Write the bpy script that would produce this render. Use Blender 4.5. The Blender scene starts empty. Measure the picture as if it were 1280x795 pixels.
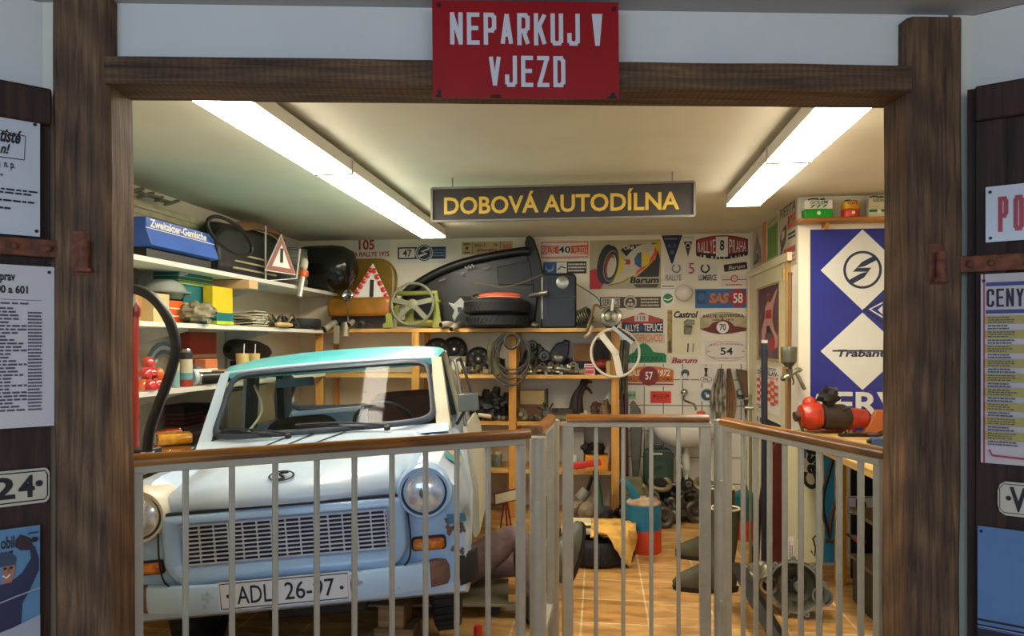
import bpy, bmesh, random
from math import *
from mathutils import Vector, Matrix, noise
rnd = random.Random(7)
SC = bpy.context.scene
COL = SC.collection
# ---------------------------------------------------------------- camera geometry (room frame: x right, y into the room, z up)
F, H, HY = 900.0, 1.5, 430.0
TH = atan(110 / 900); CT, ST = cos(TH), sin(TH)
CAMPOS = Vector((0, 0, H))
def C(r, f, z): return Vector((r * CT - f * ST, r * ST + f * CT, z))
def ray(px, py):
    r = (px - 640) / F
    return Vector((r * CT - ST, r * ST + CT, (HY - py) / F))
def P(px, py, d): return CAMPOS + ray(px, py) * d
def PX(px, py, X): v = ray(px, py); return CAMPOS + v * (X / v.x)
def PY(px, py, Y): v = ray(px, py); return CAMPOS + v * (Y / v.y)
def PZ(px, py, Z): v = ray(px, py); return CAMPOS + v * ((Z - H) / v.z)
def XY(px, Y): return PY(px, HY, Y).x
# ---------------------------------------------------------------- materials
def lin(c):
    if isinstance(c, str):
        c = [int(c[i:i + 2], 16) / 255 for i in (1, 3, 5)]
    return tuple(((x / 12.92) if x <= .04045 else ((x + .055) / 1.055) ** 2.4) for x in c) + (1,)
MATS = {}
def m(c, rough=.5, metal=0.0, var=.12, scale=9, c2=None, bump=0.0, lo=.35, hi=.65, stretch=None, coat=0.0, spec=.5):
    key = (str(c), rough, metal, var, scale, str(c2), bump, lo, hi, stretch, coat, spec)
    if key in MATS: return MATS[key]
    M = bpy.data.materials.new('paint'); M.use_nodes = True
    nt = M.node_tree; b = nt.nodes['Principled BSDF']
    b.inputs['Roughness'].default_value = rough; b.inputs['Metallic'].default_value = metal
    b.inputs['Coat Weight'].default_value = coat; b.inputs['Specular IOR Level'].default_value = spec
    a = lin(c); z = lin(c2) if c2 else tuple(x * (1 - var) for x in a[:3]) + (1,)
    tc = nt.nodes.new('ShaderNodeTexCoord'); no = nt.nodes.new('ShaderNodeTexNoise')
    no.inputs['Scale'].default_value = scale; no.inputs['Detail'].default_value = 6
    src = tc.outputs['Object']
    if stretch:
        mp = nt.nodes.new('ShaderNodeMapping'); mp.inputs['Scale'].default_value = stretch
        nt.links.new(src, mp.inputs['Vector']); src = mp.outputs['Vector']
    nt.links.new(src, no.inputs['Vector'])
    rp = nt.nodes.new('ShaderNodeValToRGB')
    rp.color_ramp.elements[0].position = lo; rp.color_ramp.elements[1].position = hi
    rp.color_ramp.elements[0].color = z; rp.color_ramp.elements[1].color = a
    nt.links.new(no.outputs['Fac'], rp.inputs['Fac']); nt.links.new(rp.outputs['Color'], b.inputs['Base Color'])
    if bump:
        bp = nt.nodes.new('ShaderNodeBump'); bp.inputs['Strength'].default_value = bump; bp.inputs['Distance'].default_value = .01
        nt.links.new(no.outputs['Fac'], bp.inputs['Height']); nt.links.new(bp.outputs['Normal'], b.inputs['Normal'])
    MATS[key] = M
    return M
def wood(dark, mid, light, axis=2, k=22, bump=.5, saw=0.0, rough=.75):
    key = ('wood', dark, mid, light, axis, k, bump, saw, rough)
    if key in MATS: return MATS[key]
    M = bpy.data.materials.new('wood'); M.use_nodes = True
    nt = M.node_tree; b = nt.nodes['Principled BSDF']; b.inputs['Roughness'].default_value = rough
    L = nt.links.new; N = nt.nodes.new
    tc = N('ShaderNodeTexCoord'); mp = N('ShaderNodeMapping')
    sc = [k, k, k]; sc[axis] = k * .055
    mp.inputs['Scale'].default_value = sc; L(tc.outputs['Object'], mp.inputs['Vector'])
    n1 = N('ShaderNodeTexNoise'); n1.inputs['Scale'].default_value = 1.6; n1.inputs['Detail'].default_value = 9; n1.inputs['Roughness'].default_value = .65
    n1.inputs['Distortion'].default_value = .6; L(mp.outputs['Vector'], n1.inputs['Vector'])
    r1 = N('ShaderNodeValToRGB'); e = r1.color_ramp.elements
    e[0].position = .3; e[0].color = lin(dark); e[1].position = .72; e[1].color = lin(light)
    x = e.new(.5); x.color = lin(mid); L(n1.outputs['Fac'], r1.inputs['Fac'])
    n2 = N('ShaderNodeTexNoise'); n2.inputs['Scale'].default_value = 3.0; n2.inputs['Detail'].default_value = 3; L(tc.outputs['Object'], n2.inputs['Vector'])
    mr = N('ShaderNodeMapRange'); mr.inputs['From Min'].default_value = .3; mr.inputs['From Max'].default_value = .7
    mr.inputs['To Min'].default_value = .62; mr.inputs['To Max'].default_value = 1.15; L(n2.outputs['Fac'], mr.inputs['Value'])
    mx = N('ShaderNodeMix'); mx.data_type = 'RGBA'; mx.blend_type = 'MULTIPLY'; mx.inputs['Factor'].default_value = 1
    L(r1.outputs['Color'], mx.inputs[6]); L(mr.outputs['Result'], mx.inputs[7])
    out = mx.outputs[2]
    if saw:      # old saw marks: bands across the grain
        wv = N('ShaderNodeTexWave'); wv.bands_direction = 'DIAGONAL' if axis == 2 else 'X'; wv.inputs['Scale'].default_value = 3.2 if axis == 2 else 16
        wv.inputs['Distortion'].default_value = 3.5; wv.inputs['Detail'].default_value = 2; L(tc.outputs['Object'], wv.inputs['Vector'])
        m2 = N('ShaderNodeMapRange'); m2.inputs['To Min'].default_value = 1 - saw; m2.inputs['To Max'].default_value = 1 + saw * .4; L(wv.outputs['Fac'], m2.inputs['Value'])
        m3 = N('ShaderNodeMix'); m3.data_type = 'RGBA'; m3.blend_type = 'MULTIPLY'; m3.inputs['Factor'].default_value = 1
        L(out, m3.inputs[6]); L(m2.outputs['Result'], m3.inputs[7]); out = m3.outputs[2]
    L(out, b.inputs['Base Color'])
    bp = N('ShaderNodeBump'); bp.inputs['Strength'].default_value = bump; bp.inputs['Distance'].default_value = .006
    L(n1.outputs['Fac'], bp.inputs['Height']); L(bp.outputs['Normal'], b.inputs['Normal'])
    MATS[key] = M
    return M
def glass(tint='#ffffff', gl=.12, rough=.02):
    key = ('glass', tint, gl, rough)
    if key in MATS: return MATS[key]
    M = bpy.data.materials.new('glass'); M.use_nodes = True; nt = M.node_tree
    for n in list(nt.nodes):
        if n.type != 'OUTPUT_MATERIAL': nt.nodes.remove(n)
    o = [n for n in nt.nodes if n.type == 'OUTPUT_MATERIAL'][0]
    t = nt.nodes.new('ShaderNodeBsdfTransparent'); t.inputs['Color'].default_value = lin(tint)
    g = nt.nodes.new('ShaderNodeBsdfGlossy'); g.inputs['Roughness'].default_value = rough
    mx = nt.nodes.new('ShaderNodeMixShader'); mx.inputs[0].default_value = gl
    nt.links.new(t.outputs[0], mx.inputs[1]); nt.links.new(g.outputs[0], mx.inputs[2]); nt.links.new(mx.outputs[0], o.inputs[0])
    MATS[key] = M
    return M
def emit(c, s):
    M = bpy.data.materials.new('lamp_glow'); M.use_nodes = True; b = M.node_tree.nodes['Principled BSDF']
    b.inputs['Base Color'].default_value = (.9, .9, .9, 1); b.inputs['Emission Color'].default_value = lin(c); b.inputs['Emission Strength'].default_value = s
    return M
def frame_of(z):
    z = z.normalized(); x = Vector((1, 0, 0)) if abs(z.x) < .9 else Vector((0, 1, 0))
    y = z.cross(x).normalized(); return y.cross(z).normalized(), y, z
# ---------------------------------------------------------------- mesh collector
class MB:
    def __init__(s): s.v = []; s.f = []; s.mi = []; s.mats = []
    def add(s, vs, fs, mat):
        if mat not in s.mats: s.mats.append(mat)
        k = s.mats.index(mat); b = len(s.v)
        s.v.extend(Vector(p) for p in vs)
        for f in fs: s.f.append([b + i for i in f]); s.mi.append(k)
        return s
    def box(s, c, sz, mat, R=None, taper=1.0):
        c = Vector(c); vs = []
        for dz in (-.5, .5):
            t = taper if dz > 0 else 1
            for dx, dy in ((-.5, -.5), (.5, -.5), (.5, .5), (-.5, .5)):
                p = Vector((dx * sz[0] * t, dy * sz[1] * t, dz * sz[2]))
                if isinstance(R, (int, float)): p = Matrix.Rotation(R, 3, 'Z') @ p
                elif R is not None: p = R @ p
                vs.append(c + p)
        return s.add(vs, [(3, 2, 1, 0), (4, 5, 6, 7), (0, 1, 5, 4), (1, 2, 6, 5), (2, 3, 7, 6), (3, 0, 4, 7)], mat)
    def bar(s, p0, p1, w, h, mat, up=(0, 0, 1)):
        p0, p1 = Vector(p0), Vector(p1); z = (p1 - p0).normalized(); up = Vector(up)
        if abs(z.dot(up)) > .98: up = Vector((0, 1, 0))
        x = z.cross(up).normalized(); y = x.cross(z).normalized()
        vs = [p + x * (a * w / 2) + y * (b * h / 2) for p in (p0, p1) for a, b in ((-1, -1), (1, -1), (1, 1), (-1, 1))]
        return s.add(vs, [(3, 2, 1, 0), (4, 5, 6, 7), (0, 1, 5, 4), (1, 2, 6, 5), (2, 3, 7, 6), (3, 0, 4, 7)], mat)
    def loft(s, rings, mat, caps=True, closed=True):
        n = len(rings[0]); vs = [p for r in rings for p in r]; fs = []
        for i in range(len(rings) - 1):
            for j in range(n if closed else n - 1):
                k = (j + 1) % n
                fs.append((i * n + j, i * n + k, (i + 1) * n + k, (i + 1) * n + j))
        if caps:
            fs.append(tuple(range(n - 1, -1, -1))); fs.append(tuple(range((len(rings) - 1) * n, len(rings) * n)))
        return s.add(vs, fs, mat)
    def lathe(s, prof, p0, ax, mat, n=20, caps=True):
        x, y, z = frame_of(Vector(ax)); p0 = Vector(p0); rings = []
        for r, h in prof:
            rings.append([p0 + z * h + (x * cos(t) + y * sin(t)) * max(r, 1e-4) for t in (2 * pi * i / n for i in range(n))])
        return s.loft(rings, mat, caps)
    def cyl(s, p0, p1, r, mat, r1=None, n=14):
        p0, p1 = Vector(p0), Vector(p1)
        return s.lathe([(r, 0), (r if r1 is None else r1, (p1 - p0).length)], p0, p1 - p0, mat, n)
    def tube(s, pts, r, mat, n=7, closed=False, sub=4):
        pts = [Vector(p) for p in pts]
        if sub > 1 and len(pts) > 2:
            q = []; N = len(pts); R_ = range(N if closed else N - 1)
            for i in R_:
                g = (lambda j: pts[j % N]) if closed else (lambda j: pts[min(max(j, 0), N - 1)])
                a, b, c, d = g(i - 1), g(i), g(i + 1), g(i + 2)
                for k in range(sub):
                    t = k / sub
                    q.append(.5 * ((2 * b) + (c - a) * t + (2 * a - 5 * b + 4 * c - d) * t * t + (3 * b - a - 3 * c + d) * t ** 3))
            if not closed: q.append(pts[-1])
            pts = q
        rings = []; N = len(pts); up = None
        for i, p in enumerate(pts):
            a = pts[i - 1] if (i or closed) else p; b = pts[(i + 1) % N] if (i < N - 1 or closed) else p
            z = (b - a)
            if z.length < 1e-7: z = Vector((0, 0, 1))
            z.normalize()
            if up is None: x, y, _ = frame_of(z)
            else:
                x = up - z * up.dot(z)
                x = x.normalized() if x.length > 1e-5 else frame_of(z)[0]
                y = z.cross(x)
            up = x; rr = r(i / max(N - 1, 1)) if callable(r) else r
            rings.append([p + (x * cos(t) + y * sin(t)) * rr for t in (2 * pi * k / n for k in range(n))])
        if closed: rings.append(rings[0])
        return s.loft(rings, mat, not closed)
    def torus(s, c, ax, R, r, mat, n=36, k=10, sx=1.0, r2=None):
        x, y, z = frame_of(Vector(ax)); c = Vector(c); r2 = r2 or r; vs = []; fs = []
        for i in range(n):
            t = 2 * pi * i / n; d = x * cos(t) * sx + y * sin(t)
            for j in range(k):
                u = 2 * pi * j / k; vs.append(c + d * (R + r * cos(u)) + z * r2 * sin(u))
        for i in range(n):
            for j in range(k):
                fs.append((i * k + j, ((i + 1) % n) * k + j, ((i + 1) % n) * k + (j + 1) % k, i * k + (j + 1) % k))
        return s.add(vs, fs, mat)
    def prism(s, pts, d, mat):
        pts = [Vector(p) for p in pts]; d = Vector(d); n = len(pts)
        return s.add(pts + [p + d for p in pts], [tuple(range(n - 1, -1, -1)), tuple(range(n, 2 * n))] + [(i, (i + 1) % n, n + (i + 1) % n, n + i) for i in range(n)], mat)
    def ell(s, c, r, mat, R=None, n=16, k=10, nz=0.0, seed=0, zlo=-1.0, zmin=-9):
        c = Vector(c); r = (r, r, r) if isinstance(r, (int, float)) else r; vs = []; fs = []
        for i in range(k + 1):
            a = pi * i / k - pi / 2
            for j in range(n):
                t = 2 * pi * j / n; p = Vector((cos(a) * cos(t), cos(a) * sin(t), max(sin(a), zlo)))
                if nz: p = p * (1 + nz * noise.noise(p * 2.3 + Vector((seed, seed * 1.7, 3)) ) + nz * .5 * noise.noise(p * 6 + Vector((seed, 1, seed))))
                p = Vector((p.x * r[0], p.y * r[1], p.z * r[2]))
                q_ = c + (R @ p if R is not None else p); q_.z = max(q_.z, zmin); vs.append(q_)
        for i in range(k):
            for j in range(n): fs.append((i * n + j, i * n + (j + 1) % n, (i + 1) * n + (j + 1) % n, (i + 1) * n + j))
        return s.add(vs, fs, mat)
    def build(s, name, parent=None, bev=0.0, ang=38, sub=0, mw=None, flat=False):
        me = bpy.data.meshes.new(name)
        vs = s.v; W = Matrix.Identity(4); loc = mw is not None
        if parent is not None:
            W = WM[parent.name]; loc = LOC[parent.name]
            if not loc:
                I = W.inverted(); vs = [I @ p for p in vs]
        elif mw is not None: W = mw
        else:
            lo = [min(p[i] for p in vs) for i in range(3)]; hi = [max(p[i] for p in vs) for i in range(3)]
            off = Vector(((lo[0] + hi[0]) / 2, (lo[1] + hi[1]) / 2, lo[2])); W = Matrix.Translation(off); vs = [p - off for p in vs]
        me.from_pydata(vs, [], s.f)
        for k in s.mats: me.materials.append(k)
        me.polygons.foreach_set('material_index', s.mi)
        bm = bmesh.new(); bm.from_mesh(me); bmesh.ops.recalc_face_normals(bm, faces=bm.faces); bm.to_mesh(me); bm.free()
        if not flat:
            me.polygons.foreach_set('use_smooth', [True] * len(me.polygons)); me.set_sharp_from_angle(angle=radians(ang))
        o = bpy.data.objects.new(name, me); COL.objects.link(o)
        if bev:
            b = o.modifiers.new('bevel', 'BEVEL'); b.width = bev; b.segments = 2; b.limit_method = 'ANGLE'
        if sub:
            q = o.modifiers.new('sub', 'SUBSURF'); q.levels = sub; q.render_levels = sub
        if parent is not None: o.parent = parent
        else: o.matrix_world = W
        WM[o.name] = W; LOC[o.name] = loc
        return o
WM, LOC = {}, {}
def tag(o, label=None, cat=None, group=None, kind=None):
    if label: o['label'] = label
    if cat: o['category'] = cat
    if group: o['group'] = group
    if kind: o['kind'] = kind
    return o
def thing(name, label, cat, loc=(0, 0, 0), group=None, mw=None):
    o = bpy.data.objects.new(name, None); COL.objects.link(o); o.empty_display_size = .05
    W = mw if mw is not None else Matrix.Translation(Vector(loc))
    o.matrix_world = W; WM[o.name] = W; LOC[o.name] = mw is not None
    return tag(o, label, cat, group)
def copy_tree(o, parent=None):
    c = o.copy(); COL.objects.link(c)
    if parent is not None: c.parent = parent
    for ch in list(o.children): copy_tree(ch, c)
    return c
# ---------------------------------------------------------------- lettering
TXT = {}
def text_mesh(t, bold=.02, shear=0.0, sp=1.0):
    key = (t, bold, shear, sp)
    if key in TXT: return TXT[key]
    cu = bpy.data.curves.new('t', 'FONT'); cu.body = t; cu.size = 1; cu.resolution_u = 3; cu.offset = bold; cu.shear = shear; cu.space_character = sp
    cu.dimensions = '2D'; cu.fill_mode = 'FRONT'
    ob = bpy.data.objects.new('t', cu); COL.objects.link(ob)
    dg = bpy.context.evaluated_depsgraph_get(); me = bpy.data.meshes.new_from_object(ob.evaluated_get(dg))
    vs = [(v.co.x, v.co.y) for v in me.vertices]; fs = [tuple(p.vertices) for p in me.polygons]
    bpy.data.objects.remove(ob); bpy.data.curves.remove(cu); bpy.data.meshes.remove(me)
    xs = [a for a, _ in vs]; ys = [b for _, b in vs]
    TXT[key] = (vs, fs, min(xs), max(xs), min(ys), max(ys))
    return TXT[key]
P_ = [(0, 0), (0, 1), (.72, 1), (1, .9), (1, .55), (.72, .44), (0, .44)]
GL_ = {'N': [[(0, 0), (0, 1)], [(0, 1), (1, 0)], [(1, 0), (1, 1)]], 'E': [[(1, 0), (0, 0), (0, 1), (1, 1)], [(0, .52), (.85, .52)]], 'P': [P_], 'R': [P_, [(.5, .44), (1, 0)]],
       'A': [[(0, 0), (.5, 1), (1, 0)], [(.22, .3), (.78, .3)]], 'K': [[(0, 0), (0, 1)], [(1, 1), (.02, .4)], [(.38, .62), (1, 0)]], 'U': [[(0, 1), (0, .1), (.25, 0), (.75, 0), (1, .1), (1, 1)]],
       'J': [[(1, 1), (1, .1), (.75, 0), (.25, 0), (0, .1), (0, .3)]], 'V': [[(0, 1), (.5, 0), (1, 1)]], 'Z': [[(0, 1), (1, 1), (0, 0), (1, 0)]], 'D': [[(0, 0), (0, 1), (.72, 1), (1, .88), (1, .12), (.72, 0), (0, 0)]],
       'O': [[(.28, 0), (0, .1), (0, .9), (.28, 1), (.72, 1), (1, .9), (1, .1), (.72, 0), (.28, 0)]], 'L': [[(0, 1), (0, 0), (1, 0)]], 'Y': [[(0, 1), (.5, .5), (1, 1)], [(.5, .5), (.5, 0)]], 'H': [[(0, 0), (0, 1)], [(1, 0), (1, 1)], [(0, .5), (1, .5)]],
       'T': [[(0, 1), (1, 1)], [(.5, 1), (.5, 0)]], 'I': [[(.5, 0), (.5, 1)]], 'C': [[(1, .75), (1, .9), (.72, 1), (.28, 1), (0, .9), (0, .1), (.28, 0), (.72, 0), (1, .1), (1, .25)]],
       'S': [[(1, .8), (1, .9), (.72, 1), (.28, 1), (0, .9), (0, .6), (.28, .53), (.72, .5), (1, .42), (1, .1), (.72, 0), (.28, 0), (0, .1), (0, .22)]]}
class Plane:
    """a flat sign's own frame: (0..1, 0..1) -> a point on it, lifted off it towards the viewer"""
    def __init__(s, bl, br, tl, n=None):
        s.o = Vector(bl); s.u = Vector(br) - s.o; s.v = Vector(tl) - s.o
        s.n = Vector(n).normalized() if n is not None else s.u.cross(s.v).normalized()
        s.w = s.u.length; s.h = s.v.length
    def __call__(s, u, v, l=0.0): return s.o + s.u * u + s.v * v + s.n * l
def sign(name, label, cat, pl, base, art=(), outline=None, th=.004, group=None, parent=None, lift0=.0006, rim=None, letter='lettering', shapes='print', lmat=None):
    """a flat plate, sticker or poster: base plate + printed shapes (one child) + lettering (one child)"""
    mb = MB(); out = outline or [(0, 0), (1, 0), (1, 1), (0, 1)]
    mb.prism([pl(u, v, 0) for u, v in out], pl.n * -th, base)
    root = mb.build(name, parent, flat=True)
    if parent is None: tag(root, label, cat, group)
    S, T = MB(), MB(); l = lift0
    for a in art:
        k = a[0]; l += .00035
        if k == 'r': _, u0, v0, u1, v1, mt = a; S.add([pl(u0, v0, l), pl(u1, v0, l), pl(u1, v1, l), pl(u0, v1, l)], [(0, 1, 2, 3)], mt)
        elif k == 'p': S.add([pl(u, v, l) for u, v in a[1]], [tuple(range(len(a[1])))], a[2])
        elif k == 'd':      # disc: centre, radius in units of height
            _, u, v, r, mt = a[:5]; ry = a[5] if len(a) > 5 else 1.0
            S.add([pl(u + r * cos(t) * pl.h / pl.w, v + r * ry * sin(t), l) for t in (2 * pi * i / 28 for i in range(28))], [tuple(range(28))], mt)
        elif k == 'o':      # ring
            _, u, v, r, w, mt = a[:6]; ry = a[6] if len(a) > 6 else 1.0
            A = [pl(u + rr * cos(t) * pl.h / pl.w, v + rr * ry * sin(t), l) for rr in (r, r - w) for t in (2 * pi * i / 32 for i in range(32))]
            S.add(A, [(i, (i + 1) % 32, 32 + (i + 1) % 32, 32 + i) for i in range(32)], mt)
        elif k == 'l':      # stroke along points, width in height units
            _, pts, w, mt = a; V = []; n = len(pts)
            Q = [Vector((u * pl.w, v * pl.h)) for u, v in pts]
            for i in range(n):
                d = (Q[min(i + 1, n - 1)] - Q[max(i - 1, 0)]); d = Vector((-d.y, d.x)).normalized() * w * pl.h / 2
                for sg in (1, -1): q = Q[i] + d * sg; V.append(pl(q.x / pl.w, q.y / pl.h, l))
            S.add(V, [(2 * i, 2 * i + 1, 2 * i + 3, 2 * i + 2) for i in range(n - 1)], mt)
        elif k == 't':      # text fitted into a box
            _, t, u0, v0, u1, v1, mt = a[:7]; bold = a[7] if len(a) > 7 else .02; sh = a[8] if len(a) > 8 else 0
            arc = a[9] if len(a) > 9 else 0
            vs, fs, x0, x1, y0, y1 = text_mesh(t, bold, sh)
            V = []
            for x, y in vs:
                q = (x - x0) / (x1 - x0); V.append(pl(u0 + (u1 - u0) * q, v0 + (v1 - v0) * (y - y0) / (y1 - y0) + arc * (1 - (2 * q - 1) ** 2), l + .0004))
            T.add(V, fs, mt)
        elif k == 'g':      # sign-writer's condensed block letters built of strokes
            _, t, u0, v0, u1, v1, mt, w, gap = a; n = len(t); cw = ((u1 - u0) - gap * (n - 1)) / n
            tm = w * (v1 - v0) * pl.h
            for i, chh in enumerate(t):
                ux = u0 + i * (cw + gap); W_, H_ = cw * pl.w - tm, (v1 - v0) * pl.h - tm
                for st in GL_.get(chh, ()):
                    for (xa, ya), (xb, yb) in zip(st, st[1:]):
                        A, B = Vector((xa * W_, ya * H_)), Vector((xb * W_, yb * H_)); d = (B - A).normalized(); nn = Vector((-d.y, d.x)) * tm / 2
                        e = d * tm * (.5 if abs(d.x) < .01 or abs(d.y) < .01 else .22); l += .00001
                        Q = [A - e + nn, A - e - nn, B + e - nn, B + e + nn]
                        T.add([pl(ux + (min(max(q.x, -tm / 2), W_ + tm / 2) + tm / 2) / pl.w, v0 + (min(max(q.y, -tm / 2), H_ + tm / 2) + tm / 2) / pl.h, l + .0004) for q in Q], [(0, 1, 2, 3)], mt)
        elif k == 's':      # illegible small print: broken dashes in lines
            _, u0, v0, u1, v1, nl, mt = a[:7]; r = random.Random(a[7] if len(a) > 7 else 1); fill = a[8] if len(a) > 8 else .9
            dv = (v1 - v0) / nl
            for i in range(nl):
                v = v1 - dv * (i + .8); u = u0; end = u0 + (u1 - u0) * min(fill - r.random() * .3 * fill, 1)
                while u < end:
                    w = (u1 - u0) * (.04 + r.random() * .09); e2 = min(u + w, u1)
                    S.add([pl(u, v, l), pl(e2, v, l), pl(e2, v + dv * .52, l), pl(u, v + dv * .52, l)], [(0, 1, 2, 3)], mt)
                    u = e2 + (u1 - u0) * .022
    for B, nm in ((S, shapes), (T, letter)):
        if B.v: B.build(nm, root, flat=True)
    return root
# ================================================================ THE SETTING
WH = m('#e9e2cc', .9, var=.05, scale=3, bump=.1)
WHB = m('#e6e3d9', .9, var=.05, scale=3, bump=.1)
CEILM = m('#d8d2bd', .95, var=.08, scale=2.2, bump=.15)
OLD = wood('#2c2016', '#6c4f35', '#937048', 2, 34, .8, saw=.24)
OLDX = wood('#302214', '#644930', '#886740', 0, 34, .8, saw=.2)
DOORW = wood('#22140e', '#3a241a', '#523526', 2, 26, .4)
RUST = m('#8a5238', .8, .1, c2='#5e3a2a', scale=40, bump=.3)
DARK = m('#1b1a19', .6); BLK = m('#0e0e0f', .45); WHITE = m('#f2efe6', .5, var=.04)
def XP(pts, z0, z1, mat, mb=None):
    mb = mb or MB(); return mb.prism([Vector((x, y, z0)) for x, y in pts], (0, 0, z1 - z0), mat)
# frame of the timber opening
Lp, Rp = C(-1.122, 2.0, 0), C(1.1385, 2.07, 0)
FU = (Rp - Lp).normalized(); FN = Vector((-FU.y, FU.x, 0)); FWID = (Rp - Lp).length
FR = Matrix((( FU.x, FN.x, 0, Lp.x), (FU.y, FN.y, 0, Lp.y), (0, 0, 1, 0), (0, 0, 0, 1)))
def fr(u, n, z=0.0): return FR @ Vector((u, n, z))
def PI(px, py, o, nrm):
    v = ray(px, py); return CAMPOS + v * ((Vector(o) - CAMPOS).dot(nrm) / v.dot(nrm))
def PF(px, py, n): return PI(px, py, fr(0, n), FN)
def f2(u, n): p = fr(u, n); return (p.x, p.y)
YB, XL, XR, YP, ZC = 6.7, -2.9, 1.34, 5.1, 2.5
# floor
def tile_mat():
    M = bpy.data.materials.new('floor_tiles'); M.use_nodes = True; nt = M.node_tree; b = nt.nodes['Principled BSDF']; L = nt.links.new; N = nt.nodes.new
    tc = N('ShaderNodeTexCoord'); mp = N('ShaderNodeMapping'); mp.inputs['Location'].default_value = (.1, .04, 0); L(tc.outputs['Object'], mp.inputs['Vector'])
    br = N('ShaderNodeTexBrick'); br.offset = 0.0; br.inputs['Scale'].default_value = 1; br.inputs['Brick Width'].default_value = .36; br.inputs['Row Height'].default_value = .36
    br.inputs['Mortar Size'].default_value = .006; br.inputs['Color1'].default_value = lin('#d2ae78'); br.inputs['Color2'].default_value = lin('#c39a5e'); br.inputs['Mortar'].default_value = lin('#e6d6b0')
    L(mp.outputs['Vector'], br.inputs['Vector'])
    m2 = N('ShaderNodeMapping'); m2.inputs['Scale'].default_value = (2.6, 8, 1); L(tc.outputs['Object'], m2.inputs['Vector'])
    no = N('ShaderNodeTexNoise'); no.inputs['Scale'].default_value = 1.4; no.inputs['Detail'].default_value = 7; no.inputs['Distortion'].default_value = .8; L(m2.outputs['Vector'], no.inputs['Vector'])
    rp = N('ShaderNodeValToRGB'); e = rp.color_ramp.elements; e[0].position = .32; e[0].color = lin('#a98c5c'); e[1].position = .66; e[1].color = lin('#fff2d8'); L(no.outputs['Fac'], rp.inputs['Fac'])
    mx = N('ShaderNodeMix'); mx.data_type = 'RGBA'; mx.blend_type = 'MULTIPLY'; mx.inputs['Factor'].default_value = .85
    L(br.outputs['Color'], mx.inputs[6]); L(rp.outputs['Color'], mx.inputs[7]); L(mx.outputs[2], b.inputs['Base Color'])
    b.inputs['Roughness'].default_value = .38
    bp = N('ShaderNodeBump'); bp.inputs['Strength'].default_value = .25; bp.inputs['Distance'].default_value = .004; L(no.outputs['Fac'], bp.inputs['Height']); L(bp.outputs['Normal'], b.inputs['Normal'])
    return M
def wall_tiles():
    M = bpy.data.materials.new('wall_tiles'); M.use_nodes = True; nt = M.node_tree; b = nt.nodes['Principled BSDF']; L = nt.links.new; N = nt.nodes.new
    tc = N('ShaderNodeTexCoord'); mp = N('ShaderNodeMapping'); mp.inputs['Rotation'].default_value = (radians(90), 0, 0); L(tc.outputs['Object'], mp.inputs['Vector'])
    br = N('ShaderNodeTexBrick'); br.offset = 0.0; br.inputs['Scale'].default_value = 1; br.inputs['Brick Width'].default_value = .172; br.inputs['Row Height'].default_value = .235
    br.inputs['Mortar Size'].default_value = .0045; br.inputs['Color1'].default_value = lin('#e8e3d3'); br.inputs['Color2'].default_value = lin('#e0dac8'); br.inputs['Mortar'].default_value = lin('#77715f')
    L(mp.outputs['Vector'], br.inputs['Vector']); L(br.outputs['Color'], b.inputs['Base Color']); b.inputs['Roughness'].default_value = .25
    return M
def struct(name, mb, **k): return tag(mb.build(name, flat=True, **k), kind='structure')
struct('floor', MB().box((0, 2.5, -.05), (9, 9.4, .1), tile_mat()))
struct('ceiling', XP([f2(-1.75, .1), f2(3.6, .1), (2.5, 6.8), (-3, 6.8)], ZC, ZC + .1, CEILM))
struct('ceiling_front', XP([f2(-2.6, .1), f2(4.2, .1), (4.2, -2.2), (-4.2, -2.2)], 2.47, 2.495, m('#b9b6b4', .95, var=.06, scale=2)))
wb = struct('wall_back', MB().box((-.75, YB + .05, ZC / 2), (4.5, .1, ZC), WH))
x0, x1 = XY(771, YB), XR - .002; zt = PY(850, 455, YB).z
tag(MB().box(((x0 + x1) / 2, YB - .003, zt / 2), (x1 - x0, .008, zt), wall_tiles()).build('wall_back_tiles', flat=True), kind='structure')
struct('wall_left', MB().box((XL - .05, 4.1, ZC / 2), (.1, 5.4, ZC), WH))
struct('wall_right', XP([(XR, YP), (2.5, YP), (2.5, YP + .12), (XR + .12, YP + .12), (XR + .12, YB + .1), (XR, YB + .1)], 0, ZC, WH))
struct('wall_right_front', MB().box((2.45, 3.6, ZC / 2), (.1, 3.2, ZC), WH))
for nm, a, b in (('wall_front_left', -1.75, -.158), ('wall_front_right', FWID + .165, 3.6)):
    struct(nm, MB().box(((a + b) / 2, .085, ZC / 2), (b - a, .07, ZC), WH), mw=FR)
struct('wall_front_top', MB().box((FWID / 2, .085, 2.40), (FWID + .3, .07, .2), WHB), mw=FR)
# the old timber frame round the opening
def rough(mb, seed, amp=.006, keep=None):
    for i, p in enumerate(mb.v):
        mb.v[i] = p + Vector((noise.noise(p * 2.3 + Vector((seed, 0, 0))), noise.noise(p * 2.9 + Vector((0, seed, 5))), 0)) * amp
    return mb
def post(u0, u1, n0, n1, z1, seed, kx):
    mb = MB(); N = 26; rings = []
    for i in range(N):
        z = z1 * i / (N - 1); sh = kx * (1 - z / z1); r = .012
        q = [(u0 + r, n0), (u1 - r, n0), (u1, n0 + r), (u1, n1), (u0, n1), (u0, n0 + r)]
        rings.append([Vector((u + sh, n, z)) for u, n in q])
    mb.loft(rings, OLD); return rough(mb, seed)
struct('trim_1', post(-.157, 0, 0, .13, 2.468, 3, .012), mw=FR)
struct('trim_2', post(FWID, FWID + .161, -.005, .125, 2.44, 9, -.006), mw=FR)
mb = MB(); rings = []
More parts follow.
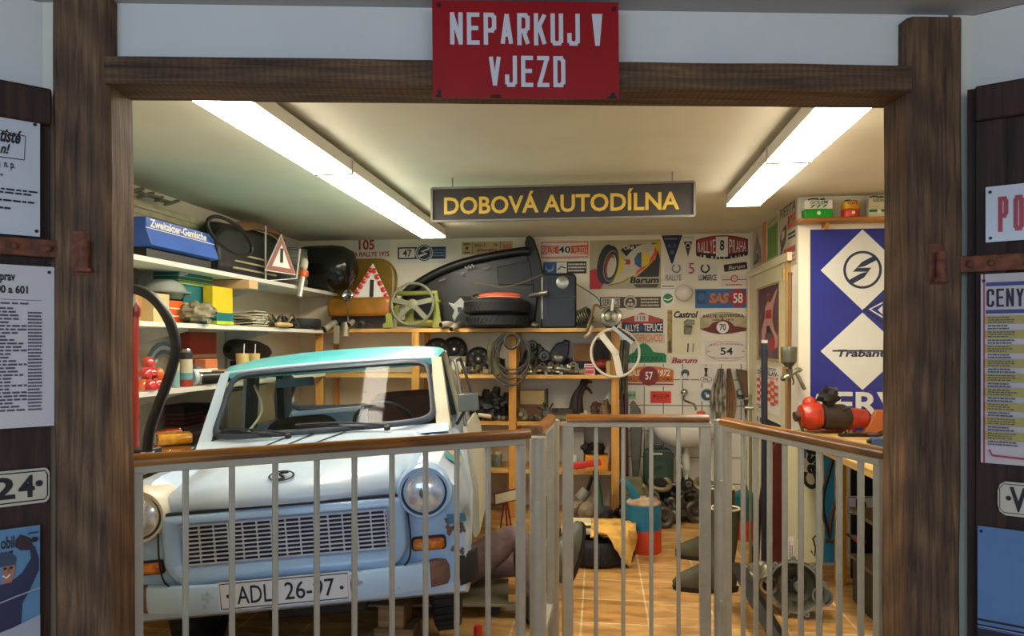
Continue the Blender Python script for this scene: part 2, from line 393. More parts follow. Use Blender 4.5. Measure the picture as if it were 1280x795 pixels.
for i in range(30):
    u = -.006 + (FWID + .01) * i / 29
    rings.append([Vector((u, n, z + .004 * noise.noise(Vector((u * 3, z * 9, 1))))) for n, z in ((-.012, 2.228), (-.006, 2.222), (.135, 2.222), (.135, 2.296), (-.012, 2.296))])
mb.loft(rings, OLDX); struct('trim_3', mb, mw=FR)
# flaring walls beside the opened doors, and the doors
LD = C(-.766, -.643, 0).normalized(); RD = C(.81, -.587, 0).normalized()
LN = Vector((-LD.y, LD.x, 0)); RN = Vector((RD.y, -RD.x, 0))
if LN.dot(CAMPOS - C(-1.3, 2, 1.5)) < 0: LN = -LN
if RN.dot(CAMPOS - C(1.3, 2, 1.5)) < 0: RN = -RN
lo = C(-1.275, 2.0, 0) ; ro = C(1.30, 2.08, 0)
def slab(o, d, n, u0, u1, w0, w1, z0, z1, mat, mb=None):
    mb = mb or MB(); q = [o + d * u + n * w for u, w in ((u0, w0), (u1, w0), (u1, w1), (u0, w1))]
    return mb.prism([Vector((p.x, p.y, z0)) for p in q], (0, 0, z1 - z0), mat)
struct('wall_left_reveal', slab(lo, LD, LN, -.10, 2.2, -.13, -.07, 0, 2.468, WHB))
struct('wall_right_reveal', slab(ro, RD, RN, -.10, 2.2, -.13, -.07, 0, 2.468, WHB))
def door(name, o, d, n, u0, ztop, seed, gap):
    mb = MB(); u = u0; r = random.Random(seed)
    while u < u0 + 1.0:
        w = .13 + r.random() * .05; slab(o, d, n, u, u + w - .005, -.045, -.012, .05, ztop, DOORW, mb); u += w
    slab(o, d, n, u0 + .002, u - .004, -.05, -.043, .06, ztop - .01, DARK, mb)
    D = tag(mb.build(name, flat=True), kind='structure')
    slab(o, d, n, u0 + gap, u - .01, -.012, .012, ztop - .10, ztop, DOORW, MB()).build('top_rail', D, bev=.006)
    slab(o, d, n, u0 + gap, u0 + gap + .075, -.011, .004, .3, ztop - .1, DOORW, MB()).build('stile', D, bev=.004) if gap > .01 else None
    return D
D1 = door('door_1', lo, LD, LN, .004, 2.205, 4, .0)
D2 = door('door_2', ro, RD, RN, .012, 2.235, 5, .02)
# hinges
def hinge(D, o, d, n, z0, z1, bolts, px):
    st = slab(o, d, n, -.055, .95, .003, .014, z0, z1, RUST, MB()).build('hinge_strap', D, bev=.003)
    for u in bolts:
        p = o + d * u + n * .014 + Vector((0, 0, (z0 + z1) / 2)); MB().ell(p, .010, RUST, n=10, k=6).build('bolt', st)
hinge(D1, lo, LD, LN, 1.739, 1.787, (.012, .09, .3), 0)
hinge(D2, ro, RD, RN, 1.705, 1.752, (.02, .07, .3), 0)
for nm, px0, px1, y0, y1, n0, lab in (('hinge_bracket', 88, 112, 288, 344, -.004, 'rusty pintle bracket bolted to the timber post under the garage sign with pricing sheets'),
                                ('hinge_bracket', 1162, 1181, 304, 356, -.009, 'rusty pintle bracket on the timber post beside the price list titled CENY')):
    a, b = PF(px0, y1, n0), PF(px1, y0, n0); mb = MB()
    mb.prism([a, PF(px1, y1, n0), b, PF(px0, y0, n0)], FN * .012, RUST)
    R = tag(mb.build(nm, bev=.003), lab, 'hinge')
    k = 1 if px0 < 600 else -1
    q = PF(px0 + 16 if k > 0 else px0 + 14, (y0 + y1) / 2, n0 - .016); MB().cyl(q - Vector((0, 0, .045)), q + Vector((0, 0, .035)), .013, RUST, n=12).build('pintle', R)
    MB().cyl(q - Vector((0, 0, .052)), q - Vector((0, 0, .042)), .02, RUST, n=12).build('collar', R)
# ================================================================ CEILING LAMPS
GL = emit('#fff3df', 34.0); HOUS = m('#d9d6cc', .4, var=.03); 
for X0, X1, row, ys in ((-1.50, -1.295, 'over the car', (2.45, 3.67, 4.84, 5.98)), (.822, 1.03, 'over the aisle', (2.52, 3.71, 4.85))):
    for i in range(len(ys) - 1):
        ya, yb = ys[i], ys[i + 1] - .02; xc = (X0 + X1) / 2; w = X1 - X0; yc = (ya + yb) / 2
        t = thing('ceiling_lamp', f'lit white fluorescent box lamp {row}, {("first from the front beam", "second from the front beam", "last of its row, by the back wall")[i]}', 'ceiling lamp', (xc, yc, ZC), group='fluorescent ceiling lamps')
        MB().box((xc + .0, yc, ZC - .013), (.07, yb - ya, .026), HOUS).build('mounting_rail', t)
        MB().box((xc, yc, ZC - .058), (w, yb - ya - .012, .062), HOUS).build('housing', t, bev=.003); MB().box((xc, yc, ZC - .096), (w - .004, yb - ya - .014, .013), GL).build('diffuser', t, bev=.004)
        for y in (ya + .003, yb - .003): MB().box((xc, y, ZC - .063), (w + .004, .007, .086), HOUS).build('end_cap', t)
# ================================================================ HANGING SIGN
YS = 4.25; a, b, c = PY(540, 277, YS), PY(868, 271, YS), PY(540, 236, YS)
b.z = a.z; pl = Plane(a, b, c)
YEL = m('#e8c24a', .5, var=.04)
hs = sign('hanging_sign', 'long dark grey sign with yellow capitals reading DOBOVÁ AUTODÍLNA, hung from the ceiling', 'sign', pl, m('#3f3c39', .6),
     [('t', 'DOBOVÁ AUTODÍLNA', .048, .2, .945, .86, YEL, .022)], th=.02)
mb = MB()
for a_, b_ in (((0, 1), (1, 1)), ((0, 0), (1, 0)), ((0, 0), (0, 1)), ((1, 0), (1, 1))): mb.bar(pl(*a_, .002), pl(*b_, .002), .012, .02, m('#8b8578', .4, .3), up=(0, 1, 0))
mb.build('frame', hs)
for u in (.08, .92): q = pl(u, 1, -.01); MB().cyl(q, Vector((q.x, q.y, ZC)), .004, m('#999999', .3, .8), n=6).build('hanger', hs)
# ================================================================ SIGNS ON THE FRONT
RED = m('#a3141c', .3, var=.1, scale=14); LET = m('#dcd9dc', .45, var=.04); NAIL = m('#15110f', .5)
INK = m('#1d1b20', .6); INK2 = m('#55525a', .6); ENAM = m('#cfd3d8', .3, var=.05, scale=5); PAPER = m('#d6d2cf', .5, var=.04, scale=4)
a, b, c = PF(541, 122, -.03), PF(774, 124, -.03), PF(540, 0, -.03)
pl = Plane(a, b, c)
rs = sign('enamel_sign', 'red enamel sign reading NEPARKUJ VJEZD above the garage opening', 'sign', pl, RED, [
    ('g', 'NEPARKUJ', .095, .545, .79, .875, LET, .135, .022), ('g', 'VJEZD', .30, .115, .71, .435, LET, .135, .022),
    ('p', [(.855, .875), (.912, .875), (.896, .545), (.872, .545)], LET)], th=.004)
for u, v in ((.035, .95), (.975, .93), (.035, .06), (.965, .045)): MB().cyl(pl(u, v, -.012), pl(u, v, .004), .006, NAIL, n=10).build('nail', rs)
mb = MB()
for u, w in ((.335, .035), (.96, .035), (.03, .02)): mb.add([pl(u - w, 0, .0025), pl(u + w, 0, .0025), pl(u + w * .6, .035, .0025), pl(u - w * .5, .03, .0025)], [(0, 1, 2, 3)], m('#3a2320', .8))
mb.build('chipped_edge', rs)
Lo = lo + LN * .004; Ro = ro + RN * .0135
def PLD(px, py): return PI(px, py, Lo, LN)
def PRD(px, py): return PI(px, py, Ro, RN)
def dplane(f, x0, yb0, x1, yb1, yt):   # bottom-left, bottom-right px, and top y at the inner edge
    a, b = f(x0, yb0), f(x1, yb1)
    if f is PLD: t = f(x1, yt); h = t.z - b.z; a.z = b.z
    else: t = f(x0, yt); h = t.z - a.z; b.z = a.z
    return Plane(a, b, a + Vector((0, 0, h)))
def nails(root, pl, pts, r=.0045):
    for u, v in pts: MB().cyl(pl(u, v, -.006), pl(u, v, .0022), r, NAIL, n=10).build('nail', root)
OUT_L = [(-4, 0), (1, 0), (1, 1), (-4, 1)]
def outer(pl, n): return [(-n, 0), (1, 0), (1, 1), (-n, 1)] if n > 0 else [(0, 0), (1 - n, 0), (1 - n, 1), (0, 1)]
pl = dplane(PLD, 0, 0, 50, 296, 148)
pl = Plane(pl(0, 0), pl(1, 0), pl(0, 1))
s1 = sign('enamel_sign', 'white enamel notice with boxed italic headline above the rusty strap of the plank door', 'sign', pl, ENAM, [
    ('l', [(-.6, .86), (.63, .83), (.60, .63), (-.6, .63)], .008, INK), ('t', 'tisté', .0, .755, .53, .865, INK, .03, .35), ('t', 'n!', .0, .66, .24, .745, INK, .03, .35),
    ('t', 'a  n. p.', -.06, .53, .36, .59, INK, .02), ('s', -.6, .47, .3, .50, 1, INK2, 2, 1), ('s', -.9, .33, .93, .385, 2, INK, 3, 1.05), ('s', -.9, .265, .86, .295, 1, INK, 4, 1.1), ('s', -.9, .20, .28, .23, 1, INK, 5, 1.1)],
    outline=outer(pl, 4), th=.003)
nails(s1, pl, ((.87, .94), (.91, .045)))
pl = dplane(PLD, 0, 0, 68, 532, 334)
s2 = sign('price_list', 'white typed price list of repairs on the dark door above the 24 plate', 'sign', pl, PAPER, [
    ('t', 'prav', .0, .885, .27, .94, INK, .03), ('t', '500 a 601', -.16, .825, .50, .875, INK, .03), ('s', -.9, .755, .75, .775, 1, INK2, 2, 1.2),
    ('l', [(-1, .792), (.75, .785)], .003, INK2), ('s', -.9, .10, .48, .745, 30, INK2, 6, 1.05), ('s', .5, .10, .76, .72, 30, INK2, 9, 1.2)], outline=outer(pl, 4), th=.002)
nails(s2, pl, ((.90, .965),))
pl = dplane(PLD, 0, 0, 62, 627, 584)
rr = [(1 - .12 + .12 * sin(t), .2 - .2 * cos(t)) for t in (i * pi / 12 for i in range(7))] + [(1 - .12 + .12 * cos(t), .8 + .2 * sin(t)) for t in (i * pi / 12 for i in range(7))]
CREAM = m('#cfc6ae', .4, var=.08)
s3 = sign('number_plate', 'cream number plate ending in 24 with a black border, screwed to the plank door', 'number plate', pl, CREAM, [
    ('l', [(-3, .93), (.9, .92), (.955, .8), (.955, .2), (.9, .09), (-3, .08)], .035, INK), ('t', '2', -.16, .2, .30, .83, INK, .03), ('t', '4', .36, .2, .69, .83, INK, .03), ('d', .78, .57, .09, INK)],
    outline=[(-2.2, 0)] + rr + [(-2.2, 1)], th=.003)
pl = dplane(PLD, 0, 795, 50, 795, 656)
SKY = m('#5f8db0', .5, var=.1); NAVY = m('#2c3050', .6, var=.2); SKIN = m('#a8745a', .6); CARW = m('#a9adb8', .4)
s4 = sign('poster', 'blue poster of a waving driver in a flat cap beside an open car door', 'poster', pl, SKY, [
    ('t', 'obil', .02, .83, .35, .94, INK, .02), ('t', 'port', .02, .72, .32, .82, INK, .02),
    ('p', [(-.9, .25), (-.5, .42), (-.05, .52), (.25, .53), (.55, .60), (.78, .72), (.97, .70), (.97, .6), (.72, .42), (.55, .33), (.5, .05), (-.9, .0)], NAVY),
    ('p', [(.78, .68), (.97, .70), (.86, .82), (.74, .79)], NAVY), ('p', [(.70, .79), (.84, .80), (.74, .90), (.50, .94), (.38, .90), (.36, .84), (.5, .80)], m('#3b2a2c', .7)),
    ('p', [(.05, .53), (.28, .53), (.37, .63), (.36, .72), (.05, .72)], SKIN), ('p', [(-.1, .68), (.36, .68), (.40, .74), (.24, .80), (-.1, .80)], m('#3c4c64', .7)),
    ('l', [(.06, .60), (.16, .575), (.25, .605)], .014, m('#e6dcd2', .5)), ('d', .12, .66, .012, INK), ('d', .27, .66, .012, INK), ('l', [(.2, .66), (.22, .62), (.18, .615)], .008, m('#8a5a45')),
    ('l', [(-.9, .2), (-.1, .36), (.4, .40), (1, .44)], .012, CARW), ('p', [(-.9, -.1), (1, -.1), (1, .2), (.3, .13), (-.9, .05)], CARW), ('s', .68, .93, .94, .955, 1, INK, 3, 1.3), ('d', .85, .88, .025, INK)],
    outline=[(-3.5, -.6), (1, -.6), (1, 1), (-3.5, 1)], th=.002)
# right door
pl = dplane(PRD, 1232, 303, 1280, 300, 234)
REDL = m('#b01f28', .4)
s5 = sign('enamel_sign', 'white enamel sign starting with tall red letters PO above the iron strap', 'sign', pl, ENAM, [('g', 'PO', .33, .17, 1.0, .80, REDL, .11, .13)], outline=outer(pl, -3), th=.006)
nails(s5, pl, ((.12, .9), (.13, .07)))
pl = dplane(PRD, 1226, 578, 1280, 581, 343)
OCH = m('#b3a24a', .5, var=.1); BLU = m('#3a3a80', .5); PINK = m('#c9a79f', .5)
art = [('r', 0, .0, 5, 1, m('#cfc3c4', .5)), ('r', .055, .0, .10, 1, REDL), ('r', .12, .935, 4, .955, BLU), ('r', .12, .79, 4, .81, BLU), ('g', 'CENY', .14, .825, 1.0, .92, INK, .115, .05)]
for i in range(9):
    v = .735 - i * .076
    art += [('r', .11, v, 4, v + .044, OCH), ('s', .17, v + .004, .95, v + .04, 3, INK2, i, .8), ('s', .17, v - .03, .95, v - .002, 2, INK2, i + 20, .8)]
art += [('l', [(.2, .075), (.28, .045), (3, .02)], .01, REDL)]
s6 = sign('price_list', 'price list titled CENY with ochre stripes and red edge on the dark door', 'sign', pl, PINK, art, outline=outer(pl, -4), th=.003)
nails(s6, pl, ((.07, .965),))
pl = dplane(PRD, 1247, 643, 1280, 645, 601)
s7 = sign('number_plate', 'worn cream number plate starting with letter V under the CENY price list', 'number plate', pl, CREAM, [
    ('l', [(7, .93), (.25, .93), (.08, .8), (.08, .2), (.25, .08), (7, .08)], .03, m('#6a6455', .5)), ('t', 'V', .46, .14, 1.12, .86, INK, .03), ('d', .42, .52, .07, INK)],
    outline=[(6, 0), (6, 1), (.3, 1), (.08, .9), (0, .7), (0, .3), (.08, .1), (.3, 0)], th=.004)
pl = dplane(PRD, 1222, 795, 1280, 795, 657)
s8 = sign('enamel_sign', 'plain light blue enamel plate with dark blue stripes along its foot', 'sign', pl, m('#5b84b5', .35, var=.16, scale=6), [
    ('r', 0, .145, 4, .165, INK), ('r', 0, .085, 4, .115, INK), ('r', 0, .09, 4, .1, m('#8fa3c4')), ('r', 0, -.4, 4, .075, m('#1c1a2a', .4))], outline=[(0, -.5), (4, -.5), (4, 1), (0, 1)], th=.003)
nails(s8, pl, ((.08, .955),))
# ================================================================ THE FENCE AND GATE
RAILW = wood('#4a2a0a', '#8a5614', '#ab7020', 0, 16, .15, rough=.3)
STEEL = m('#aaa695', .42, .25, var=.1, scale=20); ZR = 1.15
def Dz(y): return (H - ZR) * F / (y - HY)
def fence(name, label, pA, pB, bars, cat='railing', endsA=True, endsB=True, zb=.12, over=(.02, .02), sub=None, barw=.018, endw=.03):
    """pA/pB: (pixel x, pixel y of the rail) of the two ends"""
    A, B = P(pA[0], pA[1], Dz(pA[1])), P(pB[0], pB[1], Dz(pB[1])); A.z = B.z = 0
    d = (B - A); L = d.length; d.normalize()
    mw = Matrix(((d.x, -d.y, 0, A.x), (d.y, d.x, 0, A.y), (0, 0, 1, 0), (0, 0, 0, 1)))
    T = thing(name, label, cat, mw=mw)
    mb = MB(); prof = [(-.021, .0), (-.023, .012), (-.019, .026), (-.009, .034), (.009, .034), (.019, .026), (.023, .012), (.021, .0)]
    mb.loft([[Vector((x, y, ZR - .012 + z)) for y, z in prof] for x in (-over[0], L * .5, L + over[1])], RAILW); mb.build('handrail', T)
    MB().box((L / 2, 0, ZR - .024), (L, .034, .024), STEEL).build('top_rail', T, bev=.003)
    MB().box((L / 2, 0, zb), (L, .03, .03), STEEL).build('bottom_rail', T, bev=.003)
    for e, x in ((endsA, endw / 2), (endsB, L - endw / 2)):
        if e: MB().box((x, 0, (ZR - .03 + zb) / 2), (endw, .03, ZR - .03 - zb), STEEL).build('end_upright', T, bev=.003)
    n = Vector((-d.y, d.x, 0))
    for px in bars:
        q = PI(px, 600, A, n); x = (q - A).dot(d)
        MB().box((x, 0, (ZR - .03 + zb) / 2), (barw, barw, ZR - .03 - zb), STEEL).build('baluster', T, bev=.004)
    return T, A, B
fence('railing', 'long slanting railing with brown handrail in front of the pale blue car', (165, 577), (655, 543.5), (232, 290, 344, 396, 443, 490, 532, 571, 610))
fence('railing', 'slanting railing with brown handrail between the gate and the post by the blue sign', (907, 528), (1104, 568), (929, 945, 962, 981, 1001, 1024, 1049, 1076))
fence('railing', 'short railing seen nearly end on between the two steel posts beside the gate', (677, 534.3), (688.5, 523.4), (), zb=.28, over=(.13, .0))
T, A, B = fence('gate', 'closed steel gate with short brown handrail in the middle of the railing', (703, 524), (888, 524), (745, 779, 814, 848), cat='gate', over=(-.02, -.01), zb=.07, endw=.05)
d = (B - A).normalized(); n = Vector((-d.y, d.x, 0))
for lab, px, d0, top, r in (('round steel post with a flat cap between the long railing and the gate', 672.5, 2.88, 545, .034), ('round steel post on the latch side of the gate', 901, 3.33, 524, .031), ('slim steel post carrying the hinges of the gate', 692, 3.53, 524, .028)):
    p = P(px, 430, d0); z = P(px, top, d0).z
    t = thing('fence_post', lab, 'post', (p.x, p.y, 0))
    MB().cyl((p.x, p.y, .004), (p.x, p.y, z - .006), r, STEEL, n=20).build('shaft', t)
    MB().lathe([(r + .002, 0), (r + .002, .004), (r * .7, .008)], (p.x, p.y, z - .008), (0, 0, 1), STEEL).build('cap', t)
    MB().box((p.x, p.y, .004), (.11, .11, .008), STEEL).build('base_plate', t)
    for zz in (.3, .85): MB().box((p.x + .0, p.y - r - .004, zz), (.02, .012, .05), STEEL).build('lug', t)
# ================================================================ THE CAR (its own frame: x across, y to the rear, z up)
cyaw = TH + radians(3)
CAR_M = Matrix.Translation(C(-.9184, 2.88, .045)) @ Matrix.Rotation(cyaw, 4, 'Z') @ Matrix.Rotation(radians(-4.3), 4, 'Y') @ Matrix.Translation((.045, 0, 0))
car = thing('car', 'pale blue small saloon car with turquoise roof and rusty bumper behind the railing', 'car', mw=CAR_M)
BODY = m('#c2d2de', .28, var=.14, scale=2.5, c2='#a8c0d6', coat=.3)
ICE = m('#9dbfe2', .3, var=.12, scale=3, coat=.2); TURQ = m('#3f9aa0', .35, var=.15, scale=3, c2='#5fb0b0')
SEAL = m('#353e4a', .5); RUB = m('#17181a', .65, var=.3, scale=30, bump=.2); CHR = m('#c9ccd0', .12, 1.0, var=.05)
RUSTY = m('#aecbe4', .5, var=.3, c2='#6b4a3d', scale=7, lo=.36, hi=.42); BROWN = m('#5a3d33', .7, c2='#7d5a4a', scale=14); INNER = m('#2a2826', .8)
mb = MB(); rings = []
#      y    zc    zh   hoodw  zf    w    zbot
ST_ = [(.115, .80, .795, .44, .895, .735, .36), (.15, .885, .865, .45, .915, .742, .34), (.25, .912, .893, .455, .925, .75, .33), (.40, .928, .905, .46, .925, .755, .33), (.42, .93, .907, .46, .925, .755, .60),
       (.7, .955, .93, .47, .925, .755, .63), (.97, .985, .965, .50, .94, .755, .60), (.99, .985, .965, .52, .95, .755, .31)]
for y, zc, zh, hw, zf, w, zb in ST_:
    half = [(0, zc), (hw * .55, zc - .008), (hw, zh), (hw + .035, zh - .03), (w - .19, zf), (w - .10, zf - .012), (w - .035, zf - .09), (w, .62 if zb < .5 else .68), (w - .02, zb)]
    rings.append([Vector((-x, y, z)) for x, z in reversed(half)] + [Vector((x, y, z)) for x, z in half[1:]])
for y, zb, zt in ((1.0, .31, .945), (1.8, .31, .945), (2.44, .31, .945), (2.46, .6, .945), (2.98, .6, .945), (3.0, .33, .945)):
    half = [(0, .5), (.3, .5), (.60, .5), (.635, .55), (.66, zt), (.685, zt + .005), (.74, .89), (.76, .6 if zb < .5 else .68), (.735, zb)]
    rings.append([Vector((-x, y, z)) for x, z in reversed(half)] + [Vector((x, y, z)) for x, z in half[1:]])
for y, zc, w, zb in ((3.02, .945, .73, .33), (3.25, .93, .70, .36), (3.32, .80, .66, .42)):
    half = [(0, zc), (.3, zc), (.55, zc - .005), (.6, zc - .01), (.63, zc - .02), (w - .06, zc - .03), (w - .02, zc - .1), (w, .6), (w - .03, zb)]
    rings.append([Vector((-x, y, z)) for x, z in reversed(half)] + [Vector((x, y, z)) for x, z in half[1:]])
mb.loft(rings, BODY); body = mb.build('body', car, ang=28)
# hood: separate clamshell with a rolled front lip
mb = MB(); rings = []
for y, zc, hw in ((.052, .797, .47), (.045, .815, .475), (.055, .84, .477), (.085, .875, .478), (.13, .90, .478), (.25, .922, .478), (.5, .946, .482), (.8, .972, .495), (.93, .98, .50)):
    cr = min((y - .04) / .1, 1)
    rings.append([Vector((hw * k, y + .03 * k * k * (1 - cr) * 2, zc - (.03 * k * k + .0) * cr + .004 + (.0 if abs(k) < .99 else -.022 * cr))) for k in (-1, -.96, -.7, -.35, 0, .35, .7, .96, 1)])
mb.loft(rings, BODY, caps=False, closed=False); hood = mb.build('hood', car, ang=50)
for s in ((.30, .28, .955), (.12, .10, .955), (-.10, -.02, .96)): pass
mb = MB()
for x0, y0, x1, y1 in ((-.36, .52, -.19, .90), (-.21, .52, -.06, .90), (-.06, .55, .12, .92)):
    z = lambda x, y: .922 + (y - .25) * .087 - .03 * (x / .48) ** 2 + .009
    mb.add([(x0, y0, z(x0, y0)), (x0 + .022, y0, z(x0, y0)), (x1 + .022, y1, z(x1, y1)), (x1, y1, z(x1, y1))], [(0, 1, 2, 3)], INK)
mb.build('stripe', hood)
mb = MB()   # hood badge: oval with an S stroke
mb.torus((-.012, .118, .907), (0, -.55, .8), .05, .005, INK, sx=1.0, n=30, k=6)
mb.tube([(-.04, .105, .893), (.0, .108, .898), (-.02, .125, .915), (.015, .128, .92)], .006, INK, n=6); 
for i, p in enumerate(mb.v):
    mb.v[i] = Vector((p.x, p.y, p.z)) if i >= 180 else Vector(((p.x + .012) * 1.0 - .012, .118 + (p.y - .118) * .6, .907 + (p.z - .907) * .55))
mb.build('badge', hood)
# front panel with its rounded frame and the grille
def rrect(x0, z0, x1, z1, rb, rt, y, n=6):
    out = []
    for cx, cz, r, a0 in ((x1 - rb, z0 + rb, rb, -90), (x1 - rt, z1 - rt, rt, 0), (x0 + rt, z1 - rt, rt, 90), (x0 + rb, z0 + rb, rb, 180)):
        for i in range(n + 1):
            a = radians(a0 + 90 * i / n); out.append(Vector((cx + r * cos(a), y, cz + r * sin(a))))
    return out
mb = MB()
mb.loft([rrect(-.70, .40, .70, .80, .05, .03, .155), rrect(-.70, .40, .70, .80, .05, .03, .11)], ICE); mb.build('nose_panel', car)
mb = MB()
mb.loft([rrect(-.492, .492, .492, .792, .12, .012, .11), rrect(-.492, .492, .492, .792, .12, .012, .065), rrect(-.475, .507, .475, .778, .105, .01, .05),
         rrect(-.445, .545, .445, .757, .05, .03, .05), rrect(-.42, .575, .42, .745, .035, .03, .078), rrect(-.419, .576, .419, .744, .035, .03, .079)], ICE, caps=False)
fp = mb.build('front_panel', car, ang=50)
MB().loft([rrect(-.42, .576, .42, .744, .03, .03, .098), rrect(-.42, .576, .42, .744, .03, .03, .094)], m('#1b2a44', .6)).build('grille_backing', fp)
GRL = m('#c9ccd4', .4); mb = MB()
for i in range(10): mb.box((0, .076, .582 + i * .0174), (.832, .008, .0062), GRL)
for i in range(15): mb.box((-.406 + i * .058, .078, .66), (.006, .008, .165), GRL)
mb.loft([rrect(-.424, .572, .424, .748, .03, .03, .070), rrect(-.424, .572, .424, .748, .03, .03, .08), rrect(-.414, .582, .414, .738, .026, .026, .08), rrect(-.414, .582, .414, .738, .026, .026, .07)], GRL, caps=False)
mb.build('grille', car)
MB().tube([(.50, .06, .77), (.507, .06, .60), (.48, .06, .51), (.38, .062, .482), (0, .062, .482), (-.38, .062, .482), (-.48, .06, .51), (-.507, .06, .60), (-.50, .06, .77)], .004, INK, n=6).build('panel_gap', car)
MB().box((0, .07, .796), (.96, .02, .010), INK).build('hood_gap', car)
# headlights
LENS = m('#a9b6c4', .16, .45, var=.5, scale=26, c2='#e8eef4', coat=.6)
for sx in (-1, 1):
    x = .577 * sx; mb = MB()
    mb.lathe([(.085, .0), (.105, -.004), (.113, .012), (.114, .04), (.108, .10), (.10, .2), (.08, .34), (.04, .42)], (x, .055, .80), (0, 1, .04), ICE if sx > 0 else m('#cfc9b4', .35, var=.1), n=32)
    hl = mb.build('headlight', car, ang=60)
    MB().torus((x, .057, .80), (0, 1, 0), .090, .006, m('#22303c', .4), n=32, k=8).build('rim', hl)
    mb = MB(); mb.lathe([(.001, -.022), (.03, -.020), (.06, -.012), (.086, .004)], (x, .058, .80), (0, 1, 0), LENS, n=32, caps=False); mb.build('lens', hl)
    MB().ell((x, .05, .80), (.024, .025, .026), m('#6c7278', .2, .5), n=14).build('bulb_cap', hl)
    mb = MB(); mb.loft([rrect(x - .065, .555, x + .065, .60, .015, .015, .108), rrect(x - .065, .555, x + .065, .60, .015, .015, .085), rrect(x - .05, .567, x + .05, .589, .01, .01, .075)], m('#b8530c', .2, c2='#e08a1c', scale=30, coat=.5)); ts = mb.build('turn_signal', car, bev=.002)
    MB().loft([rrect(x - .072, .548, x + .072, .607, .016, .016, .112), rrect(x - .072, .548, x + .072, .607, .016, .016, .10)], RUB).build('gasket', ts)
    MB().box((x - sx * .105, .12, .66), (.03, .05, .10), m('#4a3c38', .7)).build('bracket', car, bev=.006)
    mb = MB()
    if sx > 0: mb.add([(.66, .103, .69), (.735, .108, .69), (.74, .108, .655), (.66, .103, .648)], [(0, 1, 2, 3)], m('#3f7890', .5)); mb.build('stripe', car)
    if sx > 0:
        for y0_, y1_, q_ in ((.26, .40, TURQ), (.42, .56, m('#cfa07c', .4)), (.60, .72, TURQ)):
            mb = MB(); mb.add([(.664, y0_, .914), (.664, y1_, .916), (.724, y1_ + .10, .838), (.722, y0_ + .10, .838)], [(0, 1, 2, 3)], q_); mb.build('stripe', car)
        mb = MB()
        for cx, cz, r_, k_ in ((.668, .625, .020, 1), (.70, .645, .026, 2), (.72, .62, .016, 3), (.675, .54, .012, 4), (.71, .53, .014, 5), (.66, .665, .013, 6)):
            mb.add([(cx + r_ * (1 + .4 * sin(5 * a_ + k_)) * cos(a_) * .8, .108, cz + r_ * (1 + .5 * sin(3 * a_ + k_)) * sin(a_)) for a_ in (2 * pi * i / 14 for i in range(14))], [tuple(range(14))], BROWN)
        mb.build('rust_stain', car)
# bumper
mb = MB(); rings = []; N = 34
for i in range(N + 1):
    x = -.70 + 1.40 * i / N; yb = .0 + .11 * (abs(x) / .7) ** 4 + .03 * (x / .7) ** 2
    rings.append([Vector((x, yb + dy, z)) for dy, z in ((.03, .395), (.008, .40), (0, .425), (0, .475), (.008, .503), (.03, .508))])
mb.loft(rings, RUSTY); bp = mb.build('bumper', car)
for sx in (-1, 1):
    mb = MB(); rings = []
    for i in range(5):
        x = sx * (.575 + .13 * i / 4); yb = .11 * (abs(x) / .7) ** 4 + .03 * (x / .7) ** 2 - .0015
        rings.append([Vector((x, yb + dy, z)) for dy, z in ((.03, .394), (.008, .399), (0, .424), (0, .476), (.008, .504), (.03, .509))])
    mb.loft(rings, BROWN); mb.build('rust_patch', bp)
    mb = MB(); mb.loft([[Vector((sx * x, y + (.11 * (k / 3)), .45 + dz)) for y, dz in ((.13, -.06), (.09, -.06), (.075, 0), (.09, .06), (.13, .06))] for k, x in enumerate((.695, .735, .765, .775))], RUB); mb.build('end_cap', bp)
pl = Plane((-.26, -.004, .409), (.26, -.004, .409), (-.26, -.004, .522)); PW = m('#d6dade', .4, var=.05)
np_ = sign('number_plate', None, None, pl, PW, [('l', [(.02, .06), (.98, .06), (.985, .94), (.015, .94), (.015, .06)], .035, INK), ('t', 'ADL', .14, .19, .40, .82, INK, .006), ('t', '26-97', .50, .19, .88, .82, INK, .006), ('d', .075, .5, .07, INK), ('d', .935, .45, .07, INK)], parent=car, th=.003)
# roof, pillars, windows
mb = MB(); rings = []
for y, hw, ze, zc in ((1.275, .60, 1.325, 1.335), (1.30, .615, 1.338, 1.352), (1.42, .635, 1.36, 1.395), (1.7, .64, 1.365, 1.422), (2.1, .625, 1.355, 1.415), (2.45, .585, 1.325, 1.37), (2.55, .56, 1.29, 1.30)):
    top = [Vector((hw * cos(a) if abs(cos(a)) > .01 else 0, y, ze + (zc - ze) * sin(a) ** .8)) for a in (pi * i / 14 for i in range(15))]
    rings.append([Vector((-hw + .03, y, ze - .03)), Vector((hw - .03, y, ze - .03))] + top)
mb.loft(rings, TURQ); rf = mb.build('roof', car, ang=50)
mb = MB(); zr = lambda x, y: 1.352 + (1.42 - 1.352) * min((y - 1.3) / .35, 1) - .05 * (x / .62) ** 2 + .006
for i in range(7):
    xa, xb = -.36 + i * .075, -.36 + i * .075 + .07; mt = (m('#c07a5a'), m('#d0c8bc'), m('#9a6a70'))[i % 3]
    mb.add([(xa, 1.36, zr(xa, 1.36) - .003), (xb, 1.36, zr(xb, 1.36) - .003), (xb, 1.44, zr(xb, 1.44)), (xa, 1.44, zr(xa, 1.44))], [(0, 1, 2, 3)], mt)
mb.build('sticker_strip', rf)
MB().tube([(-.61, 1.29, 1.33), (-.3, 1.268, 1.343), (0, 1.262, 1.347), (.3, 1.268, 1.343), (.61, 1.29, 1.33)], .011, BODY, n=8).build('roof_gutter', rf)
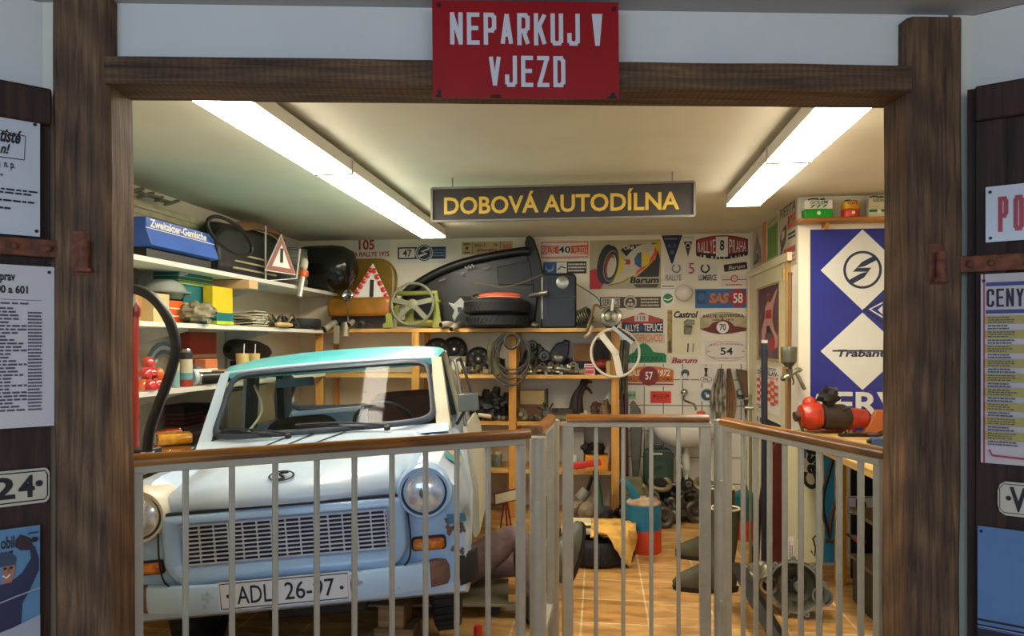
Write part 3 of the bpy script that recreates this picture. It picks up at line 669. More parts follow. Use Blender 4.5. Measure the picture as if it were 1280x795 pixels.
for sx in (-1, 1):
    mt = BODY if sx < 0 else m('#cfc9b2', .35, var=.12, scale=4)
    MB().loft([[Vector((sx * (.595 + a), y + b, z)) for a, b in ((0, -.01), (.075, .01), (.08, .09), (.03, .09))] for y, z in ((.93, .95),)] + [[Vector((sx * (.575 + a), 1.275 + b, 1.335)) for a, b in ((0, -.01), (.055, .01), (.058, .06), (.02, .06))]], mt).build('front_pillar', car)
    MB().bar((sx * .695, 1.82, .93), (sx * .625, 1.78, 1.36), .035, .07, mt, up=(0, 1, 0)).build('middle_pillar', car)
    MB().loft([[Vector((sx * x, y, z)) for x, y in ((xo, y0), (xo, y1), (xo - .05, y1), (xo - .05, y0))] for xo, y0, y1, z in ((.715, 2.62, 3.02, .93), (.675, 2.48, 2.86, 1.12), (.60, 2.36, 2.56, 1.345))], mt).build('rear_pillar', car)
    MB().bar((sx * .655, 1.82, .95), (sx * .595, 1.78, 1.33), .05, .10, SEAL, up=(0, 1, 0)).build('pillar_trim', car); MB().bar((sx * .64, 2.62, .95), (sx * .57, 2.40, 1.32), .05, .20, SEAL, up=(0, 1, 0)).build('pillar_trim', car); MB().bar((sx * .60, 1.31, 1.31), (sx * .57, 2.42, 1.315), .04, .05, SEAL).build('roof_lining', car)
    MB().add([(sx * .692, 1.12, .95), (sx * .692, 1.8, .95), (sx * .628, 1.77, 1.345), (sx * .62, 1.40, 1.345)], [(0, 1, 2, 3)], glass('#dfe6e0', .08)).build('side_window', car)
    MB().add([(sx * .69, 1.85, .95), (sx * .685, 2.6, .95), (sx * .62, 2.42, 1.33), (sx * .628, 1.8, 1.345)], [(0, 1, 2, 3)], glass('#dfe6e0', .08)).build('rear_side_window', car)
MB().box((0, 2.95, .95), (1.3, .2, .03), BODY).build('rear_deck', car)
mb = MB()
for z0, y0, hw, t in ((.97, 2.98, .64, 0), ): pass
mb.tube([(-.60, 2.94, .98), (.60, 2.94, .98), (.57, 2.7, 1.2), (.53, 2.55, 1.30), (-.53, 2.55, 1.30), (-.57, 2.7, 1.2)], .028, SEAL, n=8, closed=True, sub=3); mb.build('rear_window_frame', car)
# windscreen
def ws(u, v, off=0):      # u -1..1, v 0..1
    hw = .60 + (.565 - .60) * v; n = Vector((0, -.70, .72)); bow = .045 * (1 - u * u)
    return Vector((u * hw, .945 + .345 * v - bow, .985 + .34 * v)) + n * off
def wring(k, off, n=40):
    out = []
    for i in range(n):
        a = 2 * pi * i / n; cx, sx_ = cos(a), sin(a); e = .22
        u = (abs(cx) ** e) * (1 if cx > 0 else -1); v = (abs(sx_) ** e) * (1 if sx_ > 0 else -1)
        out.append(ws(u * (1 - k * .56), .5 + .5 * v * (1 - k * 1.6), off))
    return out
mb = MB(); mb.loft([wring(0, 0), wring(0, .012), wring(.035, .022), wring(.075, .018), wring(.08, .0)], SEAL, caps=False); ww = mb.build('windscreen_seal', car, ang=60)
mb = MB(); nu, nv = 12, 5
mb.add([ws(-.96 + 1.92 * i / nu, .05 + .9 * j / nv, .008) for j in range(nv + 1) for i in range(nu + 1)], [(j * (nu + 1) + i, j * (nu + 1) + i + 1, (j + 1) * (nu + 1) + i + 1, (j + 1) * (nu + 1) + i) for j in range(nv) for i in range(nu)], glass('#eef4f0', .018, .06))
mb.build('windscreen', car)
MB().loft([[Vector((-.66, .90, .945)), Vector((.66, .90, .945)), Vector((.66, .95, .985)), Vector((-.66, .95, .985))], [Vector((-.66, 1.02, .93)), Vector((.66, 1.02, .93)), Vector((.66, 1.02, .975)), Vector((-.66, 1.02, .975))]], BODY).build('cowl', car)
for x0, x1 in ((.34, -.14), (-.17, -.54)):
    mb = MB(); a = ws(x0 / .6, -.02, .035); b = ws(x1 / .6, .09, .035); mb.tube([a, (a + b) / 2 + Vector((0, 0, .012)), b], .006, INK, n=6); wp = mb.build('wiper', car)
    MB().bar(a + (b - a) * .25 + Vector((0, .01, -.02)), b + Vector((0, .012, .0)), .008, .016, INK).build('wiper_blade', wp)
    MB().lathe([(.018, 0), (.014, .02)], a - Vector((0, 0, .02)), (0, -.5, 1), INK, n=10).build('pivot', wp)
# inside
MB().loft([rrect(-.62, .80, .62, .955, .03, .04, 1.02), rrect(-.62, .78, .62, .945, .03, .04, 1.16)], INNER).build('dashboard', car)
MB().torus((.27, 1.27, .975), (0, .75, .6), .165, .011, INK, n=32, k=8).build('steering_wheel', car)
mb = MB(); mb.bar((.27, 1.27, .975), (.27, 1.12, .90), .03, .03, INK)
for dx in (-.15, .15): mb.bar((.27, 1.27, .975), (.27 + dx, 1.275, .95), .02, .012, INK)
mb.build('steering_column', car)
for x, mt, hz in ((.34, m('#5a2f2a', .85, var=.3, scale=20), 1.10), (-.34, m('#46423e', .85, var=.3, scale=20), .985)):
    sb = MB(); sb.loft([rrect(x - .25, .62, x + .25, hz, .06, .13, 1.86), rrect(x - .25, .62, x + .25, hz + .02, .06, .13, 1.90), rrect(x - .23, .62, x + .23, hz + .01, .06, .13, 1.99)], mt); st = sb.build('seat', car, bev=.02)
    MB().loft([rrect(x - .25, .50, x + .25, .64, .05, .05, 1.42), rrect(x - .25, .52, x + .25, .66, .05, .05, 1.9)], mt).build('cushion', st, bev=.02)
MB().loft([rrect(-.335, 1.225, -.115, 1.275, .012, .012, 1.31), rrect(-.335, 1.225, -.115, 1.275, .012, .012, 1.33)], m('#3c5878', .1, .7)).build('interior_mirror', car)
MB().tube([(-.50, 1.2, .97), (-.42, 1.3, 1.1), (-.47, 1.36, 1.25)], .008, m('#a8a590', .5), n=6).build('strap', car)
# mirror, ajar door
mb = MB(); mb.loft([[Vector((.715, .98, 1.03)), Vector((.83, .98, 1.03)), Vector((.83, .98, 1.13)), Vector((.715, .98, 1.13))], [Vector((.73, 1.05, 1.045)), Vector((.82, 1.05, 1.045)), Vector((.82, 1.05, 1.115)), Vector((.73, 1.05, 1.115))]], m('#5f645c', .4)); sm = mb.build('side_mirror', car, bev=.008)
MB().bar((.70, 1.05, .96), (.76, 1.02, 1.05), .02, .012, INK).build('mirror_arm', sm)
dr = Matrix.Rotation(radians(-4), 4, 'Z'); hp = Vector((.763, 1.03, 0)); mb = MB(); rings = []
for y in (0, .28, .56, .80):
    rings.append([hp + dr @ Vector((x, y, z)) for x, z in ((-.01, .33), (.018, .36), (.03, .62), (.012, .88), (-.015, .945), (-.03, .94), (-.02, .36))])
mb.loft(rings, m('#c9c8b4', .35, var=.15, scale=4)); do = mb.build('door', car)
MB().tube([hp + dr @ Vector(q) for q in ((-.02, .06, .94), (-.07, .30, 1.27), (-.085, .36, 1.30), (-.085, .74, 1.31), (-.04, .79, 1.12), (-.02, .80, .94))], .010, m('#4a4a44', .5), n=6, sub=1).build('window_frame', do)
MB().bar(hp + dr @ Vector((.04, .66, .80)), hp + dr @ Vector((.04, .76, .80)), .012, .02, CHR).build('handle', do)
# wheels
for sx in (-1, 1):
    for y in (.70, 2.72):
        x = sx * .60; z = .262; mb = MB()
        mb.lathe([(.17, -.06), (.215, -.068), (.25, -.062), (.264, -.045), (.266, .045), (.25, .062), (.215, .068), (.17, .06)], (x, y, z), (1, 0, 0), RUB, n=32, caps=False)
        for i in range(36):
            a = 2 * pi * i / 36; q = Vector((x, y + .264 * cos(a), z + .264 * sin(a))); mb.box(q, (.10, .018, .012), RUB, Matrix.Rotation(a + pi / 2, 3, 'X'))
        w = mb.build('wheel', car); mb = MB()
        mb.lathe([(.001, .03), (.05, .045), (.10, .03), (.15, .035), (.172, .055)], (x, y, z), (sx, 0, 0), m('#8a9094', .4, .5), n=28, caps=False)
        mb.lathe([(.172, -.055), (.15, -.03), (.001, -.03)], (x, y, z), (sx, 0, 0), INNER, n=28, caps=False); mb.build('rim', w)
mb = MB(); mb.bar((-.55, .72, .30), (.55, .72, .30), .06, .05, INNER); mb.bar((-.3, .35, .34), (.45, .62, .27), .05, .04, m('#4a4540', .7)); mb.box((0, .75, .36), (.4, .5, .12), INNER); mb.build('front_axle', car)
MB().box((.0, .70, .27), (.46, .40, .20), INNER).build('underbody_shade_block', car, bev=.02); MB().box((0, 2.2, .27), (1.2, 1.3, .08), INNER).build('underbody_shade_pan', car); MB().tube([(.1, 1.6, .21), (.15, 1.8, .21), (.1, 2.2, .21), (.1, 3.2, .24)], .03, RUSTY, n=8).build('exhaust_pipe', car)  # low dark block and pan added to darken the gap under the car
# ================================================================ STICKERS, POSTERS AND SIGNS ON THE INNER WALLS
def BW(x0, y0, x1, y1, off=.003, Y=None):
    Y = (YB if Y is None else Y) - off; xc = (x0 + x1) / 2
    z0, z1 = PY(xc, y1, Y).z, PY(xc, y0, Y).z; a, b = XY(x0, Y), XY(x1, Y)
    return Plane((a, Y, z0), (b, Y, z0), (a, Y, z1))
def RW(x0, y0, x1, y1, off=.003):
    X = XR - off; a, b, c = PX(x0, y1, X), PX(x1, y1, X), PX(x0, y0, X)
    yc = PX((x0 + x1) / 2, HY, X).y; b.z = a.z = PX((x0 + x1) / 2, y1, X).z; c.z = PX((x0 + x1) / 2, y0, X).z
    return Plane(a, b, c)
def ARC(u0, v0, u1, v1, bow, n=12, rev=False):
    q = [(u0 + (u1 - u0) * i / n, v0 + (v1 - v0) * i / n + bow * (1 - (2 * i / n - 1) ** 2)) for i in range(n + 1)]
    return q[::-1] if rev else q
PAPW = m('#dcd8cc', .6, var=.03, scale=4); cR = m('#b13526', .55); cDR = m('#7e2018', .55); cO = m('#d97a1f', .55); cOR = m('#e0572e', .55); cB = m('#27578c', .5); cN = m('#232d4a', .55); cG = m('#138a4c', .5)
cK = m('#22211f', .6); cT = m('#cdb37a', .6, var=.15); cY = m('#d9c31f', .5); cS = m('#c9c2a6', .6, var=.1); cBr = m('#5a4a37', .6); cGr = m('#8b897f', .6); cW = m('#eeeae0', .5, var=.03)
GRP = 'rally stickers on the back wall'
def ws_(name, label, cat, x0, y0, x1, y1, base, art, outline=None, off=.003, th=.002): return sign(name, label, cat, BW(x0, y0, x1, y1, off), base, art, outline, th=th)
ws_('sticker', 'white paper rally sticker with red 105 above brown car seat', 'sticker', 441, 299, 488, 322, PAPW, [('t', '105', .16, .42, .58, .98, cR, .03), ('t', 'A RALLYE 1975', .03, .05, .97, .32, cR, .03)])
ws_('sticker', 'sticker with boxed 47 and round blue S emblem', 'sticker', 496, 303, 559, 329, PAPW, [('r', .02, .2, .97, .78, cN), ('r', .05, .27, .36, .71, PAPW), ('t', '47', .12, .32, .30, .66, cK, .02), ('d', .545, .49, .43, PAPW), ('d', .545, .49, .39, cN), ('d', .545, .49, .34, PAPW), ('d', .545, .49, .31, cN),
     ('l', [(.44, .33), (.60, .47), (.49, .55), (.64, .68)], .09, PAPW), ('s', .73, .3, .95, .7, 3, m('#6b86b4'), 3, 1.2)])
ws_('sticker', 'tan strip sticker of RALLY JESENIKY with orange number 33', 'sticker', 577, 302, 641, 318, cT, [('l', [(.21, 0), (.21, 1)], .03, cK), ('l', [(.76, 0), (.76, 1)], .03, cK), ('t', 'RALLY', .26, .62, .48, .84, cK), ('t', '76', .63, .64, .70, .84, cK), ('t', 'JESENIKY', .30, .2, .70, .4, cK), ('r', .82, .3, .97, .76, cOR), ('t', '33', .84, .36, .95, .7, cT, .03), ('t', '1', .08, .4, .13, .62, cDR, .04), ('s', .04, .08, .18, .26, 1, cK), ('s', .04, .74, .18, .94, 1, cK)])
ws_('sticker', 'red and white sticker RALLYE 40 PLZEŇ', 'sticker', 676, 301, 736, 324, PAPW, [('r', .01, .08, .99, .96, cOR), ('p', [(.03, .9)] + ARC(.03, .78, .97, .78, -.06) + [(.97, .9)], PAPW), ('p', [(.03, .14)] + ARC(.03, .26, .97, .26, .06) + [(.97, .14)], PAPW), ('d', .5, .52, .36, PAPW, .85), ('t', '40', .37, .34, .62, .70, cK, .02), ('t', 'RALLYE', .04, .32, .30, .72, PAPW, .0), ('t', 'PLZEŇ', .70, .32, .96, .74, PAPW, .0), ('s', .12, .0, .9, .07, 1, cOR)])
ws_('sticker', 'blue, white and black strip sticker under the RALLYE 40 sticker', 'sticker', 679, 327, 733, 342, cK, [('r', 0, 0, .30, 1, cB), ('d', .15, .5, .36, m('#8fb4d6')), ('d', .15, .62, .28, cB), ('r', .31, .05, .55, .95, PAPW), ('l', [(.34, .3), (.42, .6), (.52, .45)], .1, cK), ('s', .58, .12, .98, .9, 3, PAPW, 4, 1.2)])
# tyre advertisement plate
TYRE = m('#23231f', .5, var=.2); art = [('p', [(0, 0), (0, .38), (.09, .42), (.2, .12), (.16, 0)], m('#b81e22', .5)), ('p', [(.38, .78), (.52, .50), (.72, .88), (1, .97), (.97, .60), (.62, .24), (.34, .10)], cY),
    ('p', [(.44, .80), (.52, .66), (.66, .82), (.98, .93), (.60, .90), (.50, .87)], cK), ('t', 'ONLY', .48, .80, .70, .88, PAPW, .02),
    ('p', [(.50, .62), (.58, .76), (.72, .9), (.86, .93), (.92, .84), (.9, .62), (.8, .45), (.62, .28), (.42, .16), (.30, .10), (.45, .35)], m('#c9bfa2')),
    ('p', [(.92, .86), (.96, .74), (.9, .58), (.78, .42), (.65, .28), (.66, .36), (.82, .56), (.9, .72)], cOR), ('p', [(.96, .78), (.99, .6), (.97, .24), (.66, .24), (.80, .42), (.92, .6)], m('#3b3934', .6)),
    ('p', [(.73, .75), (.68, .73), (.63, .62), (.64, .5), (.70, .43), (.73, .43)], cB), ('p', [(.735, .75), (.735, .43), (.83, .5), (.85, .62), (.81, .72)], cY), ('p', [(.49, .6), (.55, .6), (.55, .63), (.58, .55), (.55, .46), (.55, .5), (.49, .5), (.52, .55)], cR),
    ('l', [(.26, .07), (.45, .13), (.63, .27)], .012, cK)]
def ellp(cu, cv, ru, rv, rot, n=26): return [(cu + ru * cos(t) * cos(rot) - rv * sin(t) * sin(rot) * .72, cv + (ru * cos(t) * sin(rot) / .72 + rv * sin(t) * cos(rot))) for t in (2 * pi * i / n for i in range(n))]
art += [('p', ellp(.23, .51, .12, .41, -.16), TYRE), ('p', ellp(.285, .49, .125, .40, -.16), TYRE), ('p', ellp(.30, .47, .105, .33, -.16), m('#77756a')), ('p', ellp(.305, .47, .095, .30, -.16), TYRE), ('p', ellp(.30, .47, .075, .24, -.16), m('#c9c3ae')), ('p', ellp(.285, .49, .065, .23, -.16), m('#8c2a22')), ('p', ellp(.30, .45, .05, .2, -.16), cS),
    ('t', 'Barum', .57, .11, .97, .24, cK, .03, .15), ('p', [(.66, .02), (.94, .02), (.98, .09), (.62, .09)], m('#4a463e'))]
ws_('advert_plate', 'tin advertising plate with a big black tyre and yellow and red shapes', 'advertising plate', 737, 300, 826, 361, m('#b5aa88', .5, var=.18, scale=6), art, th=.006)
def pennant(lab, x0, y0, x1, y1, base, art): ws_('pennant', lab, 'pennant', x0, y0, x1, y1, base, art, outline=[(0, 1), (.5, 0), (1, 1)])
pennant('larger navy triangular pennant beside tyre plate', 827, 294, 853, 332, m('#2b3350', .7), [('s', .14, .84, .86, .93, 1, cGr), ('d', .5, .66, .13, m('#5d6884'), .6), ('d', .5, .68, .08, m('#2b3350')), ('d', .5, .44, .07, m('#5d6884'))])
pennant('smaller grey pennant with white top next to the navy pennant', 853, 296, 867, 321, m('#4c4f57', .7), [('p', [(.02, .98), (.98, .98), (.86, .76), (.14, .76)], PAPW), ('d', .5, .58, .13, PAPW), ('d', .5, .56, .09, cK)])
barrel = ARC(.0, .18, 1, .18, -.18) + ARC(1, .82, 0, .82, .18)
art = [('p', ARC(.03, .34, .97, .34, -.13) + ARC(.97, .80, .03, .80, .15), m('#a83a34')), ('p', ARC(.02, .14, .98, .14, -.12) + ARC(.98, .30, .02, .30, -.13), cK), ('r', .385, .10, .615, .94, cW), ('t', '8', .46, .36, .545, .80, cK, .03)]
for i, ch in enumerate('RALLYE'): art.append(('t', ch, .035 + i * .058, .30 - i * .012, .035 + i * .058 + .05, .70 + i * .025, cW, .0))
for i, ch in enumerate('PRAHA'): art.append(('t', ch, .64 + i * .066, .25 + i * .012, .64 + i * .066 + .055, .82 - i * .025, cW, .0))
for i, ch in enumerate('XI BÍLÁ LADA'):
    if ch != ' ': art.append(('t', ch, .07 + i * .075, .115 - .10 * (1 - ((i - 5.5) / 6) ** 2), .11 + i * .075, .215 - .10 * (1 - ((i - 5.5) / 6) ** 2), cW, .02))
ws_('rally_plate', 'barrel-shaped red and white plate RALLYE 8 PRAHA', 'rally plate', 870, 294, 935, 324, cDR, art, outline=barrel, th=.004)
for lab, x0, x1, wx, txt, mt in (('pale sticker with laurel wreath above the grey word RALLYE', 831, 853, .65, 'RALLYE', cGr), ('white sticker with dark laurel wreath above dark LUMBERCE lettering', 872, 897, .38, 'LUMBERCE', cK)):
    ws_('sticker', lab, 'sticker', x0, 329, x1, 351, PAPW, [('o', wx, .70, .26, .09, mt), ('d', wx, .93, .1, PAPW), ('d', wx + .05, .46, .05, mt), ('t', txt, .06, .02, .94, .34, mt, .02)])
ws_('sticker', 'small sticker with a dark red number 5 on white paper', 'sticker', 857, 328, 871, 343, PAPW, [('t', '5', .28, .06, .76, .94, cR, .0)])
p_ = BW(905, 329, 934, 338); rt = Matrix.Rotation(radians(-7), 3, 'Y'); cc = p_(.5, .5)
p_ = Plane(cc + rt @ (p_(0, 0) - cc), cc + rt @ (p_(1, 0) - cc), cc + rt @ (p_(0, 1) - cc))
sign('sticker', 'tilted black label with cream script lettering', 'sticker', p_, cK, [('l', [(.03, .1), (.97, .1), (.97, .9), (.03, .9), (.03, .1)], .06, cBr), ('t', 'Barum', .18, .2, .9, .76, cS, .02, .2)])
ws_('sticker', 'white sticker with thin red bar and round red emblem', 'sticker', 901, 343, 935, 358, PAPW, [('r', .05, .52, .95, .6, cOR), ('d', .5, .66, .3, cOR), ('d', .5, .66, .2, PAPW), ('t', 'W', .44, .56, .56, .76, cOR), ('s', .18, .05, .85, .25, 1, cOR, 2, 1.2)])
octo = [(.5 + .12 * cos(a), .5 + .66 * sin(a)) for a in (pi / 8 + i * pi / 4 for i in range(8))]; oc2 = [(.5 + .10 * cos(a) , .5 + .55 * sin(a)) for a in (pi / 8 + i * pi / 4 for i in range(8))]
ws_('sticker', 'brown strip sticker SERVICE with an octagon bear-like emblem', 'sticker', 750, 371, 826, 385, m('#4f4335', .55), [('r', .02, .1, .33, .9, cS), ('t', 'SERVICE', .04, .2, .32, .8, m('#4f4335'), .015), ('p', octo, m('#4f4335')), ('p', [(.5 + (u - .5) * .93, .5 + (v - .5) * .93) for u, v in octo], cS), ('p', [(.5 + (u - .5) * .72, .5 + (v - .5) * .72) for u, v in octo], m('#4f4335')),
     ('d', .5, .66, .16, cS, .6), ('d', .47, .32, .14, cS), ('d', .53, .32, .14, cS), ('s', .67, .1, .97, .92, 3, cS, 5, 1.25)])
ws_('sticker', 'white shield sticker with round green badge', 'sticker', 826, 355, 844, 384, cW, [('s', .08, .86, .92, .95, 1, cK, 3, 1.4), ('l', [(0, .8), (1, .8)], .02, cGr), ('d', .5, .38, .21, cG), ('l', [(.2, .36), (.5, .3), (.8, .4)], .05, cW)], outline=[(0, 1), (1, 1), (1, .22), (.5, 0), (0, .22)])
ws_('sticker', 'blue sticker SAS with a red disc numbered 58', 'sticker', 869, 361, 935, 385, m('#2a6ba5', .5), [('r', .03, .22, .2, .9, m('#1f4674')), ('d', .12, .58, .2, m('#2a6ba5')), ('l', [(.23, .02), (.23, .98)], .02, m('#1f4674')), ('t', 'SAS', .26, .25, .64, .78, cO, .05, .2), ('d', .81, .52, .46, m('#a82a2c')), ('t', '58', .72, .25, .90, .78, cW, .02)])
pl = BW(833, 386, 876, 443, .002); cb = sign('display_board', 'cream display board with grey socket and gold edge strip', 'board', pl, m('#e4dcb6', .5, var=.05), [('t', 'Castrol', .22, .80, .92, .95, cK, .04, .25), ('r', .03, .03, .17, .97, m('#b3924a', .5, var=.5, scale=30)), ('r', .06, .06, .14, .3, cBr), ('d', .1, .06, .03, cR)], th=.012)
MB().loft([[pl(u, v, .005) for u, v in ((.50, .66), (.78, .66), (.80, .76), (.58, .77), (.50, .72))], [pl(u, v, .05) for u, v in ((.52, .64), (.80, .65), (.81, .74), (.60, .75), (.52, .71))]], m('#8d8a72', .4)).build('socket', cb, bev=.004)
MB().loft([[pl(u, v, .005) for u, v in ((.50, .46), (.72, .46), (.76, .62), (.50, .64))], [pl(u, v, .035) for u, v in ((.53, .44), (.70, .44), (.73, .58), (.53, .60))]], m('#75725f', .4)).build('switch_housing', cb, bev=.004)
for u, mt in ((.62, cK), (.77, m('#8fa08a', .5))): MB().bar(pl(u, .05, .006), pl(u + .01, .24, .006), .011, .01, mt, up=(1, 0, 0)).build('tool_clip', cb)
ws_('sticker', 'hexagonal RALLYE TEPLICE sticker numbered 118', 'sticker', 777, 391, 829, 416, cN, [('p', [(0, .55), (.0, .62), (.35, .88), (.46, 1), (.62, .9), (1, .62), (1, .55), (.5, .42)], m('#b5362c')), ('p', [(.31, .92), (.65, .92), (.64, .58), (.31, .58)], m('#d9cfbb')), ('t', '118', .37, .62, .57, .84, cK, .0), ('t', 'ALLYE', .07, .08, .42, .42, cW, .01), ('t', 'TEPLICE', .53, .08, .98, .46, cW, .01), ('r', .44, .12, .51, .34, cB)], outline=[(0, 0), (1, 0), (1, .66), (.5, 1), (0, .66)])
ws_('sticker', 'pale strip sticker with orange word DOPROVOD', 'sticker', 784, 416, 831, 429, m('#d5cbb5', .6), [('t', 'DOPROVOD', .12, .16, .94, .86, cO, .015)])
ws_('rally_plate', 'green car-shaped plate with BEROUNKA lettering', 'rally plate', 783, 429, 833, 454, m('#0f8a52', .5), [('t', 'LY BEROUNKA', .05, .1, .92, .36, m('#0a4a30'), .02), ('l', [(.1, .46), (.9, .44)], .03, m('#0a5a38'))], outline=[(0, 0), (1, .03), (1, .40), (.95, .50), (.68, .56)] + ARC(.66, .62, .2, .58, .4, 8) + [(.08, .42), (0, .42)])
art = [('p', [(.02, .72)] + ARC(.02, .74, .98, .74, .24) + [(.98, .70), (.75, .35), (.25, .35)], m('#c3b68f', .6)), ('p', [(.0, .26), (.18, .34), (.26, .52), (.42, .60), (.455, .66), (.46, .86), (.48, .66), (.62, .58), (.72, .38), (1, .30), (.98, .18), (.6, .08), (.4, .05), (.2, .12)], m('#6e231c')), ('d', .475, .33, .25, cW), ('t', '70', .41, .2, .54, .47, cK, .02), ('t', 'RALLYE', .06, .70, .36, .84, m('#4a1c16'), .03, 0, .05), ('t', 'SLOVENSKA', .40, .73, .92, .86, m('#4a1c16'), .03, 0, .03), ('t', '1975', .55, .60, .7, .68, m('#4a1c16'), .02), ('s', .26, .59, .42, .68, 1, m('#4a1c16'), 4, 1.4)]
ws_('rally_plate', 'oval plate RALLYE SLOVENSKA with brown skyline and number 70', 'rally plate', 875, 389, 935, 419, m('#b5a883', .6), art, outline=ARC(0, .25, 1, .25, -.22) + ARC(1, .74, 0, .74, .24))
art = [('o', .5, .5, .46, .02, m('#c96a5c'), 1), ('t', '54', .36, .32, .65, .68, cK, .02), ('t', 'RALLYE JESENIKY', .12, .72, .88, .82, m('#b5473c'), .01, 0, .07), ('t', 'ČSSR SVAZARM OLOMOUC', .12, .2, .88, .28, m('#b5473c'), .01, 0, -.07), ('t', 'XI', .04, .45, .11, .53, m('#b5473c')), ('t', '76', .85, .45, .92, .53, m('#b5473c'))]
el = [(.5 + .48 * cos(t), .5 + .47 * sin(t)) for t in (2 * pi * i / 40 for i in range(40))]
art[0] = ('l', el + el[:1], .018, m('#c96a5c'))
ws_('sticker', 'pale sticker with thin red oval and number 54', 'sticker', 881, 426, 935, 452, PAPW, art)
ws_('sticker', 'red script word on white paper under the cream display board', 'sticker', 838, 446, 873, 455, PAPW, [('t', 'Barum', .04, .1, .96, .9, cR, .035, .25)])
art = [('p', ARC(0, .2, 1, .2, 0) + ARC(1, .78, 0, .78, .18), cO), ('t', 'SAS', .06, .50, .30, .78, cW, .02, .2), ('t', '1972', .66, .50, .92, .80, cW, .015, .2), ('t', 'RALLYE', .04, .24, .32, .46, cDR, .01), ('t', 'BOHEMIA', .66, .24, .98, .46, cDR, .01), ('d', .49, .5, .46, m('#8d231c')), ('t', '57', .41, .32, .57, .70, cW, .02), ('r', 0, .08, 1, .14, cDR)]
ws_('rally_plate', 'orange plate SAS 1972 with dark red disc numbered 57', 'rally plate', 782, 457, 842, 483, m('#d9d0bd', .6), art, off=.011, outline=[(0, 0), (1, 0), (1, .8)] + ARC(1, .82, 0, .82, .18) )
ws_('sticker', 'little green sticker on the tiles beside the shelf', 'sticker', 783, 489, 795, 499, m('#9cc49a', .6), [('t', 'Sparta', .1, .25, .9, .75, cG, .03, .2)], off=.011)
ws_('sticker', 'bright red rectangular sticker on the white tiles', 'sticker', 813, 489, 839, 504, m('#e23a1e', .5), [('s', .3, .3, .8, .8, 3, cDR, 4, 1.2), ('d', .2, .6, .14, cDR), ('d', .84, .62, .1, cDR)], off=.011)
for lab, x0, y0, x1, y1, art in (('small tile sticker with a dark helmet emblem above a word', 850, 461, 863, 476, [('d', .5, .62, .34, m('#4c4e55')), ('d', .5, .45, .18, PAPW), ('s', .15, .02, .9, .2, 1, cK, 2, 1.3)]),
    ('small tile sticker with a dark lamp emblem and an oval', 874, 455, 891, 479, [('p', [(.36, .8), (.64, .8), (.56, .5), (.64, .42), (.36, .42), (.44, .5)], cK), ('r', .38, .36, .62, .42, cR), ('l', [(.5 + .42 * cos(t), .2 + .14 * sin(t)) for t in (2 * pi * i / 20 for i in range(21))], .02, cK), ('t', 'PAL', .3, .14, .7, .26, cK, .02), ('d', .5, .94, .03, cK)]),
    ('round dark tile sticker with pale flower left of the towels'.replace('left of', 'beside'), 874, 485, 893, 502, [('d', .5, .5, .46, m('#9fb0ac')), ('d', .5, .5, .4, m('#33505a')), ('d', .55, .42, .13, cW), ('d', .42, .6, .1, m('#87a0a0'))]),
    ('round grey tile sticker between the towels and the white door', 918, 484, 934, 501, [('d', .5, .5, .4, m('#6c6f74')), ('d', .5, .62, .2, PAPW), ('l', [(.2, .4), (.8, .35)], .08, cK)])):
    ws_('sticker', lab, 'sticker', x0, y0, x1, y1, m('#dedaca', .4), art, off=.0105, th=.001)
# right wall: posters and the white door with its picture
sign('poster', 'narrow beige poster with grey motorcycle engine drawing and orange edge', 'poster', RW(941, 280, 958, 340), m('#cbbfa0', .6), [('r', .72, 0, 1, 1, m('#d98a5a')), ('r', 0, 0, .72, .14, cOR), ('p', [(.05, .2), (.1, .5), (.25, .68), (.34, .95), (.42, .7), (.62, .5), (.68, .2)], m('#8a8a84')), ('d', .36, .38, .1, cS), ('d', .36, .36, .07, cK), ('l', [(.1, .22), (.4, .26), (.6, .32)], .03, cK), ('d', .5, .72, .02, cK), ('d', .2, .62, .015, cK)], th=.002)
art = [('r', .05, .2, .95, .82, m('#77a04a'))] + [('l', [(.05 + .22 * i, .2 + .03 * i), (.2 + .2 * i, .4), (.1 + .22 * i, .6), (.2 + .22 * i, .84)], .03, m('#3c5a28')) for i in range(4)] + [('s', .1, .02, .9, .16, 3, m('#4f6a3a'), 3, 1.2), ('l', [(.1, .9), (.9, .94)], .012, cK)]
sign('poster', 'narrow green striped poster between the engine poster and the guitar poster', 'poster', RW(959, 271, 973, 334), m('#bdb88e', .6), art, th=.002)
sign('poster', 'brown poster with guitar shape and red lettering nearest the shelf corner', 'poster', RW(974, 252, 996, 334), m('#bdb59c', .6), [('t', 'FIESTA', .05, .80, .95, .95, m('#4c4438'), .01, .2), ('p', [(.05, .04), (.2, .28), (.42, .44), (.45, .68), (.2, .62), (.05, .5), (.12, .34)], m('#5d5148')), ('p', [(.14, .44), (.34, .5), (.34, .6), (.18, .58)], cS), ('t', 'ROSE', .52, .56, .97, .78, cOR, .03), ('r', .3, .2, .93, .29, m('#b5564a')), ('s', .2, .05, .95, .17, 2, m('#c46a50'), 4, 1.2), ('s', .55, .4, .95, .52, 2, cK, 6, 1.2)], th=.002)
DOORP = m('#e6dbb4', .4, var=.04)
X = XR - .02; ya, yb = PX(988, HY, XR).y, PX(940, HY, XR).y; zt = PX(962, 338, XR).z
DD = tag(MB().box((XR - .012, (ya + yb) / 2, zt / 2 + .01), (.024, yb - ya, zt - .02), DOORP).build('door_3', bev=.003), kind='structure')
mb = MB()
mb.box((XR - .018, ya - .008, zt / 2), (.036, .016, zt), m('#a8844a', .5)); mb.box((XR - .018, yb + .03, zt / 2), (.036, .06, zt), DOORP)
mb.box((XR - .018, (ya + yb) / 2, zt + .03), (.036, yb - ya + .12, .06), DOORP); mb.build('frame', DD)
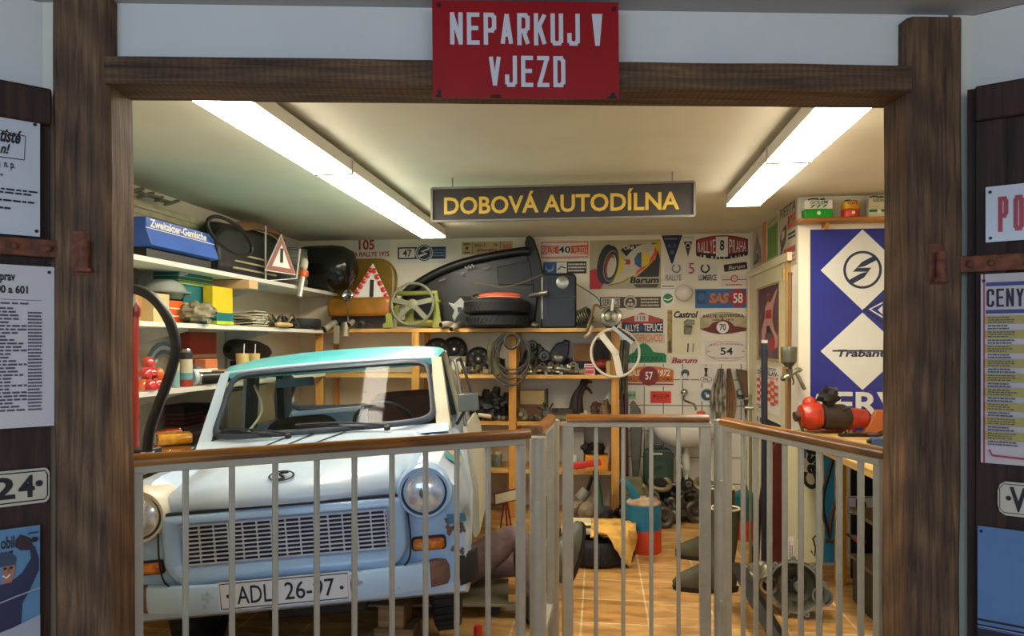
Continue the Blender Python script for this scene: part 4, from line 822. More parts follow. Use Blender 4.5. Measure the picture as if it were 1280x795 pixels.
MB().cyl((XR - .02, yb - .06, 1.02), (XR - .075, yb - .06, 1.02), .012, CHR, n=10).build('door_handle', DD)
for z in (1.95, 1.25, .4): MB().cyl((XR - .045, ya - .01, z), (XR - .045, ya - .01, z + .09), .012, m('#a8894a', .4, .6), n=8).build('hinge', DD)
MG = m('#6d3a50', .4, c2='#47283c', scale=5); SK2 = m('#d49a8c', .5)
pl = RW(948, 359, 974, 448, .03)
pp = sign('framed_picture', 'glossy purple picture of a posing dancer set in the white door', 'picture', pl, MG, [('p', [(.36, .35), (.3, .15), (.2, .2), (.18, .4), (.34, .58), (.36, .72), (.48, .8), (.62, .78), (.85, .92), (.95, .95), (.74, .72), (.7, .55), (.78, .4), (.95, .3), (.92, .16), (.8, .14), (.8, .3), (.62, .42), (.5, .4)], SK2), ('d', .5, .84, .075, m('#c98a70')), ('p', [(.4, .88), (.62, .9), (.6, .8), (.44, .8)], m('#7d4432')), ('p', [(.38, .56), (.68, .56), (.66, .68), (.4, .68)], m('#b5222e')), ('p', [(.42, .36), (.62, .36), (.6, .46), (.44, .46)], m('#2c2030')), ('p', [(.55, .12), (.8, .1), (.85, .26), (.6, .3)], m('#b5222e')), ('d', .15, .6, .03, SK2)], th=.003)
mb = MB()
for a_, b_ in (((-.05, 1.02), (1.05, 1.02)), ((-.05, -.02), (1.05, -.02)), ((-.03, 0), (-.03, 1)), ((1.03, 0), (1.03, 1))): mb.bar(pl(*a_), pl(*b_), .018, .016, m('#b49a68', .5), up=(1, 0, 0))
mb.build('frame', pp)
pl = RW(945, 458, 975, 515, .026)
art = [('t', 'ZBRASLAV-', .05, .80, .95, .9, cK, .02), ('t', 'JÍLOVIŠTĚ', .12, .71, .95, .79, cOR, .02), ('s', .2, .92, .85, .98, 2, cK, 3, 1.3)]
for i in range(6):
    for j in range(7):
        if (i + j) % 2 == 0: art.append(('r', .06 + i * .15, .18 + j * .075, .06 + i * .15 + .15, .18 + j * .075 + .075, cOR))
art += [('s', .1, .02, .5, .12, 2, cK, 4)]
sign('poster', 'white poster with orange checkered flag on the lower panel of the white door', 'poster', pl, cW, art, th=.001)
pl = RW(945, 521, 976, 534, .026); sign('sticker', 'black and white strip label under the checkered poster', 'sticker', pl, cW, [('r', .45, .0, 1, .75, cK), ('t', '1B', .05, .1, .35, .6, cK)], th=.001)
# pier: blue service sign and the shelf with three oil cans
SB = m('#27308a', .35, var=.15, scale=4); SW = m('#d6d8cf', .4, var=.05)
YZ = YP - .004; a = PY(1014, 552, YZ); c = PY(1014, 287, YZ); w_ = (XY(1110, YZ) - XY(1014, YZ)); h_ = c.z - a.z
pl = Plane((XY(1013, YZ), YZ, a.z), (XY(1013, YZ) + w_ * 1.6, YZ, a.z), (XY(1013, YZ), YZ, c.z))
Q = lambda x, y: ((x - 1013) / (97 * 1.6), 1 - (y - 287) / 265)
dia = lambda x, y, rx, ry: [Q(x - rx, y), Q(x, y + ry), Q(x + rx, y), Q(x, y - ry)]
art = [('p', dia(1079, 338, 53, 50), SW), ('p', dia(1079, 439, 53, 48), SW), ('l', [Q(1079 + 36 * cos(t) * .63, 338 + 22 * sin(t)) for t in (2 * pi * i / 30 for i in range(31))], .012, cN),
    ('l', [Q(1064, 353), Q(1079, 345), Q(1088, 338), Q(1069, 338), Q(1080, 331), Q(1096, 323)], .024, cN), ('t', 'Trabant', *Q(1047, 446), *Q(1108, 437), cN, .03, .2), ('l', [Q(1041, 438.5), Q(1112, 438.5)], .008, cN),
    ('l', [Q(1150, 349), Q(1081, 387), Q(1150, 434)], .014, cN), ('l', [Q(1150, 356), Q(1088, 387), Q(1150, 425)], .010, SW), ('p', dia(1136, 388, 38, 36), SW), ('r', *Q(1104, 400), *Q(1150, 376), SB), ('t', 'SERVIS', *Q(1019, 520), *Q(1165, 489), SW, .02)]
sign('service_sign', 'tall dark blue service sign with two white diamonds behind the workbench', 'sign', pl, SB, art, th=.004)
SHW = wood('#7a4a12', '#b5782a', '#cf9440', 0, 12, .1, rough=.4)
a = PY(1000, 279, YP - .07); mb = MB(); z = a.z
mb.prism([Vector((XY(999, YP - .13), YP - .11, z)), Vector((XY(1003, YP - .13) , YP - .14, z)), Vector((2.3, YP - .14, z)), Vector((2.3, YP - .002, z)), Vector((XY(999, YP - .13), YP - .002, z))], (0, 0, .024), SHW)
sh = tag(mb.build('wall_shelf', bev=.004), 'brown wooden wall shelf carrying three oil cans above the blue sign', 'shelf')
for x in (1.5, 2.1): MB().box((x, YP - .05, z - .02), (.02, .09, .04), SHW).build('bracket', sh)
zt = z + .0245
for lab, x0, x1, top, cs, txt, mt2 in (('green and white rectangular oil can on the wall shelf', 1006, 1041, 248, (cW, m('#0fa028', .4)), ('GOLEM', '777'), m('#0a6a1c')), ('yellow and red round-shouldered can between two oil cans', 1054, 1077, 250, (m('#d9a818', .4), m('#d23a1a', .4)), ('OIL',), m('#b3380f')), ('cream oil can with a thin green band beside the timber post', 1086, 1112, 245, (m('#d9d3b4', .4), m('#d9d3b4', .4)), ('GREASE',), m('#1f7a3c'))):
    Yc = YP - .075; xa, xb = XY(x0, Yc - .04), XY(x1, Yc - .04); zz = PY((x0 + x1) / 2, top, Yc - .04).z; w = xb - xa; d = .08; xc = (xa + xb) / 2; hh = zz - zt; ro_ = 'yellow' in lab
    t = thing('oil_can', lab, 'can', (xc, Yc, zt)); mb = MB(); lv = [(0, cs[1]), (.5, cs[1]), (.5, cs[0]), (.93, cs[0])]
    if ro_:
        mb.lathe([(w / 2, .0), (w / 2, hh * .48)], (xc, Yc, zt), (0, 0, 1), cs[1], n=24); mb.lathe([(w / 2, hh * .48), (w / 2, hh * .93), (w * .44, hh * .96)], (xc, Yc, zt), (0, 0, 1), cs[0], n=24)
    else:
        mb.box((xc, Yc, zt + hh * .24), (w, d, hh * .48), cs[1]); mb.box((xc, Yc, zt + hh * .705), (w, d, hh * .45), cs[0])
    b_ = mb.build('body', t, bev=.006)
    fr_ = Plane((xa, Yc - (w / 2 if ro_ else d / 2) - .001, zt), (xb, Yc - (w / 2 if ro_ else d / 2) - .001, zt), (xa, Yc - (w / 2 if ro_ else d / 2) - .001, zz))
    T_ = MB()
    for i, s_ in enumerate(txt):
        vs_, fs_, q0, q1, q2, q3 = text_mesh(s_, .02); T_.add([fr_(.18 + .64 * (x - q0) / (q1 - q0), (.72 - .2 * i) + .16 * (y - q2) / (q3 - q2), .001) for x, y in vs_], fs_, mt2)
    T_.build('lettering', t, flat=True)
    S_ = MB(); S_.add([fr_(.5 + .12 * cos(k * .4) * fr_.h / fr_.w * .8, .26 + .1 * sin(k * .4), .0012) for k in range(16)], [tuple(range(16))], cW)
    if 'thin' in lab: S_.add([fr_(.02, .24, .001), fr_(.98, .24, .001), fr_(.98, .36, .001), fr_(.02, .36, .001)], [(0, 1, 2, 3)], mt2)
    S_.build('emblem', t, flat=True)
    MB().cyl((xc + w * .2, Yc, zz - hh * .08), (xc + w * .2, Yc, zz + .004), .016, cK if not ro_ else cBr, n=12).build('cap', t)
    MB().tube([(xc - w * .3, Yc, zz - hh * .06), (xc - w * .28, Yc, zz + .004), (xc, Yc, zz + .006), (xc + w * .05, Yc, zz - hh * .06)], .004, cK, n=6).build('handle', t)
# globe lamp on the wall
p = PY(855, 366, YB - .06); t = thing('wall_lamp', 'unlit white glass globe wall lamp among the stickers', 'lamp', (p.x, YB, p.z))
MB().ell(p, .077, m('#e8e2d2', .15, var=.03), n=24, k=16).build('globe', t); MB().cyl((p.x, YB - .001, p.z), (p.x, YB - .03, p.z), .06, cW, n=20).build('base', t)
# ================================================================ SHELVING
PINE = wood('#a86f2c', '#d0943f', '#e3ad58', 2, 14, .1, rough=.6); PINEX = wood('#b07a36', '#d6a452', '#e8be74', 0, 14, .1, rough=.6); BOARD = m('#dcd9cc', .5, var=.06, scale=3)
T1, T2, T3, T4, TU = 1.638, 1.232, .822, .402, 1.978
YF = 6.25; xr = XY(775, YF); xl = XL + .004
su = thing('shelving_unit', 'pine shelving unit with four boards along the back wall, crammed with old car parts', 'shelving', ((xl + xr) / 2, 6.47, 0))
for z in (T1, T2, T3, T4): MB().box(((xl + xr) / 2, (YF + YB) / 2 - .006, z - .016), (xr - xl, YB - YF - .016, .032), PINEX).build('board', su)
for px in (400, 520, 641, 769):
    x = XY(px, YF)
    for y in (YF - .012, YB - .04): MB().box((x, y, (T1 - .034) / 2), (.066 if y < 6.4 else .05, .03, T1 - .034), PINE).build('upright', su, bev=.003)
for z, nm in ((TU, 'topmost white wall shelf, holding the blue box'), (1.625, 'white wall shelf with green boxes and papers'), (1.24, 'cream wall shelf with red lamp lenses and cans'), (.82, 'lowest cream wall shelf with spare tail lamps')):
    t = thing('wall_shelf', nm + ', above the car', 'shelf', (-2.67, 4.4, z)); ye = 6.236 if z < 1.9 else 6.66
    mb = MB(); mb.box((-2.677, (2.5 + ye) / 2, z - .014), (.444, ye - 2.5, .028), BOARD); mb.build('board', t)
    for y in (3.1, 4.2, 5.3): MB().prism([(-2.898, y, z - .03), (-2.55, y, z - .03), (-2.55, y, z - .045), (-2.898, y, z - .13)], (0, .012, 0), m('#c9c9c6', .4)).build('bracket', t)
for i, y in enumerate((3.1, 4.2, 5.3)):
    tag(MB().box((XL + .004, y + .006, 1.3), (.008, .03, 1.9), m('#aab0ba', .4, .3)).build('trim_%d' % (4 + i), flat=True), kind='structure')
def Lp_(px, py, X=-2.6): return PX(px, py, X)
def Bp(px, py, Y=6.42): return PY(px, py, Y)
ORA = m('#e2601c', .35); TEAL = m('#0f6a6c', .5); CREAMB = m('#d8bd86', .6); GREY = m('#8c9188', .4); STL = m('#9a988c', .3, .7, var=.3, scale=25); GRIME = m('#2a2620', .6, .3, var=.5, scale=18, bump=.3); CAST = m('#6d6a5c', .5, .5, var=.45, scale=14, bump=.3); RUSTM = m('#5a4030', .7, .3, var=.4, scale=20, bump=.3)
OLIVE = m('#8f9440', .4, var=.2, scale=8); KH = m('#6a6a4a', .5, var=.2)
def boxthing(name, label, cat, c, sz, mat, rz=0.0, lid=None, band=None, group=None):
    """a carton or case: body, lid edge, printed band; c is the middle of its foot"""
    c = Vector(c); R = Matrix.Rotation(rz, 4, 'Z'); mw = Matrix.Translation(c) @ R
    t = thing(name, label, cat, mw=mw, group=group)
    MB().box((0, 0, sz[2] / 2), sz, mat).build('body', t, bev=min(.004, min(sz) * .08))
    if lid: MB().box((0, 0, sz[2] - sz[2] * .11), (sz[0] + .004, sz[1] + .004, sz[2] * .24), lid).build('lid', t, bev=.002)
    if band:
        mb = MB()
        for i, (f0, f1) in enumerate(band[1:]):
            mb.box((0, 0, sz[2] * (f0 + f1) / 2), (sz[0] + .003, sz[1] + .003, sz[2] * (f1 - f0)), band[0])
        mb.build('printed_band', t)
    return t
# ---- topmost wall shelf
BLB = m('#3a62b8', .35, var=.2, scale=5); BLD = m('#2c4aa0', .35)
y0, y1 = PX(190, 300, -2.42).y, PX(274, 320, -2.42).y
bb = thing('blue_trough', 'blue enamel trough box with white old lettering on the topmost wall shelf', 'box', (-2.55, (y0 + y1) / 2, TU + .002))
prof = [(-2.47, 2.032), (-2.42, 2.04), (-2.455, 2.135), (-2.455, 2.197), (-2.72, 2.197), (-2.72, 2.04)]
MB().loft([[Vector((x, y, z)) for x, z in prof] for y in (y0, y1)], BLB).build('body', bb, bev=.004)
MB().box((-2.59, (y0 + y1) / 2, 2.008), (.25, y1 - y0 - .04, .056), BLK).build('plinth', bb)
pl = Plane((-2.4525, y0 + .03, 2.14), (-2.4525, y0 + .60, 2.14), (-2.4525, y0 + .03, 2.194), n=(1, 0, 0)); pl.n = Vector((1, 0, 0))
vs_, fs_, q0, q1, q2, q3 = text_mesh('Zweitakter-Gemische', .03); T_ = MB(); T_.add([pl((x - q0) / (q1 - q0), .08 + .84 * (y - q2) / (q3 - q2), .001) for x, y in vs_], fs_, cW); T_.build('lettering', bb, flat=True)
MB().box((-2.454, (y0 + y1) / 2, 2.137), (.006, y1 - y0, .004), cW).build('edge_line', bb)
TRIM = m('#b8b18f', .4, .15, var=.25, scale=12)
for i, (x, z, ya, yb) in enumerate(((-2.773, 2.0, 3.34, 5.2), (-2.819, 2.002, 3.28, 5.26), (-2.78, 2.038, 3.27, 5.27), (-2.822, 2.04, 3.33, 4.86), (-2.774, 2.077, 3.21, 5.07), (-2.822, 2.079, 3.1, 4.91), (-2.777, 2.115, 3.38, 5.18), (-2.826, 2.117, 3.3, 4.87), (-2.773, 2.154, 3.18, 4.8), (-2.819, 2.156, 3.15, 4.91), (-2.768, 2.192, 3.37, 4.94), (-2.818, 2.194, 3.23, 5.14), (-2.778, 2.231, 3.39, 5.15), (-2.818, 2.233, 3.32, 4.95), (-2.776, 2.269, 3.19, 4.87), (-2.827, 2.271, 3.18, 5.1), (-2.78, 2.308, 3.32, 4.97), (-2.825, 2.31, 3.3, 5.04), (-2.776, 2.346, 3.27, 5.15), (-2.827, 2.348, 3.34, 4.81))):
    mb = MB(); mb.loft([[Vector((x + a, y, z + b)) for a, b in ((-.016, -.019), (.016, -.019), (.018, 0), (.012, .018), (-.012, .018))] for y in (ya, yb)], TRIM)
    tag(mb.build('metal_strip'), 'long cream metal trim strip stacked behind the blue trough box', 'metal strip', 'metal strips behind the blue box')
mb = MB(); pts = []
for i in range(20): pts.append((-2.785 + .02 * sin(i * 2.1), 3.25 + i * .062, 2.412 + .020 * (i % 2)))
ch = thing('chain', 'grey tangled linkage chain lying along the stacked cream trim strips', 'chain', (-2.785, 3.8, 2.40))
for i in range(19):
    a, b = Vector(pts[i]), Vector(pts[i + 1]); MB().tube([a + Vector((.014, -.015, -.01)), b + Vector((.014, .02, .012)), b + Vector((-.014, .02, .012)), a + Vector((-.014, -.015, -.01))], .008, m('#8f8c78', .5, .3, var=.3), n=5, closed=True, sub=2).build('link', ch)
mb = MB(); pts = []
for i in range(30):
    t = 2 * pi * i / 30; u, v = cos(t), sin(t)
    lx = 287 + 31 * u * .86 + 22 * v * .35; pts.append(P(lx, 295 + 27 * u * .75 - 22 * v * .62, 2.43 / (ST - CT * (lx - 640) / F)))
mb.tube(pts, .0125, BLK, n=8, closed=True, sub=1); tag(mb.build('rubber_loop'), 'thin black rubber loop leaning on the topmost wall shelf beside the blue box', 'belt')
# dark case with brown curved handle strip
a = PX(283, 330, -2.55); b = PX(352, 340, -2.55)
cs = thing('black_case', 'black rounded case with brown curved strip behind the warning triangle', 'case', (-2.68, (a.y + b.y) / 2, TU + .002))
zt = PX(300, 285, -2.6).z
mb = MB(); mb.loft([[Vector((-2.74, y, TU + .002)), Vector((-2.59, y, TU + .002)), Vector((-2.56, y, TU + .05)), Vector((-2.59, y, zt_)), Vector((-2.65, y, zt_ + .04)), Vector((-2.74, y, zt_ + .04))] for y, zt_ in ((a.y - .05, zt - .10), (a.y + .05, zt - .03), ((a.y + b.y) / 2, zt), (b.y, zt), (b.y + .05, zt - .02))], m('#211f1d', .45)); mb.build('body', cs, bev=.02)
mb = MB(); mb.loft([[Vector((x, y, z)) for x, z in ((-2.58, h - .02), (-2.54, h - .015), (-2.58, h + .03), (-2.62, h + .05), (-2.67, h + .045))] for y, h in ((a.y + .25, zt - .01), (a.y + .45, zt + .035), (b.y - .1, zt + .045), (b.y - .03, zt + .04), (b.y + .06, zt + .01))], m('#9a6a48', .5)); mb.build('curved_strip', cs)
mb = MB()
for k in range(3): mb.tube([(-2.555, a.y + .1 + .02 * k, TU + .06 + .05 * k), (-2.552, b.y - .1, TU + .065 + .05 * k)], .008, m('#b5ab88', .5), n=6)
mb.build('cream_piping', cs)
c = PX(362, 318, -2.62); ri = thing('ribbed_drum', 'grey ribbed rubber drum between the black case and the wrapped black tank', 'drum', (c.x, c.y, TU + .002))
mb = MB(); pr = []
for k in range(9): pr += [(.145 + .006 * (k % 2), k * .034), (.145 + .006 * (k % 2), k * .034 + .03)]
mb.lathe(pr, (c.x, c.y, TU + .004), (0, 0, 1), m('#5f5e52', .55, var=.2), n=24); mb.build('body', ri)
MB().lathe([(.15, 0), (.15, .012), (.12, .02)], (c.x, c.y, TU + .31), (0, 0, 1), m('#4a4940', .5), n=24).build('cap', ri)
def tri_sign(name, lab, apex, bl_, br_, d, border, inner, bar, refl=None, base_z=None):
    ds = d if isinstance(d, tuple) else (d, d, d); A, Bq, Cq = (P(*q, e) for q, e in zip((apex, bl_, br_), ds)); n = (Cq - Bq).cross(A - Bq).normalized()
    if n.dot(CAMPOS - A) < 0: n = -n
    g = (A + Bq + Cq) / 3; S_ = lambda k, l: [g + (q - g) * k + n * l for q in (Bq, Cq, A)]
    r = tag(MB().prism(S_(1.0, 0), n * -.012, cW).build(name, bev=.003), lab, 'warning triangle')
    MB().prism(S_(.93, .001), n * .002, border).build('border', r); MB().prism(S_(.58 if refl is None else .62, .0035), n * .002, inner).build('inner_panel', r)
    u = (Cq - Bq).normalized(); up = (A - (Bq + Cq) / 2); ax = (Bq + Cq) / 2
    k0, k1 = (.26, .62) if refl is None else (.17, .60)
    MB().bar(ax + up * k0 + n * .008, ax + up * k1 + n * .008, (Cq - Bq).length * .085, .004, bar, up=n).build('exclamation_bar', r)
    if refl:
        E = [(Bq, A), (A, Cq), (Bq, Cq)]
        for i, (p, q) in enumerate(E):
            p, q = g + (p - g) * .84, g + (q - g) * .84
            for k in range(6):
                c_ = p + (q - p) * (k + .5) / 6; MB().lathe([(.025, 0), (.025, .006), (.017, .011), (.001, .012)], c_ + n * .003, n, refl, n=14).build('reflector', r)
    return r
TB = m('#a35a48', .4)
tri_sign('warning_triangle', 'folding warning triangle with brown-red border propped on the topmost wall shelf', (352, 292), (331, 338), (370, 344), (5.52, 5.41, 5.63), TB, cW, cK)
mb = MB(); q0_, q1_ = P(332, 338, 5.52), P(332, 282, 5.52); q0_.z = TU + .003; mb.bar(q0_, q1_, .012, .006, cW); st = thing('triangle_stand', 'pair of thin white uprights behind the brown-red warning triangle', 'stand', (q0_.x, q0_.y, TU + .002)); mb.build('upright', st)
MB().bar(P(371, 348, 5.76), P(375, 311, 5.76), .012, .006, cW).build('upright', st); MB().bar(q0_ + Vector((0, 0, .004)), P(371, 348, 5.76), .012, .006, cW).build('foot_bar', st)
c = PX(378, 350, -2.40); t = thing('hand_lamp', 'white tubular hand lamp with orange collar hooked on the topmost shelf edge', 'lamp', (c.x, c.y, c.z))
MB().cyl(PX(374, 371, -2.415), PX(380, 334, -2.415), .024, m('#c9c4b2', .3, .4), n=14).build('tube', t)
q = PX(379, 342, -2.415); MB().lathe([(.03, -.03), (.042, -.02), (.042, .02), (.03, .03)], q, (.05, .1, 1), ORA, n=16).build('collar', t); q = PX(380, 330, -2.415); MB().lathe([(.033, -.03), (.033, .02), (.02, .045), (.001, .05)], q, (.05, .1, 1), m('#d8d2b8', .2), n=16).build('glass', t)
BAG = m('#1d1d1c', .14, var=.4, scale=10, bump=.6); a, b = Vector((-2.75, 6.36, TU + .225)), Vector((-2.22, 6.33, TU + .215))
mb = MB(); mb.lathe([(.001, -.02), (.12, -.01), (.18, .02), (.20, .08), (.205, .18), (.205, .32), (.195, .43), (.16, .50), (.09, .53), (.001, .54)], a, b - a, BAG, n=28)
for i, v in enumerate(mb.v): mb.v[i] = v + Vector((noise.noise(v * 9), noise.noise(v * 9 + Vector((4, 0, 0))), noise.noise(v * 9 + Vector((0, 7, 0))))) * .016
r = tag(mb.build('wrapped_tank', ang=60), 'fat black tank wrapped in shiny film at the corner end of the topmost shelf', 'tank')
MB().tube([a + (b - a) * .15 + Vector((0, 0, .18)), a + (b - a) * .5 + Vector((.02, 0, .19)), a + (b - a) * .9 + Vector((0, 0, .15))], .009, m('#7a6a4a', .5), n=6).build('cord', r)
c = PX(314, 352, -2.43); tag(MB().box((-2.56, c.y, TU - .062), (.30, .13, .062), m('#d0a878', .6)).build('wood_block', bev=.006), 'pale wooden block clamped under the topmost wall shelf edge', 'block')
# ---- wall shelf with boxes and papers
z2 = 1.627
def LY(px, X=-2.58): return PX(px, HY, X).y
def Lz(px, py, X=-2.58): return PX(px, py, X).z
def lbox(name, lab, px0, px1, top, mat, X=-2.58, d=.13, z=z2, bot=None, **k):
    ya, yb = LY(px0, X), LY(px1, X); z0 = Lz((px0 + px1) / 2, bot, X) if bot else z; h = Lz((px0 + px1) / 2, top, X) - z0
    return boxthing(name, lab, name.split('_')[-1] if name.split('_')[-1] in ('box', 'carton', 'case', 'can', 'cup') else 'box', (X - d / 2, (ya + yb) / 2, z0), (d, yb - ya, h), mat, **k)
STR = m('#b8c832', .5)
c1 = lbox('parts_box', 'dark filter box standing nearest the timber post on the box shelf', 158, 173, 333, m('#4a463c', .7, var=.4, scale=30), X=-2.74)
wf = lbox('wooden_clock', 'pale wooden clock case on the box shelf behind the red pump', 166, 186, 369, m('#c49a5c', .6), X=-2.62, d=.08)
t = lbox('carton', 'cream carton under the upturned grey bowl', 192, 212, 367, CREAMB, X=-2.55, d=.18)
t = lbox('carton', 'orange and red striped carton beside the cream carton', 213, 229, 376, ORA, X=-2.55, d=.15, band=(m('#f2e3c6', .5), (.28, .34), (.62, .68)))
c = PX(205, 362, -2.66); mb = MB(); zb_ = Lz(203, 366, -2.62)
mb.lathe([(.001, .09), (.06, .085), (.11, .055), (.135, .012), (.15, .006), (.15, .0), (.12, .0)], (c.x, c.y, zb_ + .001), (0, 0, 1), m('#9a9f98', .25, var=.1), n=28, caps=False)
r = tag(mb.build('grey_bowl'), 'upturned grey plastic bowl on top of the cream carton', 'bowl'); MB().torus((c.x, c.y, zb_ + .006), (0, 0, 1), .148, .007, m('#7d827a', .3), n=28, k=6).build('rim', r)
c = PX(220, 366, -2.60); zz = Lz(221, 375, -2.62); mb = MB(); mb.lathe([(.045, 0), (.06, .02), (.062, .05), (.055, .085), (.052, .085)], (c.x - .02, c.y, zz + .001), (0, 0, 1), m('#8fb8a0', .35), n=20); r = tag(mb.build('tub'), 'mint green plastic tub on the orange striped carton', 'tub'); MB().torus((c.x - .02, c.y, zz + .083), (0, 0, 1), .056, .005, m('#a8ccb4', .35), n=20, k=6).build('rim', r)
gb = dict(band=(STR, (.08, .12), (.18, .22), (.28, .32), (.52, .55)))
lbox('parts_box', 'teal box with lime stripes, lower of the two behind the silver cup', 229, 263, 359, TEAL, X=-2.60, d=.16, **gb)
lbox('parts_box', 'teal box with lime stripes lying on top of the other teal box', 223, 266, 338, TEAL, X=-2.60, d=.17, bot=358.5, **gb)
lbox('parts_box', 'upright blue and yellow bulb box beside the teal boxes', 266, 291, 359, m('#e3c61c', .5), X=-2.52, d=.07, band=(m('#1c5f7a', .5), (0.02, .3)))
lbox('parts_box', 'small teal and lime box lying in front of the yellow box', 271, 292, 391, TEAL, X=-2.45, d=.06, band=(STR, (.0, .3)))
c = PX(246, 392, -2.5); mb = MB(); mb.ell((c.x, c.y, z2 + .065), (.10, .13, .064), m('#8f8668', .7, var=.3, scale=12), nz=.4, seed=3, n=30, k=18, zmin=z2); tag(mb.build('parts_bag'), 'crumpled grey-beige bag of parts in front of the teal boxes', 'bag')
c = PX(265, 390, -2.44); mb = MB(); ax = Vector((.25, .55, .5)).normalized(); p0 = Vector((-2.47, c.y - .05, z2 + .048)); mb.lathe([(.035, 0), (.042, .06), (.048, .065), (.044, .068), (.034, .01)], p0, ax, STL, n=20); r = tag(mb.build('silver_cup'), 'tilted silver cup lying against the crumpled parts bag', 'cup'); MB().torus(p0 + ax * .066, ax, .046, .004, CHR, n=20, k=6).build('rim', r)
for i in range(7):
    y = LY(310) + rnd.uniform(-.04, .04); mb = MB(); z = z2 + .002 + i * .012; w = .24 - .01 * i; z = z2 + .002 + i * .017
    mb.loft([[Vector((x, y + yy, z + .006 * sin(x * 20 + i) + 0)) for x in (-2.70, -2.62, -2.54, -2.47)] + [Vector((x, y + yy, z + .008 + .006 * sin(x * 20 + i))) for x in (-2.47, -2.54, -2.62, -2.70)] for yy in (-w / 2, 0, w / 2)], m('#c9bfa0' if i % 2 else '#b5ad92', .7, var=.15))
    tag(mb.build('paper_pad', flat=True), 'yellowed paper pad in the slumped stack on the box shelf', 'paper', 'paper pads in one stack')
for i in range(9):
    a = 5.05 + (i % 3) * .05; mb = MB(); r = random.Random(i); z = z2 + .010 + .0185 * i; pts = []
    for k in range(7): pts.append((-2.475 - .026 * i + .006 * (k % 2), a + k * .105 + r.uniform(-.03, .03), z2 + .012 + .085 * r.random() * (k % 2) + .02 * r.random()))
    mb.tube(pts, .0085, (CAST, m('#3a352c', .6), m('#a08a5c', .6))[i % 3], n=6); tag(mb.build('cable', ang=60), 'loose cable in the tangle lying between the papers and the spare wheel', 'cable', 'tangled cables on the box shelf')
c = PX(402, 398, -2.52); t = thing('spare_wheel', 'spare wheel lying flat at the corner end of the box shelf', 'wheel', (-2.60, 6.02, z2 + .002)); MB().lathe([(.10, 0), (.165, .0), (.178, .02), (.178, .07), (.165, .09), (.10, .09)], (-2.60, 6.02, z2 + .002), (0, 0, 1), RUB, n=32, caps=False).build('tyre', t); MB().lathe([(.001, .05), (.04, .06), (.06, .075), (.10, .085), (.115, .092), (.10, .03), (.001, .03)], (-2.60, 6.02, z2 + .004), (0, 0, 1), m('#a8a48c', .35, .4), n=32, caps=False).build('rim', t)
mb = MB(); mb.lathe([(.012, 0), (.02, .04), (.02, .2), (.012, .28)], (-2.44, LY(345, -2.44), z2 + .022), (.0, 1, .0), m('#c4a468', .6), n=12); tag(mb.build('wooden_mallet'), 'yellow wooden mallet shaft lying in front of the cable tangle', 'mallet')
# ---- wall shelf with red lenses
z3 = 1.242; LR = m('#b01c24', .12, c2='#cf4a3c', scale=22, coat=.6); k = 0
for px, X, lift in ((179, -2.50, 0), (187, -2.47, 0), (195, -2.50, 0), (203, -2.53, 0), (183, -2.58, 0), (191, -2.60, 0), (181, -2.54, .065), (189, -2.53, .068), (199, -2.56, .06), (187, -2.55, .125)):
    c = PX(px, HY, X); mb = MB(); a = Vector((rnd.uniform(-.3, .6), rnd.uniform(-.6, .3), 1)).normalized(); mb.lathe([(.034, 0), (.036, .015), (.03, .045), (.016, .058), (.001, .06)], (c.x, c.y, z3 + .004 + lift), a if lift else (0, 0, 1), LR if k % 4 else m('#d8682a', .15, coat=.5), n=16)
    r = tag(mb.build('lamp_lens'), 'red or orange glass lamp lens in the heap beside the black hose', 'lamp lens', 'lamp lenses heaped on the shelf'); MB().torus(r.location, (0, 0, 1), .035, .003, CHR, n=16, k=5) ; k += 1
mb = MB(); c = LY(208, -2.7); pr = []
cl = [m('#5a7c92', .4), m('#c9ccc4', .4), m('#5a7c92', .4), m('#a39a82', .4)]
t = thing('striped_ring', 'upright blue and white striped half ring behind the red lenses', 'ring', (-2.72, c, z3)); 
for i, mt in enumerate(cl):
    r_ = .25 - .025 * i; mb = MB(); mb.tube([(-2.72, c - r_ * cos(a_) * .8, z3 + .012 + r_ * sin(a_)) for a_ in (pi * k / 12 for k in range(13))], .0125, mt, n=6, sub=1); mb.build('band', t)
def lcan(lab, px, X, w, top, cols, cap=None, z=z3, name='spray_can', cat='can'):
    c = PX(px, HY, X); h = Lz(px, top, X) - z; t = thing(name, lab, cat, (c.x, c.y, z)); n = len(cols); mb = MB()
    for i, q in enumerate(cols): mb.lathe([(w / 2, h * .9 * i / n), (w / 2, h * .9 * (i + 1) / n)], (c.x, c.y, z + .001), (0, 0, 1), q, n=18)
    mb.build('body', t); MB().lathe([(w / 2, 0), (w * .36, h * .05), (w * .3, h * .1)], (c.x, c.y, z + h * .9), (0, 0, 1), cap or STL, n=18).build('cap', t); return t
lcan('tall spray can banded red, teal and white on the lens shelf', 233, -2.50, .072, 436, (m('#a8382c', .4), m('#6aa0a0', .4), m('#c9c0a0', .4), m('#c9c0a0', .4), cK), cap=CHR)
lcan('slim teal can half behind the black hose on the lens shelf', 219, -2.52, .05, 450, (m('#7fa8a4', .4), m('#7fa8a4', .4), m('#c4bb94', .4)))
def lying(lab, px, py, X, r, L_, mat, mat2, z, ax=(.35, .9, .0), name='tin', cat='can'):
    c = PX(px, py, X); ax = Vector(ax).normalized(); p = Vector((c.x, c.y, z + r + .002)); t = thing(name, lab, cat, p); MB().lathe([(r, 0), (r, L_)], p - ax * L_ / 2, ax, mat, n=20).build('body', t); MB().lathe([(r * 1.03, 0), (r * 1.03, .012), (r * .8, .014)], p - ax * (L_ / 2 + .006), -ax * -1, mat2, n=20).build('lid', t); return t
lying('white tin lying on its side beside the red parts box', 249, 462, -2.5, .05, .12, m('#cfd4cc', .4), m('#8fb0b8', .4), z3)
